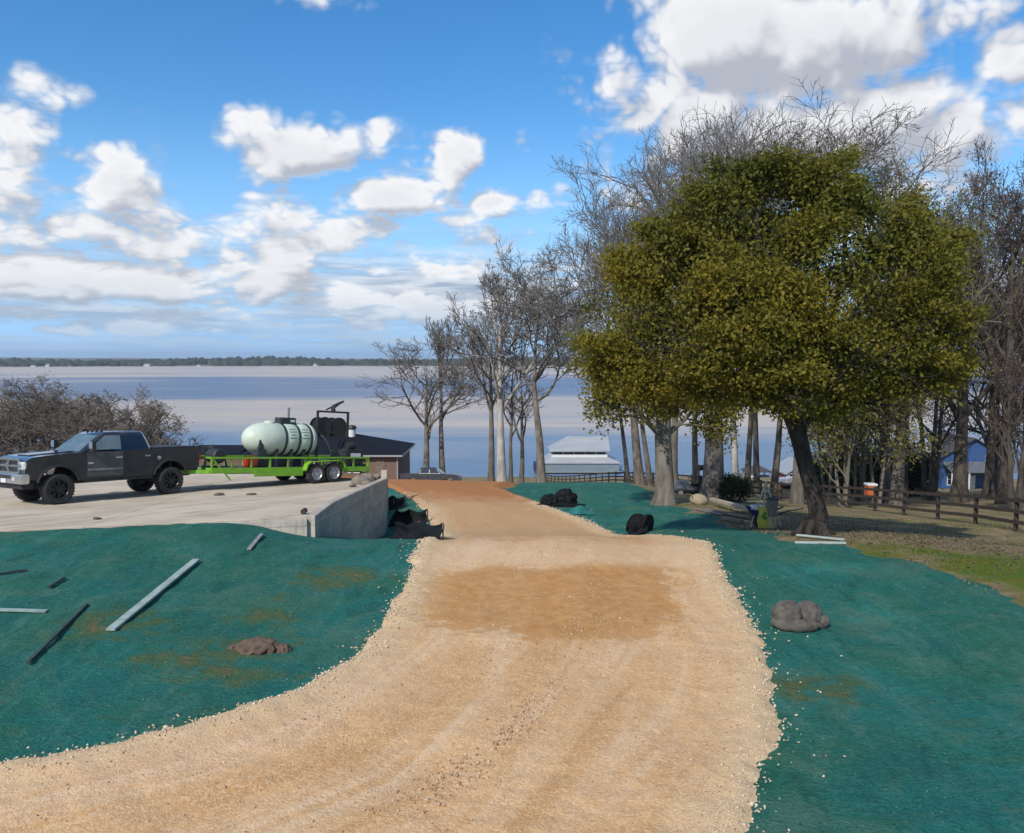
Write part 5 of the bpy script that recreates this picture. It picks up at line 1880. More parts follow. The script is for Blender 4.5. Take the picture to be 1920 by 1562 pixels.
def pickup(root, body_mat, door_mat, rim_mat, trim='chrome', ajar=0.0, detail=True, zlift=1.0):
    fx_, rx_ = 1.95, -1.88
    r = .475
    bot = .70
    out = [(-3.0, .86), (-3.03, 1.00), (-3.03, 1.58), (-2.98, 1.63), (-1.24, 1.63), (-1.22, 1.60), (1.22, 1.60), (1.45, 1.585), (2.30, 1.545), (2.74, 1.49), (2.90, 1.40),
           (2.93, 1.18), (2.93, .92), (2.80, .80)]
    out += arc(fx_, .56, .63, 22, 158, 12)
    out += [(fx_ - .66, bot), (rx_ + .70, bot)]
    out += arc(rx_, .56, .63, 22, 158, 12)
    out += [(rx_ - .64, .80)]
    b = MB()
    b.prism(out, -.96, .96)
    body = b.build('body', body_mat, root, bevel=.035, smooth=True, segs=2)
    if detail:
        h = MB()
        h.loft([[(1.25, -.52, 1.58), (1.25, .52, 1.58), (1.25, .46, 1.645), (1.25, -.46, 1.645)], [(2.55, -.44, 1.50), (2.55, .44, 1.50), (2.55, .38, 1.555), (2.55, -.38, 1.555)]])
        h.build('hood_bulge', body_mat, body, bevel=.015, smooth=True)
        h = MB()
        h.span((-2.94, -.86, 1.615), (-1.27, .86, 1.66))
        h.build('bed_cover', 'black_plastic', root, bevel=.012)
    # cab
    zb, zt = 1.58, 2.24

    def cab(z, y_off=0.0):
        f = (z - zb) / (zt - zb)
        return 1.28 - .86 * f, -1.22 + .20 * f, .935 - .19 * f + y_off
    rings = []
    for f, ins in ((0, 0), (.55, 0), (.88, .02), (.97, .07), (1.0, .16)):
        z = zb + (zt - zb) * f
        a, c, w = cab(z)
        a, c, w = a - ins, c + ins * .8, w - ins
        e = .10
        rings.append([(a, -w + e, z), (a, w - e, z), (a - e, w, z), (c + e, w, z), (c, w - e, z), (c, -w + e, z), (c + e, -w, z), (a - e, -w, z)])
    m = MB()
    m.loft(rings)
    cabo = m.build('cab', body_mat, root, smooth=True)

    def side_glass(x0, x1, z0, z1, s, name, mat, parent, fslope=False, rslope=False, shift=(0, 0, 0), out_=.012):
        a0, c0, w0 = cab(z0)
        a1, c1, w1 = cab(z1)
        xf0, xf1 = (a0 - .20, a1 - .12) if fslope else (x0, x0)
        xr0, xr1 = (c0 + .16, c1 + .14) if rslope else (x1, x1)
        g = MB()
        P = [(xf0, s * (w0 + out_), z0), (xr0, s * (w0 + out_), z0), (xr1, s * (w1 + out_), z1), (xf1, s * (w1 + out_), z1)]
        Q = [(p[0], p[1] - s * .03, p[2]) for p in P]
        g.loft([[tuple(np.array(p) - shift) for p in Q], [tuple(np.array(p) - shift) for p in P]])
        return g.build(name, mat, parent, bevel=.006, segs=1)
    # windscreen and rear window
    for (z0, z1, front) in ((1.63, 2.13, True), (1.72, 2.08, False)):
        a0, c0, w0 = cab(z0)
        a1, c1, w1 = cab(z1)
        g = MB()
        x0, x1, k = (a0, a1, 1) if front else (c0, c1, -1)
        P = [(x0 + k * .012, -w0 + .14, z0), (x0 + k * .012, w0 - .14, z0), (x1 + k * .012, w1 - .13, z1), (x1 + k * .012, -w1 + .13, z1)]
        Q = [(p[0] - k * .03, p[1], p[2]) for p in P]
        g.loft([Q, P])
        g.build('windscreen' if front else 'rear_window', 'glass_light' if front else 'glass_dark', cabo, bevel=.006, segs=1)
    for s in (1, -1):
        ang = ajar if s == 1 else 0.0
        hinge = (1.06, s * .965, 0)
        # front door
        d = MB()
        d.span((-1.12, -.018, .80), (0, .022, 1.60)) if s == 1 else d.span((-1.12, -.022, .80), (0, .018, 1.60))
        fd = d.build('front_door', door_mat if s == 1 else body_mat, root, bevel=.012)
        fd.location = hinge
        fd.rotation_euler = (0, 0, -ang * s)
        g = side_glass(.78, -.02, 1.66, 2.12, s, 'window', 'glass_light' if (s == 1 and ajar) else 'glass_dark', fd, fslope=True, shift=np.array(hinge))
        if detail:
            k = MB()
            k.box((-.98, s * .045, 1.40), (.20, .035, .045))
            k.build('handle', 'chrome', fd, bevel=.008)
            k = MB()
            k.box((-.56, s * .028, 1.03), (1.10, .020, .07))
            k.build('moulding', 'grey_metal' if ajar else 'black_plastic', fd, bevel=.006)
            k = MB()
            k.box((-.10, s * .026, 1.24), (.17, .016, .06))
            k.build('badge', 'chrome', fd, bevel=.004)
        # rear door
        d = MB()
        y0, y1 = sorted((s * .945, s * .985))
        d.span((-1.16, y0, .80), (-.09, y1, 1.60))
        rd = d.build('rear_door', body_mat, root, bevel=.012)
        side_glass(-.12, 0, 1.66, 2.12, s, 'window', 'glass_dark', rd, rslope=True)
        if detail:
            k = MB()
            k.box((-1.00, s * 1.005, 1.40), (.20, .035, .045))
            k.build('handle', 'chrome', rd, bevel=.008)
            k = MB()
            k.box((-.62, s * .992, 1.03), (1.02, .020, .07))
            k.build('moulding', 'black_plastic', rd, bevel=.006)
            # mirror
            k = MB()
            k.box((1.00, s * 1.20, 1.78), (.13, .22, .36), taper=.9)
            k.bar((1.03, s * .92, 1.70), (1.02, s * 1.12, 1.70), .04, .05)
            k.bar((1.03, s * .92, 1.60), (1.02, s * 1.14, 1.64), .04, .05)
            mi = k.build('mirror', 'black_plastic', root, bevel=.03, smooth=True)
            k = MB()
            k.box((1.075, s * 1.20, 1.83), (.02, .18, .22))
            k.build('mirror_cap', 'chrome', mi, bevel=.006)
            # running board
            k = MB()
            k.box((.02, s * 1.00, .66), (2.35, .18, .06))
            k.build('running_board', 'dark_steel', root, bevel=.015)
            # flares
            for cx in (fx_, rx_):
                k = MB()
                k.tube([(p[0], s * .965, p[1]) for p in arc(cx, .56, .655, 14, 166, 14)], .045, 6)
                k.build('wheel_arch', 'black_plastic', root, smooth=True)
            # headlamp
            k = MB()
            y0, y1 = sorted((s * .635, s * .955))
            k.span((2.62, y0, 1.13), (2.965, y1, 1.37))
            hl = k.build('headlight', 'headlamp', root, bevel=.03, smooth=True)
            k = MB()
            k.lathe([(.001, 2.985), (.075, 2.975), (.085, 2.955)], (0, s * .74, 1.25), 'X', 14)
            k.build('reflector', 'chrome', hl, smooth=True)
            k = MB()
            y0, y1 = sorted((s * .80, s * .975))
            k.span((-3.055, y0 if s < 0 else y0, 1.14), (-3.0, y1, 1.44))
            k.build('tail_light', 'red_lamp', root, bevel=.015)
        for cx in (fx_, rx_):
            wheel(root, cx, s * .86, r, .33, rim_mat, s)
    # underside
    k = MB()
    k.span((-2.9, -.55, .58), (2.7, .55, .84))
    k.bar((fx_, -.8, r), (fx_, .8, r), .12, .12)
    k.bar((rx_, -.8, r), (rx_, .8, r), .14, .14)
    k.span((-1.1, -.80, .64), (1.1, .80, .78))
    k.build('chassis', 'black_plastic', root)
    if detail:
        # grille
        k = MB()
        k.span((2.90, -.60, 1.02), (2.955, .60, 1.45))
        gr = k.build('grille', 'black_plastic', root, bevel=.02)
        k = MB()
        k.span((2.93, -.63, 1.40), (3.00, .63, 1.48)).span((2.93, -.63, 1.00), (3.00, .63, 1.06))
        for s in (-1, 1):
            k.span((2.93, s * .63 - .03, 1.0), (2.998, s * .63 + .03, 1.47))
        k.span((2.93, -.05, 1.03), (3.005, .05, 1.43)).span((2.93, -.60, 1.20), (3.002, .60, 1.275))
        k.build('grille_surround', 'chrome', gr, bevel=.012, smooth=True)
        k = MB()
        k.prism([(-.10, 1.33), (.10, 1.33), (.09, 1.22), (.05, 1.15), (0, 1.12), (-.05, 1.15), (-.09, 1.22)], 3.0, 3.03, 'YZ')
        k.build('emblem', 'chrome', gr, bevel=.006)
        for z in (1.11, 1.16, 1.32, 1.36):
            k = MB()
            k.span((2.95, -.58, z), (2.965, .58, z + .018))
            k.build('slat', 'dark_steel', gr)
        # bumpers
        k = MB()
        k.loft([[(2.82, -1.00, .70), (2.82, 1.00, .70), (2.82, 1.00, 1.0), (2.82, -1.00, 1.0)], [(3.02, -.98, .70), (3.02, .98, .70), (3.02, .98, 1.0), (3.02, -.98, 1.0)],
                [(3.12, -.76, .72), (3.12, .76, .72), (3.12, .76, .98), (3.12, -.76, .98)]])
        bp = k.build('front_bumper', 'chrome', root, bevel=.03, smooth=True)
        k = MB()
        k.span((3.115, -.45, .86), (3.128, .45, .96))
        k.build('bumper_slot', 'black_plastic', bp)
        k = MB()
        k.span((3.125, -.15, .73), (3.137, .15, .85))
        k.build('licence_plate', 'plate', bp)
        for s in (-1, 1):
            k = MB()
            k.lathe([(.001, 3.13), (.06, 3.128), (.07, 3.10)], (0, s * .62, .86), 'X', 12)
            k.build('fog_lamp', 'headlamp', bp)
        k = MB()
        k.span((2.60, -.80, .52), (2.95, .80, .72))
        k.build('valance', 'black_plastic', root, bevel=.03)
        k = MB()
        k.span((-3.16, -.92, .74), (-3.0, .92, .90))
        k.build('rear_bumper', 'chrome', root, bevel=.03)
        k = MB()
        k.lathe([(.001, .975), (.07, .973), (.075, .955)], (-1.45, 0, 1.30), 'Y', 16)
        k.build('badge', 'chrome', root)
        k = MB()
        k.bar((-3.5, 0, .62), (-3.0, 0, .62), .09, .09).box((-3.5, 0, .66), (.12, .12, .12))
        k.build('tow_hitch', 'dark_steel', root, bevel=.02)
        # roof marker lamps
        for yy in (-.42, -.14, .14, .42):
            k = MB()
            k.box((.30, yy, 2.245), (.10, .07, .03))
            k.build('roof_marker', 'black_plastic', cabo, bevel=.008)
    return root


PADUP = Vector((0, .07, 1)).normalized()
nf, nrw = on_pad(107, 945.4), on_pad(317, 926)
head = (nf - nrw).normalized()
left = PADUP.cross(head).normalized()
mid = (nf + nrw) / 2 - left * .86
truck = frame('pickup_truck', mid - head * .035, head, PADUP)
tag(truck, 'large black crew-cab pickup truck with chrome bumper parked on the concrete pad, front door ajar', 'truck')
pickup(truck, 'black_paint', 'sheen_paint', 'rim_black', ajar=math.radians(9))

# dark pickup beyond the crest, white pickup beyond the fence
g = gpos(808, 80)
dark = frame('pickup_truck', (g.x, g.y, g.z), (1, -.10, -.0), (0, .12, 1))
tag(dark, 'dark pickup half hidden beyond the crest of the orange dirt', 'truck')
M['slate_paint'] = simple('slate_paint', (.030, .036, .044), (.05, .052, .055), 2, .3, coat=.5)
pickup(dark, 'slate_paint', 'slate_paint', 'rim_silver', detail=False)
g = gpos(1520, 84)
whitet = frame('pickup_truck', (g.x, g.y, g.z), (-1, -.15, 0), (0, .10, 1))
tag(whitet, 'white pickup parked beyond the fence below the red shed', 'truck')
pickup(whitet, 'white_paint', 'white_paint', 'rim_black', detail=False)

# ------------------------------------------------------------------ lime green trailer
th = Vector((-math.cos(math.radians(49)), -math.sin(math.radians(49)), 0))
th = (th - PADUP * th.dot(PADUP)).normalized()
tleft = PADUP.cross(th).normalized()
tw = on_pad(606, 905)
torg = tw - tleft * 1.06
trailer = frame('equipment_trailer', torg, th, PADUP)
tag(trailer, 'lime green flatbed equipment trailer with side rails hitched behind the black truck', 'trailer')
X0, X1 = -2.45, 4.85


def tz(x, z):
    return z + .042 * x


def tb(mb, x0, x1, y0, y1, z0, z1):
    """box that follows the nose-up tilt of the trailer"""
    P = []
    for x in (x0, x1):
        P.append([(x, y0, tz(x, z0)), (x, y1, tz(x, z0)), (x, y1, tz(x, z1)), (x, y0, tz(x, z1))])
    mb.loft(P)
    return mb


for s in (1, -1):
    y0, y1 = sorted((s * .93, s * 1.01))
    tb(MB(), X0, X1, y0, y1, .44, .64).build('side_beam', 'lime', trailer, bevel=.01)
    tb(MB(), X0, X1, y0, y1, .98, 1.05).build('top_rail', 'lime', trailer, bevel=.01)
    n = 10
    for k in range(n):
        x = X0 + .04 + (X1 - X0 - .08) * k / (n - 1)
        m = MB()
        tb(m, x - .03, x + .03, s * .97 - .03, s * .97 + .03, .642, .978)
        m.build('rail_post', 'lime_dirty' if k % 3 else 'lime', trailer)
    # lower tool panel ahead of the wheels
    y0, y1 = sorted((s * .94, s * 1.045))
    tb(MB(), .95, 3.1, y0, y1, .30, .52).build('tool_panel', 'lime', trailer, bevel=.01)
    # fender over the pair of wheels
    m = MB()
    prof = [(-.98, .56), (-.90, .80), (-.72, .90), (.72, .90), (.90, .80), (.98, .56)]
    inner = [(.94, .56), (.87, .775), (.70, .865), (-.70, .865), (-.87, .775), (-.94, .56)]
    y0, y1 = sorted((s * 1.02, s * 1.30))
    m.prism(prof + inner, y0, y1)
    m.build('fender', 'lime', trailer, bevel=.008)
    for x in (-.43, .43):
        wheel(trailer, x, s * 1.15, .39, .22, 'rim_silver', s, 6)
for k in range(15):
    x = X0 + .05 + (X1 - X0 - .1) * k / 15
    m = MB()
    tb(m, x, x + .47, -.92, .92, .60, .635)
    m.build('deck_plank', 'deck_wood', trailer)
m = MB()
for s in (1, -1):
    m.bar((X1, s * .9, tz(X1, .50)), (X1 + 1.35, 0, tz(X1 + 1.35, .50)), .08, .14)
m.bar((X1 + 1.2, 0, tz(6.1, .50)), (X1 + 1.75, 0, tz(6.6, .44)), .10, .10)
m.build('tongue', 'lime', trailer, bevel=.01)
m = MB()
m.bar((X1 + 1.1, .14, tz(6, .02) - .24), (X1 + 1.1, .14, tz(6, .95)), .07, .07)
m.box((X1 + 1.1, .14, .03), (.2, .2, .03))
m.build('jack', 'dark_steel', trailer)
m = MB()
m.bar((X1 - .05, .97, tz(X1, 1.0)), (X1 - .75, 1.02, tz(X1 - .7, .20)), .06, .05)
m.build('brace', 'lime', trailer)
tb(MB(), X1 - .06, X1, -.93, .93, .98, 1.05).build('front_rail', 'lime', trailer, bevel=.01)
tb(MB(), X1 - .05, X1, -.93, .93, .44, .64).build('front_beam', 'lime', trailer, bevel=.01)
tb(MB(), X0, X0 + .07, -.93, .93, .44, .64).build('rear_beam', 'lime', trailer, bevel=.01)
for s in (-1, 1):
    m = MB()
    for k in range(4):
        m.bar((X0 - .06, s * .55 - .25, tz(X0, .35 + .18 * k)), (X0 - .06, s * .55 + .25, tz(X0, .35 + .18 * k)), .05, .05)
    for q in (-.25, .25):
        m.bar((X0 - .06, s * .55 + q, tz(X0, .28)), (X0 - .06, s * .55 + q, tz(X0, 1.0)), .05, .05)
    m.build('ramp', 'lime_dirty', trailer)
tb(MB(), -1.0, 1.0, -.55, .55, .34, .44).build('axle', 'dark_steel', trailer)


def on_trailer(name, x, y, z):
    """a frame standing on the trailer's deck"""
    up_ = (PADUP - th * -.042).normalized()
    p = torg + th * x + tleft * y + PADUP * tz(x, z)
    nose = (th + PADUP * .042).normalized()
    return frame(name, p, nose, nose.cross(tleft))


DECK = .637
# pale green tank of the hydroseeder
tank = on_trailer('water_tank', 1.42, 0, DECK)
tag(tank, 'pale green ribbed poly tank with dark straps standing on the lime trailer', 'tank')
R, ZC = .66, 1.10
BANDS = (.06, -.56, -1.12)
m = MB()
prof = [(.001, -1.62)]
prof += [(R * math.sin(math.radians(t)), -1.26 - .36 * math.cos(math.radians(t))) for t in (20, 40, 60, 78)]
prof += [(R, -1.24)]
for c in BANDS[::-1]:
    prof += [(R, c - .12), (R - .022, c - .07), (R - .022, c + .07), (R, c + .12)]
prof += [(R, .62)]
prof += [(R * math.cos(math.radians(t)), .66 + .96 * math.sin(math.radians(t))) for t in (4, 14, 26, 38, 50, 62, 74, 84)]
prof += [(.001, 1.625)]
m.lathe(prof, (0, 0, ZC), 'X', 44)
shell = m.build('shell', 'tank', tank, smooth=True)
for c in BANDS:
    m = MB()
    m.lathe([(R - .012, c - .045), (R + .008, c - .045), (R + .008, c + .045), (R - .012, c + .045), (R - .012, c - .045)], (0, 0, ZC), 'X', 44)
    m.build('strap', 'tank_dark', tank, smooth=True)
for c in (-.84, -.25, .42):
    m = MB()
    pts = arc(0, ZC, R + .005, 215, 325, 10)
    m.prism([(-.55, 0.0), (.55, 0.0)] + [(p[0], p[1]) for p in pts[::-1]], c - .06, c + .06, 'YZ')
    m.build('cradle', 'tank_dark', tank)
m = MB()
m.span((-.62, -.24, ZC + R - .05), (.10, .24, ZC + R + .22))
hb = m.build('hatch_box', 'tank_dark', tank, bevel=.02)
m = MB()
m.span((-.56, .242, ZC + R + .04), (-.34, .248, ZC + R + .13))
m.build('tag_plate', 'plate', hb)
m = MB()
m.tube([(-.40, 0, ZC + R + .20), (-.40, 0, ZC + R + .60)], .045, 8).tube([(-.40, 0, ZC + R + .60), (-.40, 0, ZC + R + .64)], [.06, .03], 8)
m.build('vent_pipe', 'grey_metal', tank)
m = MB()
m.lathe([(.22, 0), (.22, .07), (.18, .10), (.001, .11)], (.46, 0, ZC + R - .03), 'Z', 20)
m.build('lid', 'tank', tank, smooth=True)
m = MB()
m.span((1.02, .28, ZC - .40), (1.22, .56, ZC - .02))
m.build('valve_box', 'tank_dark', tank, bevel=.02)
m = MB()
m.span((.92, .10, .0), (1.30, .62, ZC - .42))
m.build('valve_stand', 'tank_dark', tank, bevel=.03)
# faint printed lines on two panels of the tank
M['print_green'] = simple('print_green', (.10, .23, .15), (.14, .28, .2), 30, .6)
for c in (-.25, -.84):
    for k in range(4):
        a = math.radians(38 - k * 11)
        m = MB()
        wd = (.30, .36, .22, .32)[k]
        P = []
        for da in (-.035, .035):
            P.append([(c - wd / 2, (R + .003) * math.cos(a + da), ZC + (R + .003) * math.sin(a + da)), (c + wd / 2, (R + .003) * math.cos(a + da), ZC + (R + .003) * math.sin(a + da))])
        m.quad(P[0][0], P[0][1], P[1][1], P[1][0])
        m.build('printed_line', 'print_green', shell, recalc=False)

# reel tower behind the tank
tower = on_trailer('hose_reel_tower', -1.0, 0, DECK)
tag(tower, 'dark steel hose reel tower with a spray gun on top, right of the tank', 'machine')
TH = 2.28
m = MB()
for s in (-.78, .78):
    m.bar((s, .25, 0), (s, .25, TH), .08, .08)
    m.bar((s, -.62, 0), (s, .20, 1.3), .05, .05)
m.bar((-.82, .25, TH + .02), (.82, .25, TH + .02), .08, .08).bar((-.78, .25, 1.18), (.78, .25, 1.18), .05, .05)
m.build('frame', 'dark_steel', tower)
for s in (-.36, .36):
    m = MB()
    prof = [(.05, -.27), (.42, -.27), (.42, -.24), (.20, -.23), (.20, .23), (.42, .24), (.42, .27), (.05, .27)]
    m.lathe(prof, (s, -.06, 1.66), 'Y', 22)
    rl = m.build('reel', 'dark_steel', tower, smooth=True)
    m = MB()
    for k in range(6):
        m.lathe([(.30, -.20 + k * .07), (.355, -.165 + k * .07), (.30, -.13 + k * .07)], (s, -.06, 1.66), 'Y', 22)
    m.build('hose', 'hose', rl, smooth=True)
m = MB()
m.lathe([(.10, TH + .04), (.10, TH + .15), (.05, TH + .18)], (0, .25, 0), 'Z', 12)
m.tube([(0, .25, TH + .12), (.0, .25, TH + .24), (-.22, .25, TH + .36)], [.08, .09, .07], 10)
m.tube([(-.18, .25, TH + .35), (-.50, .28, TH + .50)], [.06, .045], 10)
m.tube([(.05, .25, TH + .24), (.36, .25, TH + .10)], .035, 6)
m.build('spray_gun', 'dark_steel', tower, smooth=True)
m = MB()
pts = [(.62, .10, 1.45), (.50, .50, 1.1), (.30, .62, .6), (.40, .60, .2), (.60, .45, .05)]
m.tube(pts, .035, 8)
m.build('hanging_hose', 'hose', tower, smooth=True)
# pump and engine
pump = on_trailer('pump_engine', -1.86, .15, DECK)
tag(pump, 'dark pump engine with a white plate at the rear of the lime trailer', 'machine')
m = MB()
m.span((-.45, -.6, .06), (.45, .6, .72))
eb = m.build('housing', 'dark_steel', pump, bevel=.05)
MB().span((-.5, -.7, 0), (.5, .7, .07)).build('skid', 'tank_dark', pump)
m = MB()
m.span((-.28, .602, .34), (.24, .612, .56))
m.build('plate', 'plate', eb)
m = MB()
m.tube([(.2, -.3, .7), (.2, -.3, 1.0), (.1, -.3, 1.08)], .04, 8)
m.build('exhaust', 'dark_steel', pump, smooth=True)
m = MB()
m.lathe([(.16, -.2), (.18, -.14), (.18, .14), (.16, .2)], (-.1, .1, .84), 'X', 16)
m.build('fuel_tank', 'black_plastic', pump, smooth=True)
# generator at the front
gen = on_trailer('generator', 4.2, .1, DECK)
tag(gen, 'small black generator at the front end of the lime trailer', 'machine')
m = MB()
m.lathe([(.22, -.34), (.27, -.28), (.27, .28), (.22, .34)], (0, 0, .42), 'Y', 18)
m.build('drum', 'black_plastic', gen, smooth=True)
m = MB()
for s in (-1, 1):
    m.bar((-.3, s * .3, 0), (-.2, s * .3, .40), .05, .05).bar((.3, s * .3, 0), (.2, s * .3, .40), .05, .05)
m.span((-.34, -.36, 0), (.34, .36, .05))
m.build('stand', 'dark_steel', gen)
can = on_trailer('fuel_can', 3.1, .72, DECK)
tag(can, 'red plastic fuel can behind the lime trailer rail', 'can')
m = MB()
m.span((-.24, -.15, 0), (.24, .15, .36))
cb = m.build('body', 'fuel_red', can, bevel=.05, smooth=True)
m = MB()
m.bar((-.12, 0, .44), (.12, 0, .44), .04, .035).bar((-.12, 0, .34), (-.12, 0, .45), .04, .03).bar((.12, 0, .34), (.12, 0, .45), .04, .03)
m.build('handle', 'fuel_red', can)
m = MB()
m.tube([(.18, 0, .35), (.24, 0, .46)], .03, 8)
m.build('spout', 'black_plastic', can)
bkt = on_trailer('bucket', 2.75, .62, DECK)
tag(bkt, 'dark bucket standing by the tank front on the trailer', 'bucket')
m = MB()
m.lathe([(.13, 0), (.17, .36), (.155, .36), (.12, .02)], (0, 0, 0), 'Z', 18)
m.build('body', 'black_plastic', bkt, smooth=True)
MB().tube([(0, .17, .34), (0, .1, .46), (0, -.1, .46), (0, -.17, .34)], .008, 5).build('handle', 'dark_steel', bkt)

# ------------------------------------------------------------------ rubble on the pad
for k, (px, py, s, lab) in enumerate(((672, 908, .30, 'leftmost grey stone of the rubble heap at the back corner of the pad'), (686, 905, .36, 'biggest grey stone of the rubble heap at the back corner of the pad'),
                                      (700, 903, .30, 'rightmost grey stone of the rubble heap by the wall end'), (690, 911, .22, 'small front stone of the rubble heap by the wall end'),
                                      (660, 913, .16, 'flat small stone lying left of the rubble heap'))):
    p = on_pad(px, py)
    r = MB()
    r.rock((0, 0, s * .42), (s, s * .9, s * .62), seed=k + 3, rough=.5)
    o = r.build('rubble_stone', 'rubble')
    o.location = p
    tag(o, lab, 'stone', 'rubble on the pad')
for k, (px, py, s, lab) in enumerate(((470, 928, .12, 'dark clod on the pad below the trailer'), (412, 929, .16, 'flat brown clod on the pad behind the truck'), (182, 974, .10, 'small clod on the pad edge in front of the truck'))):
    p = on_pad(px, py)
    r = MB()
    r.rock((0, 0, s * .2), (s * 1.3, s, s * .35), seed=k + 31, rough=.5)
    o = r.build('dirt_clod', 'clod')
    o.location = p
    tag(o, lab, 'clod')

# ------------------------------------------------------------------ silt fence
def cloth_panel(name, label, A, B, hgt, depth, seed):
    """a drooping black cloth between stakes, A and B on the ground"""
    rng = np.random.default_rng(seed)
    root = empty(name, A)
    tag(root, label, 'silt fence', 'silt fence beside the road')
    A, B = np.array(A), np.array(B)
    nu, nv = 26, 9
    d = (B - A)[:2]
    L = np.linalg.norm(d)
    d = d / L
    nrm = np.array((d[1], -d[0]))
    ph = rng.uniform(0, 6, 4)
    V = []
    for j in range(nv):
        for i in range(nu):
            u, v = i / (nu - 1), j / (nv - 1)
            p = A[:2] + d * L * u
            wv = .10 * math.sin(u * 9 + ph[0]) * (1 - v) + .06 * math.sin(u * 17 + ph[1] + v * 3) + .05 * math.sin(v * 7 + u * 4 + ph[2])
            sag = hgt[0] + (hgt[1] - hgt[0]) * u - .14 * math.sin(u * math.pi * 2.0) ** 2
            belly = depth * math.sin(v * math.pi * .55) * .6 - depth * .5 * (1 - v) ** 2
            q = p + nrm * (wv + depth * .5 - belly)
            z = hz_(q[0], q[1]) - .03 + sag * v + .025 * math.sin(u * 13 + ph[3]) * v
            V.append((q[0] - A[0], q[1] - A[1], z - A[2]))
    V = np.array(V)
    ix = np.arange(nu * nv).reshape(nv, nu)
    Fq = np.stack([ix[:-1, :-1], ix[:-1, 1:], ix[1:, 1:], ix[1:, :-1]], -1).reshape(-1, 4)
    o = mesh_np('cloth', V, Fq, M['silt_cloth'], root, smooth=True)
    sm = o.modifiers.new('thick', 'SOLIDIFY')
    sm.thickness = .012
    for u in (0.02, .5, .98):
        p = A[:2] + d * L * u - nrm * .07
        z = hz_(p[0], p[1])
        h = hgt[0] + (hgt[1] - hgt[0]) * u
        MB().box((p[0] - A[0], p[1] - A[1], z - A[2] + h * .5 - .1), (.04, .04, h + .10)).build('stake', 'old_lumber', root)
    return root


cloth_panel('silt_fence', 'nearest sagging black silt fence piece at the left road edge by the crest', G(744, 1010), G(828, 1017), (.60, .55), .25, 1)
cloth_panel('silt_fence', 'middle black silt fence piece along the left road edge', G(738, 984), G(801, 981), (.72, .60), .25, 2)
cloth_panel('silt_fence', 'farthest black silt fence piece tucked against the concrete wall end', G(717, 957), G(760, 951), (.75, .55), .25, 3)


# rolls of black fabric and a green sheet on the right verge
def fabric_roll(name, label, px, py, L, r, rz, mat, seed, flop=True, turns=1):
    p = G(px, py)
    root = empty(name, p, rz)
    tag(root, label, 'fabric roll')
    rng = random.Random(seed)
    m = MB()
    pts = [(-L / 2 + L * k / 8, rng.uniform(-.04, .04), r * .92 + rng.uniform(-.02, .03)) for k in range(9)]
    m.tube(pts, [r * rng.uniform(.85, 1.12) for _ in pts], 16)
    for q in (0, -1):
        m.lathe([(r * .55, 0), (r * .35, .02), (r * .15, -.03)], (pts[q][0], pts[q][1], pts[q][2]), 'X', 14)
    m.build('roll', mat, root, smooth=True)
    if flop:
        rg = np.random.default_rng(seed)
        nu, nv = 14, 10
        V = []
        c, s = math.cos(rz), math.sin(rz)
        for j in range(nv):
            for i in range(nu):
                u, v = i / (nu - 1), j / (nv - 1)
                x = (-L / 2 + L * u) * (1 + .12 * v)
                y = -r * .3 - v * r * 2.6 + .06 * math.sin(u * 8)
                wx, wy = p.x + x * c - y * s, p.y + x * s + y * c
                zz_ = hz_(wx, wy) - p.z + .03 + r * .9 * math.exp(-v * 4.5) + .035 * math.sin(u * 9 + v * 7 + seed) + .02 * math.sin(u * 23)
                V.append((x, y, max(zz_, hz_(wx, wy) - p.z + .012)))
        ix = np.arange(nu * nv).reshape(nv, nu)
        Fq = np.stack([ix[:-1, :-1], ix[:-1, 1:], ix[1:, 1:], ix[1:, :-1]], -1).reshape(-1, 4)
        o = mesh_np('loose_end', V, Fq, M[mat], root, smooth=True)
        sm = o.modifiers.new('thick', 'SOLIDIFY')
        sm.thickness = .01
    return root


def crumple(m, c, r, seed, fold=.16):
    """a crumpled heap of cloth: a flattened ball with creases"""
    rg = random.Random(seed)
    tmp = bmesh.new()
    bmesh.ops.create_icosphere(tmp, subdivisions=4, radius=1.0)
    ax = [(Vector((rg.gauss(0, 1), rg.gauss(0, 1), rg.gauss(0, 1))).normalized(), rg.uniform(3, 8), rg.uniform(0, 6)) for _ in range(6)]
    ix = {}
    for v in tmp.verts:
        k = 1.0
        for d, f, ph in ax:
            k += fold * (abs(math.sin(v.co.dot(d) * f + ph)) - .6) * .5
        p = Vector((v.co.x * r[0] * k, v.co.y * r[1] * k, max(v.co.z, -.55) * r[2] * k))
        ix[v.index] = m.bm.verts.new(p + Vector(c))
    for f in tmp.faces:
        m.bm.faces.new([ix[v.index] for v in f.verts])
    tmp.free()


p = G(1052, 949)
hr = empty('fabric_heap', p, .05)
tag(hr, 'humped two-part heap of black fabric on the green verge right of the road', 'fabric heap')
m = MB()
crumple(m, (.22, .05, .30), (.50, .42, .46), 2, .22)
m.build('tall_hump', 'silt_cloth', hr, smooth=True)
m = MB()
crumple(m, (-.48, -.02, .20), (.44, .38, .34), 5, .25)
m.build('low_hump', 'silt_cloth', hr, smooth=True)
m = MB()
crumple(m, (-.05, -.22, .06), (1.05, .45, .12), 9, .3)
m.build('loose_end', 'silt_cloth', hr, smooth=True)
fabric_roll('fabric_roll', 'round black fabric roll on the green verge left of the lumber pile', 1200, 999, .62, .33, -.35, 'silt_cloth', 6)


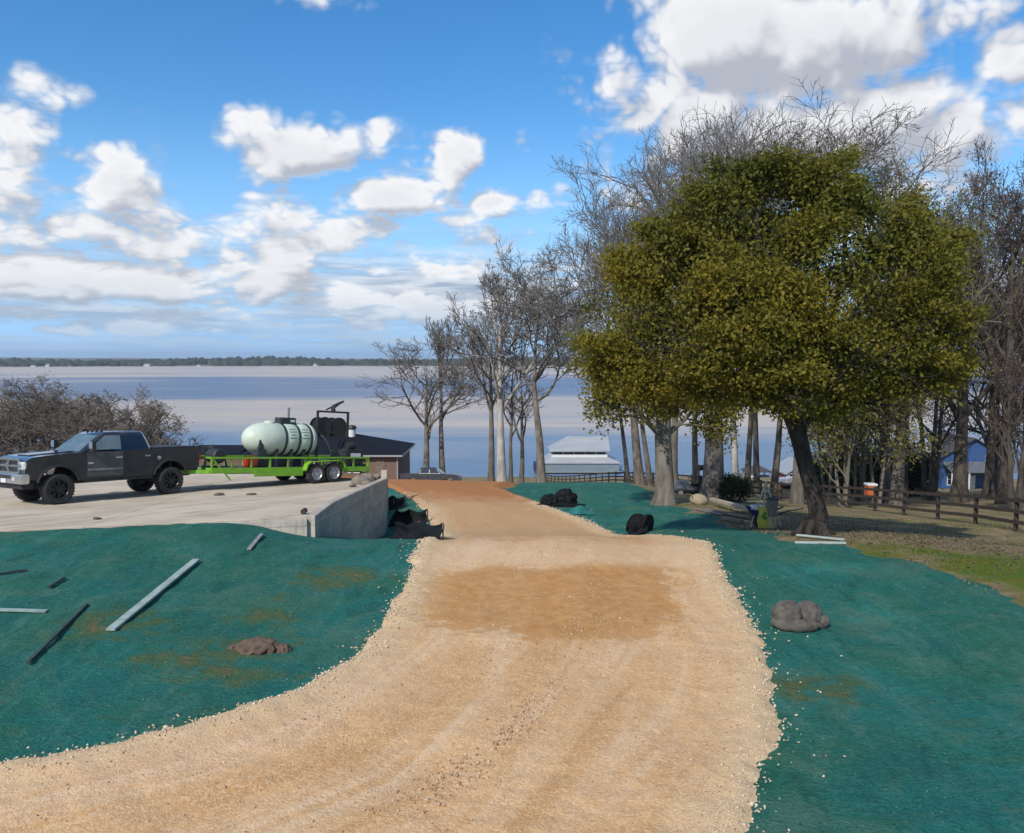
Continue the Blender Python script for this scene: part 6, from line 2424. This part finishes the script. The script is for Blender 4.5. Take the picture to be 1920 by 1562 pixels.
def sheet(name, label, px, py, w, d, hgt, mat, seed):
    p = G(px, py)
    root = empty(name, p)
    tag(root, label, 'sheet')
    nu, nv = 22, 14
    V = []
    for j in range(nv):
        for i in range(nu):
            u, v = i / (nu - 1), j / (nv - 1)
            x, y = (u - .5) * w, (v - .5) * d
            e = min(u, 1 - u, v, 1 - v) * 2
            z = hz_(p.x + x, p.y + y) - p.z + .02 + hgt * math.exp(-((u - .55) / .22) ** 2 - ((v - .5) / .3) ** 2) + .07 * math.sin(u * 11 + seed) * math.sin(v * 6 + u * 5) * min(1, e * 3)
            V.append((x, y, max(z, hz_(p.x + x, p.y + y) - p.z + .012)))
    ix = np.arange(nu * nv).reshape(nv, nu)
    Fq = np.stack([ix[:-1, :-1], ix[:-1, 1:], ix[1:, 1:], ix[1:, :-1]], -1).reshape(-1, 4)
    o = mesh_np('cloth', V, Fq, M[mat], root, smooth=True)
    sm = o.modifiers.new('thick', 'SOLIDIFY')
    sm.thickness = .01
    return root


sheet('crumpled_sheet', 'crumpled teal sheet lying just right of the humped black roll', 1085, 962, 1.35, 1.3, .32, 'green_sheet', 1)


# folded erosion sock on the right and the dark lump on the left
p = G(1497, 1176)
sock = empty('erosion_sock', p, 0)
tag(sock, 'grey-brown folded erosion sock sitting alone on the right hydroseed', 'erosion sock')


def sock_tube(name, pts, rad, seed):
    rg = random.Random(seed)
    m = MB()
    P = []
    R_ = []
    for i in range(len(pts) - 1):
        for k in range(5):
            t = k / 5
            P.append(Vector(pts[i]).lerp(Vector(pts[i + 1]), t))
            R_.append(rad[i] + (rad[i + 1] - rad[i]) * t + rg.uniform(-.012, .012))
    P.append(Vector(pts[-1]))
    R_.append(rad[-1])
    for _ in range(3):
        P = [P[0]] + [(P[i - 1] + P[i] * 2 + P[i + 1]) / 4 for i in range(1, len(P) - 1)] + [P[-1]]
    m.tube(P, R_, 14)
    return m.build(name, 'wattle', sock, smooth=True)


m = MB()
crumple(m, (-.20, .02, .20), (.27, .28, .27), 41, .10)
m.build('left_fold', 'wattle', sock, smooth=True)
m = MB()
crumple(m, (.20, .08, .19), (.24, .26, .24), 47, .10)
m.build('right_fold', 'wattle', sock, smooth=True)
sock_tube('bottom_fold', [(-.47, .0, .09), (-.38, -.18, .10), (-.14, -.29, .11), (.10, -.28, .10), (.27, -.20, .09)], [.06, .105, .12, .105, .06], 1)
m = MB()
crumple(m, (.40, -.02, .10), (.13, .16, .13), 53, .14)
m.build('tip_fold', 'wattle', sock, smooth=True)
p = G(487, 1222)
lump = empty('dirt_lump', p)
tag(lump, 'flat brown dirt lump exposed in the left hydroseed', 'dirt lump')
m = MB()
crumple(m, (-.04, .05, .02), (.33, .27, .16), 5, .2)
m.build('main_clod', 'clod', lump, smooth=True)
m = MB()
crumple(m, (.37, .04, .0), (.13, .14, .10), 8, .2)
m.build('side_clod', 'clod', lump, smooth=True)
m = MB()
crumple(m, (-.45, .14, -.02), (.12, .15, .08), 9, .2)
m.build('side_clod', 'clod', lump, smooth=True)


# ------------------------------------------------------------------ boards and stakes left lying about
def board(name, label, a, b, w, t, mat, cat='board', lift=.02, group=None, rest=True):
    A, B = G(*a), G(*b)
    A = A + Vector((0, 0, t / 2 + lift))
    B = B + Vector((0, 0, t / 2 + lift))
    mid_ = (A + B) / 2
    # never let the middle cut the ground
    over = max(0.0, max(hz_(*(A.lerp(B, s)).xy) + t / 2 + .012 - A.lerp(B, s).z for s in (.2, .4, .5, .6, .8)))
    mid_.z += over
    d = (B - A)
    o = frame(name, mid_, d)
    m = MB()
    L = d.length
    rise_ = d.z / 2
    m.bar((-d.xy.length / 2, 0, -rise_), (d.xy.length / 2, 0, rise_), w, t)
    me = m.build(name, mat, None, bevel=min(w, t) * .12, segs=1)
    me.location = o.location
    me.rotation_euler = o.rotation_euler
    bpy.data.objects.remove(o)
    me.name = name
    tag(me, label, cat, group)
    return me


board('plank', 'long pale weathered plank lying slantwise on the left hydroseed', (207, 1187), (368, 1054), .16, .045, 'pale_board')
board('stake', 'long dark stake at lower left of the hydroseed, left of the pale plank', (53, 1248), (163, 1138), .06, .045, 'dark_stake', 'stake')
board('stake', 'short grey stake near the near corner of the concrete wall', (467, 1034), (491, 1005), .10, .04, 'grey_stake', 'stake')
board('stake', 'thin dark stake at the left picture edge below the pad', (-20, 1083), (51, 1073), .06, .04, 'dark_stake', 'stake')
board('stake', 'short dark stake right of the one at the left edge', (92, 1104), (121, 1088), .06, .04, 'dark_stake', 'stake')
board('plank', 'flat pale plank cut by the left edge of the picture', (-40, 1147), (88, 1151), .11, .03, 'pale_board')
board('plank', 'front one of the two white boards before the leafy oak', (1490, 1020), (1586, 1021), .12, .04, 'white_board')
board('plank', 'rear slanting one of the two white boards before the leafy oak', (1494, 1009), (1583, 1018), .10, .04, 'white_board', lift=.065)

# lumber pile right of the second trunk
board('timber', 'long tan squared beam on top of the lumber pile by the wheelbarrow', (1334, 948), (1414, 972), .22, .16, 'lumber', 'beam', lift=.20)
board('timber', 'old brown plank under the tan beam', (1318, 958), (1398, 974), .26, .07, 'old_lumber', 'beam')
board('timber', 'short brown cross timber in front of the lumber pile', (1352, 976), (1392, 982), .14, .12, 'old_lumber', 'beam')
board('timber', 'thin grey plank left of the tan beam', (1306, 956), (1350, 966), .14, .04, 'grey_stake', 'beam')
board('timber', 'narrow white plank lying behind the tan beam', (1373, 941), (1424, 944), .10, .05, 'white_board', 'beam')
p = G(1312, 946)
m = MB()
m.rock((0, 0, .17), (.36, .28, .25), seed=15, sub=3, rough=.4)
o = m.build('boulder', 'sandstone', smooth=True)
o.location = p
tag(o, 'tan boulder at the left end of the lumber pile', 'boulder')

# ------------------------------------------------------------------ wheelbarrow corner
wb = G(1440, 990)
wy = wb.y


def wp(px, dy=0.0):
    return gpos(px, wy + dy)


b0 = wp(1424, .1)
barrow = empty('wheelbarrow', b0, 0)
tag(barrow, 'dark blue wheelbarrow tipped up beside the lumber pile', 'wheelbarrow')
m = MB()
ring0 = [(-.12, -.26, .40), (.26, -.26, .34), (.26, .26, .34), (-.12, .26, .40)]
ring1 = [(-.30, -.36, .66), (.34, -.36, .58), (.34, .36, .58), (-.30, .36, .66)]
ringi = [(-.27, -.33, .655), (.31, -.33, .575), (.31, .33, .575), (-.27, .33, .655)]
ringb = [(-.11, -.24, .43), (.24, -.24, .37), (.24, .24, .37), (-.11, .24, .43)]
m.loft([ring0, ring1, ringi, ringb])
m.build('tray', 'barrow_blue', barrow, bevel=.008)
m = MB()
m.lathe([(.10, -.05), (.19, -.05), (.205, 0), (.19, .05), (.10, .05), (.10, -.05)], (.08, -.02, .205), 'Y', 18)
wl = m.build('wheel', 'tyre', barrow, smooth=True)
m = MB()
m.lathe([(.02, -.04), (.11, -.03), (.11, .03), (.02, .04)], (.08, -.02, .205), 'Y', 12)
m.build('hub', 'dark_steel', wl)
m = MB()
for s in (-1, 1):
    m.bar((.08, s * .08, .20), (.36, s * .26, .36), .04, .04).bar((.34, s * .26, .36), (.95, s * .30, .62), .04, .04)
    m.bar((.30, s * .26, .36), (.36, s * .28, .0), .035, .035)
m.build('frame', 'dark_steel', barrow)
b1 = wp(1452, -.25)
bk = empty('bucket', b1)
tag(bk, 'tan bucket under the grey bin next to the wheelbarrow', 'bucket')
m = MB()
m.lathe([(.14, 0), (.17, .38), (.18, .38), (.18, .40), (.16, .40), (.13, .02)], (0, 0, 0), 'Z', 20)
m.build('body', 'tan_plastic', bk, smooth=True)
m = MB()
m.tube([(0, .17, .36), (.02, .19, .22), (.02, -.19, .22), (0, -.17, .36)], .008, 5)
m.build('handle', 'dark_steel', bk)
gb = empty('bin', b1 + Vector((.02, 0, .40)))
tag(gb, 'grey-brown bin standing on the tan bucket', 'bin')
m = MB()
m.lathe([(.15, 0), (.19, .50), (.205, .50), (.205, .53), (.17, .53), (.13, .02)], (0, 0, 0), 'Z', 20)
m.build('body', 'taupe', gb, smooth=True)
m = MB()
m.lathe([(.20, .53), (.20, .56), (.12, .59), (.001, .60)], (0, 0, 0), 'Z', 20)
m.build('lid', 'black_plastic', gb, smooth=True)
b2 = wp(1436, -.15)
yb = empty('sack', b2 + Vector((0, -.05, .0)))
tag(yb, 'upright yellow sack with a green mark between wheelbarrow and bin', 'sack')
m = MB()
m.loft([[(-.13, -.09, .0), (.13, -.09, .0), (.13, .09, .0), (-.13, .09, .0)], [(-.17, -.12, .25), (.17, -.12, .25), (.17, .12, .25), (-.17, .12, .25)],
        [(-.16, -.10, .55), (.16, -.10, .55), (.16, .10, .55), (-.16, .10, .55)], [(-.17, -.015, .72), (.17, -.015, .72), (.17, .015, .72), (-.17, .015, .72)]])
sk = m.build('bag', 'yellow', yb, bevel=.03, smooth=True)
m = MB()
m.prism([(-.02, .60), (.09, .52), (.03, .44), (.10, .36), (.0, .28), (-.10, .42), (-.04, .50)], -.134, -.128)
m.build('mark', 'mark_green', sk)
b3 = wp(1441, .35)
ap = empty('tripod', b3)
tag(ap, 'thin wooden tripod of three poles behind the wheelbarrow', 'tripod')
for k, (dx_, dy_) in enumerate(((-.50, -.1), (.46, -.1), (.05, .5))):
    m = MB()
    q = Vector((dx_, dy_, hz_(b3.x + dx_, b3.y + dy_) - b3.z))
    m.tube([q, (0.012 * (k - 1), .015 * k, 1.48)], [.030, .024], 8)
    m.build('leg', 'pole_wood', ap)
b4 = wp(1482, .6)
board('handle_pole', 'dark pole lying on the soil right of the grey bin', (1462, 968), (1506, 958), .05, .05, 'dark_stake', 'pole', lift=.1)
hp = empty('hard_hat', Vector((b0.x - .02, b0.y + .02, b0.z + .42)))
tag(hp, 'white plastic tub resting in the wheelbarrow tray', 'tub')
hp.name = 'tub'
m = MB()
m.lathe([(.17, 0), (.21, .26), (.23, .26), (.23, .29), (.19, .29), (.15, .03)], (.05, 0, 0), 'Z', 18)
m.build('body', 'white_paint', hp, smooth=True)

# ------------------------------------------------------------------ post and rail fence
FPTS = [(19.0, 21.5), (19.0, 24.4), (19.0, 27.3)]
CORNER = [(1917, 30), (1840, 33.6), (1768, 36.8), (1703, 39.6), (1648, 42.9), (1599, 45.8)]
FPTS += [((p - 960) / F * y, y) for p, y in CORNER]
cur = np.array(FPTS[-1])
PATHF = [np.array(FPTS[-1]), np.array(((1450 - 960) / F * 56, 56)), np.array(((1360 - 960) / F * 63, 63)), np.array(((1250 - 960) / F * 74, 74)), np.array(((1154 - 960) / F * 89, 89)),
         np.array(((1080 - 960) / F * 108, 108)), np.array(((1030 - 960) / F * 128, 128)), np.array(((1005 - 960) / F * 140, 140))]
seg, s_ = 0, 0.0
while seg < len(PATHF) - 1:
    a, b = PATHF[seg], PATHF[seg + 1]
    L = np.linalg.norm(b - a)
    s_ += 2.9
    while seg < len(PATHF) - 1 and s_ > L:
        s_ -= L
        seg += 1
        if seg < len(PATHF) - 1:
            a, b = PATHF[seg], PATHF[seg + 1]
            L = np.linalg.norm(b - a)
    if seg < len(PATHF) - 1:
        FPTS.append(tuple(a + (b - a) / L * s_))
fence = empty('rail_fence', (FPTS[0][0], FPTS[0][1], hz_(*FPTS[0])))
tag(fence, 'dark brown three-rail wooden fence running along the right side down to the lake', 'fence')
fo = fence.location
rngf = random.Random(3)
post_mesh = None
tops_ = []
for k, (x, y) in enumerate(FPTS):
    z = hz_(x, y)
    if post_mesh is None:
        o = MB().box((0, 0, .52), (.13, .13, 1.64)).build('post', 'fence_wood', fence, bevel=.012, segs=1)
        post_mesh = o.data
    else:
        o = bpy.data.objects.new('post', post_mesh)
        link(o, fence)
    o.location = (x - fo.x, y - fo.y, z - fo.z)
    o.rotation_euler = (rngf.uniform(-.02, .02), rngf.uniform(-.02, .02), rngf.uniform(-.2, .2))
    tops_.append(Vector((x - fo.x, y - fo.y, z - fo.z)))
for a, b in zip(tops_, tops_[1:]):
    d = (b - a)
    sd = Vector((d.y, -d.x, 0)).normalized() * -.085
    for h in (.38, .78, 1.20):
        j0, j1 = rngf.uniform(-.02, .02), rngf.uniform(-.02, .02)
        MB().bar(a + sd + Vector((0, 0, h + j0)) - d * .01, b + sd + Vector((0, 0, h + j1)) + d * .01, .04, .145).build('rail', 'fence_wood', fence)

# orange box with a white lid beyond the fence
p = gpos(1639, 47.5)
ox = empty('storage_box', p)
tag(ox, 'orange box with a white lid standing on a post behind the fence', 'box')
m = MB()
m.span((-.27, -.26, .66), (.27, .26, 1.36))
m.build('body', 'orange', ox, bevel=.015)
MB().span((-.30, -.29, 1.36), (.30, .29, 1.48)).build('lid', 'white_paint', ox, bevel=.02)
MB().box((0, 0, .28), (.14, .14, .72)).build('post', 'fence_wood', ox)

# utility mower left of the dark shrub
p = gpos(1296, 47.5)
mw = frame('ride_on_mower', p, (-1, -.25, 0), (0, .1, 1))
tag(mw, 'grey ride-on mower with a black seat parked behind the second trunk', 'mower')
m = MB()
m.loft([[(.15, -.32, .35), (.15, .32, .35), (.15, .30, .95), (.15, -.30, .95)], [(.95, -.30, .35), (.95, .30, .35), (.95, .26, .88), (.95, -.26, .88)], [(1.10, -.24, .40), (1.10, .24, .40), (1.10, .2, .78), (1.10, -.2, .78)]])
m.build('bonnet', 'grey_metal', mw, bevel=.03, smooth=True)
MB().span((-.95, -.42, .34), (.15, .42, .55)).build('chassis', 'grey_metal', mw, bevel=.03)
m = MB()
m.span((-.65, -.26, .62), (-.15, .26, .74)).box((-.68, 0, .98), (.12, .50, .50))
m.build('seat', 'black_plastic', mw, bevel=.04)
MB().span((-.55, -.2, .55), (-.25, .2, .62)).build('seat_base', 'dark_steel', mw)
m = MB()
for s in (-1, 1):
    m.bar((-.85, s * .38, .5), (-.85, s * .38, 1.55), .05, .05)
m.bar((-.85, -.4, 1.55), (-.85, .4, 1.55), .05, .05)
m.build('roll_bar', 'dark_steel', mw)
MB().span((-1.05, -.42, 1.52), (-.55, .42, 1.84)).build('canopy', 'black_plastic', mw, bevel=.04)
m = MB()
m.tube([(.12, 0, .9), (-.02, 0, 1.12)], .02, 6).lathe([(.15, -.012), (.17, 0), (.15, .012), (.13, 0), (.15, -.012)], (-.02, 0, 1.12), 'Z', 16)
m.build('steering_wheel', 'black_plastic', mw)
for s in (-1, 1):
    wheel(mw, .80, s * .42, .24, .16, 'rim_silver', s, 5)
    wheel(mw, -.65, s * .55, .36, .24, 'rim_silver', s, 5)
m = MB()
m.lathe([(.60, .16), (.60, .30), (.50, .34)], (.1, 0, 0), 'Z', 20)
m.build('mower_deck', 'dark_steel', mw)

# ------------------------------------------------------------------ buildings
def gable_block(root, x0, x1, y0, y1, z0, zw, zr, wall, roof, axis='X', over=.4, name='roof', th=.14):
    MB().span((x0, y0, z0), (x1, y1, zw)).build('wall', wall, root)
    m = MB()
    if axis == 'X':          # ridge along x
        ym = (y0 + y1) / 2
        k = over * (zr - zw) / (ym - y0)
        m.prism([(y0 - over, zw - k), (ym, zr), (y1 + over, zw - k), (y1 + over, zw - k + th), (ym, zr + th), (y0 - over, zw - k + th)], x0 - over, x1 + over, 'YZ')
        g = MB()
        g.prism([(y0, zw - .002), (y1, zw - .002), (ym, zr - .004)], x0 + .003, x1 - .003, 'YZ')
    else:
        xm = (x0 + x1) / 2
        k = over * (zr - zw) / (xm - x0)
        m.prism([(x0 - over, zw - k), (xm, zr), (x1 + over, zw - k), (x1 + over, zw - k + th), (xm, zr + th), (x0 - over, zw - k + th)], y0 - over, y1 + over, 'XZ')
        g = MB()
        g.prism([(x0, zw - .002), (x1, zw - .002), (xm, zr - .004)], y0 + .003, y1 - .003, 'XZ')
    g.build('gable', wall, root)
    return m.build(name, roof, root)


def window(root, x, z, w, h, y, frame_mat='white_paint', pane='glass_dark'):
    m = MB()
    f = .09
    m.span((x - w / 2 - f, y - .06, z - h / 2 - f), (x - w / 2, y, z + h / 2 + f)).span((x + w / 2, y - .06, z - h / 2 - f), (x + w / 2 + f, y, z + h / 2 + f))
    m.span((x - w / 2, y - .058, z + h / 2), (x + w / 2, y, z + h / 2 + f)).span((x - w / 2, y - .058, z - h / 2 - f), (x + w / 2, y, z - h / 2))
    m.span((x - w / 2, y - .05, z - .03), (x + w / 2, y - .01, z + .03))
    fr = m.build('window', frame_mat, root)
    MB().span((x - w / 2, y - .03, z - h / 2), (x + w / 2, y - .004, z + h / 2)).build('pane', pane, fr)


# lake house with the dark hipped roof
HY = 83.0
hx0, hx1 = (452 - 960) / F * HY, (744 - 960) / F * HY
hzb = at(744, 897, HY).z
eave = at(744, 854, HY).z
ridge = at(640, 811, HY + 5).z
house = empty('lake_house', (hx1, HY, hzb))
tag(house, 'low house with dark shingle hip roof and brown brick wall behind the trailer', 'house')
W_ = hx1 - hx0
E_ = eave - hzb
Rg = ridge - hzb
MB().span((-W_, 0, -.9), (0, 10, E_)).build('wall', 'brick', house)
ov = .55
rx0, rx1 = (622 - 960) / F * (HY + 5) - hx1, (652 - 960) / F * (HY + 5) - hx1
m = MB()
base_ = [(-W_ - ov, -ov, E_ - .05), (ov, -ov, E_ - .05), (ov, 10 + ov, E_ - .05), (-W_ - ov, 10 + ov, E_ - .05)]
bs = [m.bm.verts.new(p) for p in base_]
b2_ = [m.bm.verts.new((p[0], p[1], p[2] + .18)) for p in base_]
ra, rb = m.bm.verts.new((rx0, 5, Rg)), m.bm.verts.new((rx1, 5, Rg))
for f in ((bs[3], bs[2], bs[1], bs[0]), (bs[0], bs[1], b2_[1], b2_[0]), (bs[1], bs[2], b2_[2], b2_[1]), (bs[2], bs[3], b2_[3], b2_[2]), (bs[3], bs[0], b2_[0], b2_[3]),
          (b2_[0], b2_[1], rb, ra), (b2_[1], b2_[2], rb), (b2_[2], b2_[3], ra, rb), (b2_[3], b2_[0], ra)):
    m.bm.faces.new(f)
rf1 = m.build('roof', 'shingle', house)
m = MB()
m.span((-W_ - ov - .03, -ov - .04, E_ - .08), (ov + .03, -ov - .005, E_ + .10)).span((ov + .003, -ov, E_ - .078), (ov + .04, 10 + ov, E_ + .098))
m.build('fascia', 'white_roof', rf1)
m = MB()
m.span((-.09, -.09, -.6), (.03, -.008, E_ - .09))
m.build('downspout', 'white_roof', house)
# chimney with a dark domed cap
cp = at(660, 815, HY + 4.2)
m = MB()
cxl, cyl, czl = cp.x - hx1, cp.y - HY, cp.z - hzb
m.lathe([(.40, czl - 1.0), (.40, czl + .62)], (cxl, cyl, 0), 'Z', 14)
ch = m.build('chimney', 'white_paint', rf1, smooth=True)
m = MB()
m.lathe([(.46, czl + .62), (.56, czl + .74), (.40, czl + 1.0), (.001, czl + 1.08)], (cxl, cyl, 0), 'Z', 14)
m.build('chimney_cap', 'dark_steel', ch, smooth=True)
# lower wing to the left
wx0 = (345 - 960) / F * HY - hx1
m = MB()
MB().span((wx0, 1.0, -.9), (-W_ - .003, 8.0, E_ + .05)).build('wall', 'brick', house)
wr = at(400, 838, HY + 4).z - hzb
m.prism([(.5, E_ + .0), (4.5, wr), (8.5, E_ + .0), (8.5, E_ + .16), (4.5, wr + .16), (.5, E_ + .16)], wx0 - .4, -W_ - ov - .01, 'YZ')
m.build('roof', 'shingle', house)
for xx in (-4.5, -8.0):
    window(house, xx, 1.3, 1.2, 1.3, -.004)
m = MB()
m.span((-2.3, -.05, -.2), (-1.3, -.006, 2.05))
dd = m.build('door', 'old_lumber', house)
MB().box((-1.42, -.08, 1.0), (.08, .05, .08)).build('handle', 'dark_steel', dd)

# white boathouse on the lake
BY = 166.0
bx0, bx1 = (1023 - 960) / F * BY, (1163 - 960) / F * BY
bh = empty('boathouse', ((bx0 + bx1) / 2, BY, LAKE - 1.5))
tag(bh, 'two-tier boathouse with white metal roof standing in the lake', 'boathouse')
bw = (bx1 - bx0) / 2
z868 = at(1090, 868, BY).z - LAKE + 1.5
z846 = at(1090, 846, BY + 2).z - LAKE + 1.5
z818 = at(1090, 818, BY + 5).z - LAKE + 1.5
for i in range(5):
    for yv in (.4, 9.6):
        x = -bw + .3 + (2 * bw - .6) * i / 4
        MB().lathe([(.14, -.6), (.14, 1.9)], (x, yv, 0), 'Z', 8).build('pile', 'old_lumber', bh)
MB().span((-bw - .5, -.6, 1.78), (bw + .5, 10.6, 1.94)).build('deck', 'grey_stake', bh)
lowall = MB().span((-bw, 0, 1.94), (bw, 10, z868 - .15)).build('wall', 'dock_grey', bh)
nb = 26
for i in range(nb):
    x = -bw + 2 * bw * (i + .5) / nb
    MB().box((x, -.012, (1.94 + z868 - .15) / 2), (.05, .022, z868 - 2.1)).build('batten', 'dock_grey', lowall)
m = MB()
m.loft([[(-bw - .2, -.2, z868 - .16), (bw + .2, -.2, z868 - .16), (bw + .2, 10.2, z868 - .16), (-bw - .2, 10.2, z868 - .16)],
        [(-bw - .2, -.2, z868), (bw + .2, -.2, z868), (bw + .2, 10.2, z868), (-bw - .2, 10.2, z868)],
        [(-bw + 1.2, 1.2, z868 + 1.0), (bw - 2.2, 1.2, z868 + 1.0), (bw - 2.2, 8.8, z868 + 1.0), (-bw + 1.2, 8.8, z868 + 1.0)]])
m.build('lower_roof', 'white_roof', bh)
ux0, ux1 = -bw + 1.25, bw - 2.25
MB().span((ux0 + .1, 1.5, z868 + .9), (ux1 - .1, 8.5, z868 + 1.55)).build('parapet', 'white_paint', bh)
for i in range(6):
    x = ux0 + .2 + (ux1 - ux0 - .4) * i / 5
    for yv in (1.6, 8.4):
        MB().box((x, yv, (z868 + 1.55 + z846) / 2), (.14, .14, z846 - z868 - 1.55)).build('post', 'white_paint', bh)
MB().span((ux0 + .3, 3.0, z868 + 1.55), (ux1 - .3, 7.6, z846 - .1)).build('inner_wall', 'dock_grey', bh)
hx = (1085 - 1095) / F * BY
m = MB()
m.loft([[(ux0 - .4, .9, z846 - .02), (ux1 + .4, .9, z846 - .02), (ux1 + .4, 9.1, z846 - .02), (ux0 - .4, 9.1, z846 - .02)],
        [(ux0 - .4, .9, z846 + .18), (ux1 + .4, .9, z846 + .18), (ux1 + .4, 9.1, z846 + .18), (ux0 - .4, 9.1, z846 + .18)],
        [(ux0 + 3.6, 4.9, z818), (ux1 + .4, 4.9, z818), (ux1 + .4, 5.1, z818), (ux0 + 3.6, 5.1, z818)]])
m.build('upper_roof', 'white_roof', bh)
MB().span((-bw - 2.4, 0, 1.94), (-bw - .6, 4, 3.6)).build('shed', 'navy_siding', bh)

# small dark-roofed pavilion over the water
PY_ = 160.0
px0 = (1422 - 960) / F * PY_
pv = empty('pavilion', (px0, PY_, LAKE - 1.5))
tag(pv, 'small open pavilion with dark hip roof standing at the lake', 'pavilion')
zt_ = at(1420, 873, PY_).z - LAKE + 1.5
m = MB()
m.loft([[(-2.6, -2.2, zt_ - 1.1), (2.6, -2.2, zt_ - 1.1), (2.6, 2.2, zt_ - 1.1), (-2.6, 2.2, zt_ - 1.1)], [(-2.6, -2.2, zt_ - .95), (2.6, -2.2, zt_ - .95), (2.6, 2.2, zt_ - .95), (-2.6, 2.2, zt_ - .95)],
        [(-.6, -.1, zt_), (.6, -.1, zt_), (.6, .1, zt_), (-.6, .1, zt_)]])
m.build('roof', 'brown_shingle', pv)
for sx_ in (-2.2, 0, 2.2):
    for sy_ in (-1.8, 1.8):
        MB().span((sx_ - .09, sy_ - .09, -.6), (sx_ + .09, sy_ + .09, zt_ - 1.1)).build('post', 'grey_stake', pv)
MB().span((-3.2, -2.8, 1.6), (3.2, 2.8, 1.78)).build('deck', 'grey_stake', pv)
MB().span((-1.7, -1.5, 1.78), (-.5, -.4, 2.9)).build('locker', 'white_paint', pv)

# blue house on the right
BH = 110.0
bgx = lambda px: (px - 960) / F * BH
gz0 = at(1750, 917, BH).z
bl = empty('blue_house', (bgx(1760), BH, gz0))
tag(bl, 'two-storey blue house with grey roofs behind the dark forked tree', 'house')
ox0 = bgx(1760)
zz2 = lambda py: at(1760, py, BH).z - gz0
gable_block(bl, bgx(1700) - ox0, bgx(1757) - ox0, 0, 9, -1.2, zz2(846), zz2(822), 'navy_siding', 'white_roof', 'X')
for px, py in ((1728, 858), (1744, 858)):
    window(bl, bgx(px) - ox0, zz2(py), .75, 1.2, -.004)
for px, py in ((1747, 893), (1728, 893)):
    window(bl, bgx(px) - ox0, zz2(py), .75, 1.4, -.004)
gable_block(bl, bgx(1758) - ox0, bgx(1872) - ox0, -2.0, 8, -1.2, zz2(852), zz2(820), 'blue_siding', 'brown_shingle', 'Y')
for px, py in ((1787, 858), (1845, 858)):
    window(bl, bgx(px) - ox0, zz2(py), .9, 1.0, -2.004)
for px in (1775, 1800):
    window(bl, bgx(px) - ox0, zz2(895), .9, 1.4, -2.004)
m = MB()
m.loft([[(bgx(1757) - ox0, -4.6, zz2(878)), (bgx(1895) - ox0, -4.6, zz2(878)), (bgx(1895) - ox0, -2.02, zz2(864)), (bgx(1757) - ox0, -2.02, zz2(864))],
        [(bgx(1757) - ox0, -4.6, zz2(876)), (bgx(1895) - ox0, -4.6, zz2(876)), (bgx(1895) - ox0, -2.02, zz2(862)), (bgx(1757) - ox0, -2.02, zz2(862))]])
m.build('porch_roof', 'grey_metal', bl)
for px in (1759, 1790, 1826, 1860, 1893):
    MB().span((bgx(px) - ox0 - .08, -4.5, -1.0), (bgx(px) - ox0 + .08, -4.34, zz2(878))).build('porch_post', 'white_paint', bl)
MB().span((bgx(1757) - ox0, -4.5, -1.0), (bgx(1895) - ox0, -2.02, .12)).build('porch_floor', 'grey_stake', bl)
m = MB()
m.span((bgx(1808) - ox0, -2.06, .12), (bgx(1820) - ox0, -2.003, 2.2))
dr_ = m.build('door', 'white_paint', bl)
MB().box((bgx(1818) - ox0, -2.09, 1.1), (.1, .05, .1)).build('handle', 'dark_steel', dr_)
p = gpos(1874, 96)
tp_ = empty('covered_cart', p)
tag(tp_, 'blue tarpaulin-covered load in front of the blue house', 'covered load')
m = MB()
m.loft([[(-1.0, -.8, .35), (1.0, -.8, .35), (1.0, .8, .35), (-1.0, .8, .35)], [(-.98, -.78, 1.5), (.98, -.78, 1.6), (.98, .78, 1.6), (-.98, .78, 1.5)], [(-.8, -.5, 2.1), (.8, -.5, 2.2), (.8, .5, 2.2), (-.8, .5, 2.1)]])
m.build('tarpaulin', 'tarp_blue', tp_, bevel=.08, smooth=True)
MB().span((-1.05, -.85, .25), (1.05, .85, .35)).build('bed', 'dark_steel', tp_)
for sx_ in (-.6, .6):
    for s in (-1, 1):
        wheel(tp_, sx_, s * .8, .25, .16, 'rim_silver', s, 5)

# red shed
SY = 95.0
sgx = lambda px: (px - 960) / F * SY
gzs = at(1510, 914, SY).z
sh = empty('shed', (sgx(1500), SY, gzs))
tag(sh, 'red gabled shed with white trim seen either side of the oak trunk', 'shed')
sz = lambda py: at(1500, py, SY).z - gzs
gable_block(sh, sgx(1480) - sgx(1500), sgx(1546) - sgx(1500), 0, 5, -1.0, sz(888), sz(868), 'red_siding', 'white_roof', 'Y', over=.25)
window(sh, sgx(1490) - sgx(1500), sz(895), .7, .8, -.004)
m = MB()
m.span((sgx(1505) - sgx(1500), -.05, -.1), (sgx(1528) - sgx(1500), -.004, 1.75))
dd = m.build('door', 'pale_red', sh)
MB().box((sgx(1525) - sgx(1500), -.08, .8), (.08, .05, .08)).build('handle', 'dark_steel', dd)
for px in (1480, 1546):
    x = sgx(px) - sgx(1500)
    MB().span((x - .09, -.03, -.6), (x + .09, -.002, sz(888) - .1)).build('corner_trim', 'white_paint', sh)

# ------------------------------------------------------------------ the hazy air over the lake
hzb_ = MB()
hzb_.span((-3600, -30, -27), (5600, 7600, 34))
hm = bpy.data.materials.new('hazy_air')
hm.use_nodes = True
hm.node_tree.nodes.clear()
ho = hm.node_tree.nodes.new('ShaderNodeOutputMaterial')
hv = hm.node_tree.nodes.new('ShaderNodeVolumePrincipled')
hv.inputs['Color'].default_value = (.72, .82, .95, 1)
hv.inputs['Density'].default_value = .00014
hv.inputs['Anisotropy'].default_value = .2
hm.node_tree.links.new(hv.outputs[0], ho.inputs['Volume'])
USE_HAZE = True
if USE_HAZE:
    hzo = hzb_.build('haze', hm)
    tag(hzo, kind='stuff')
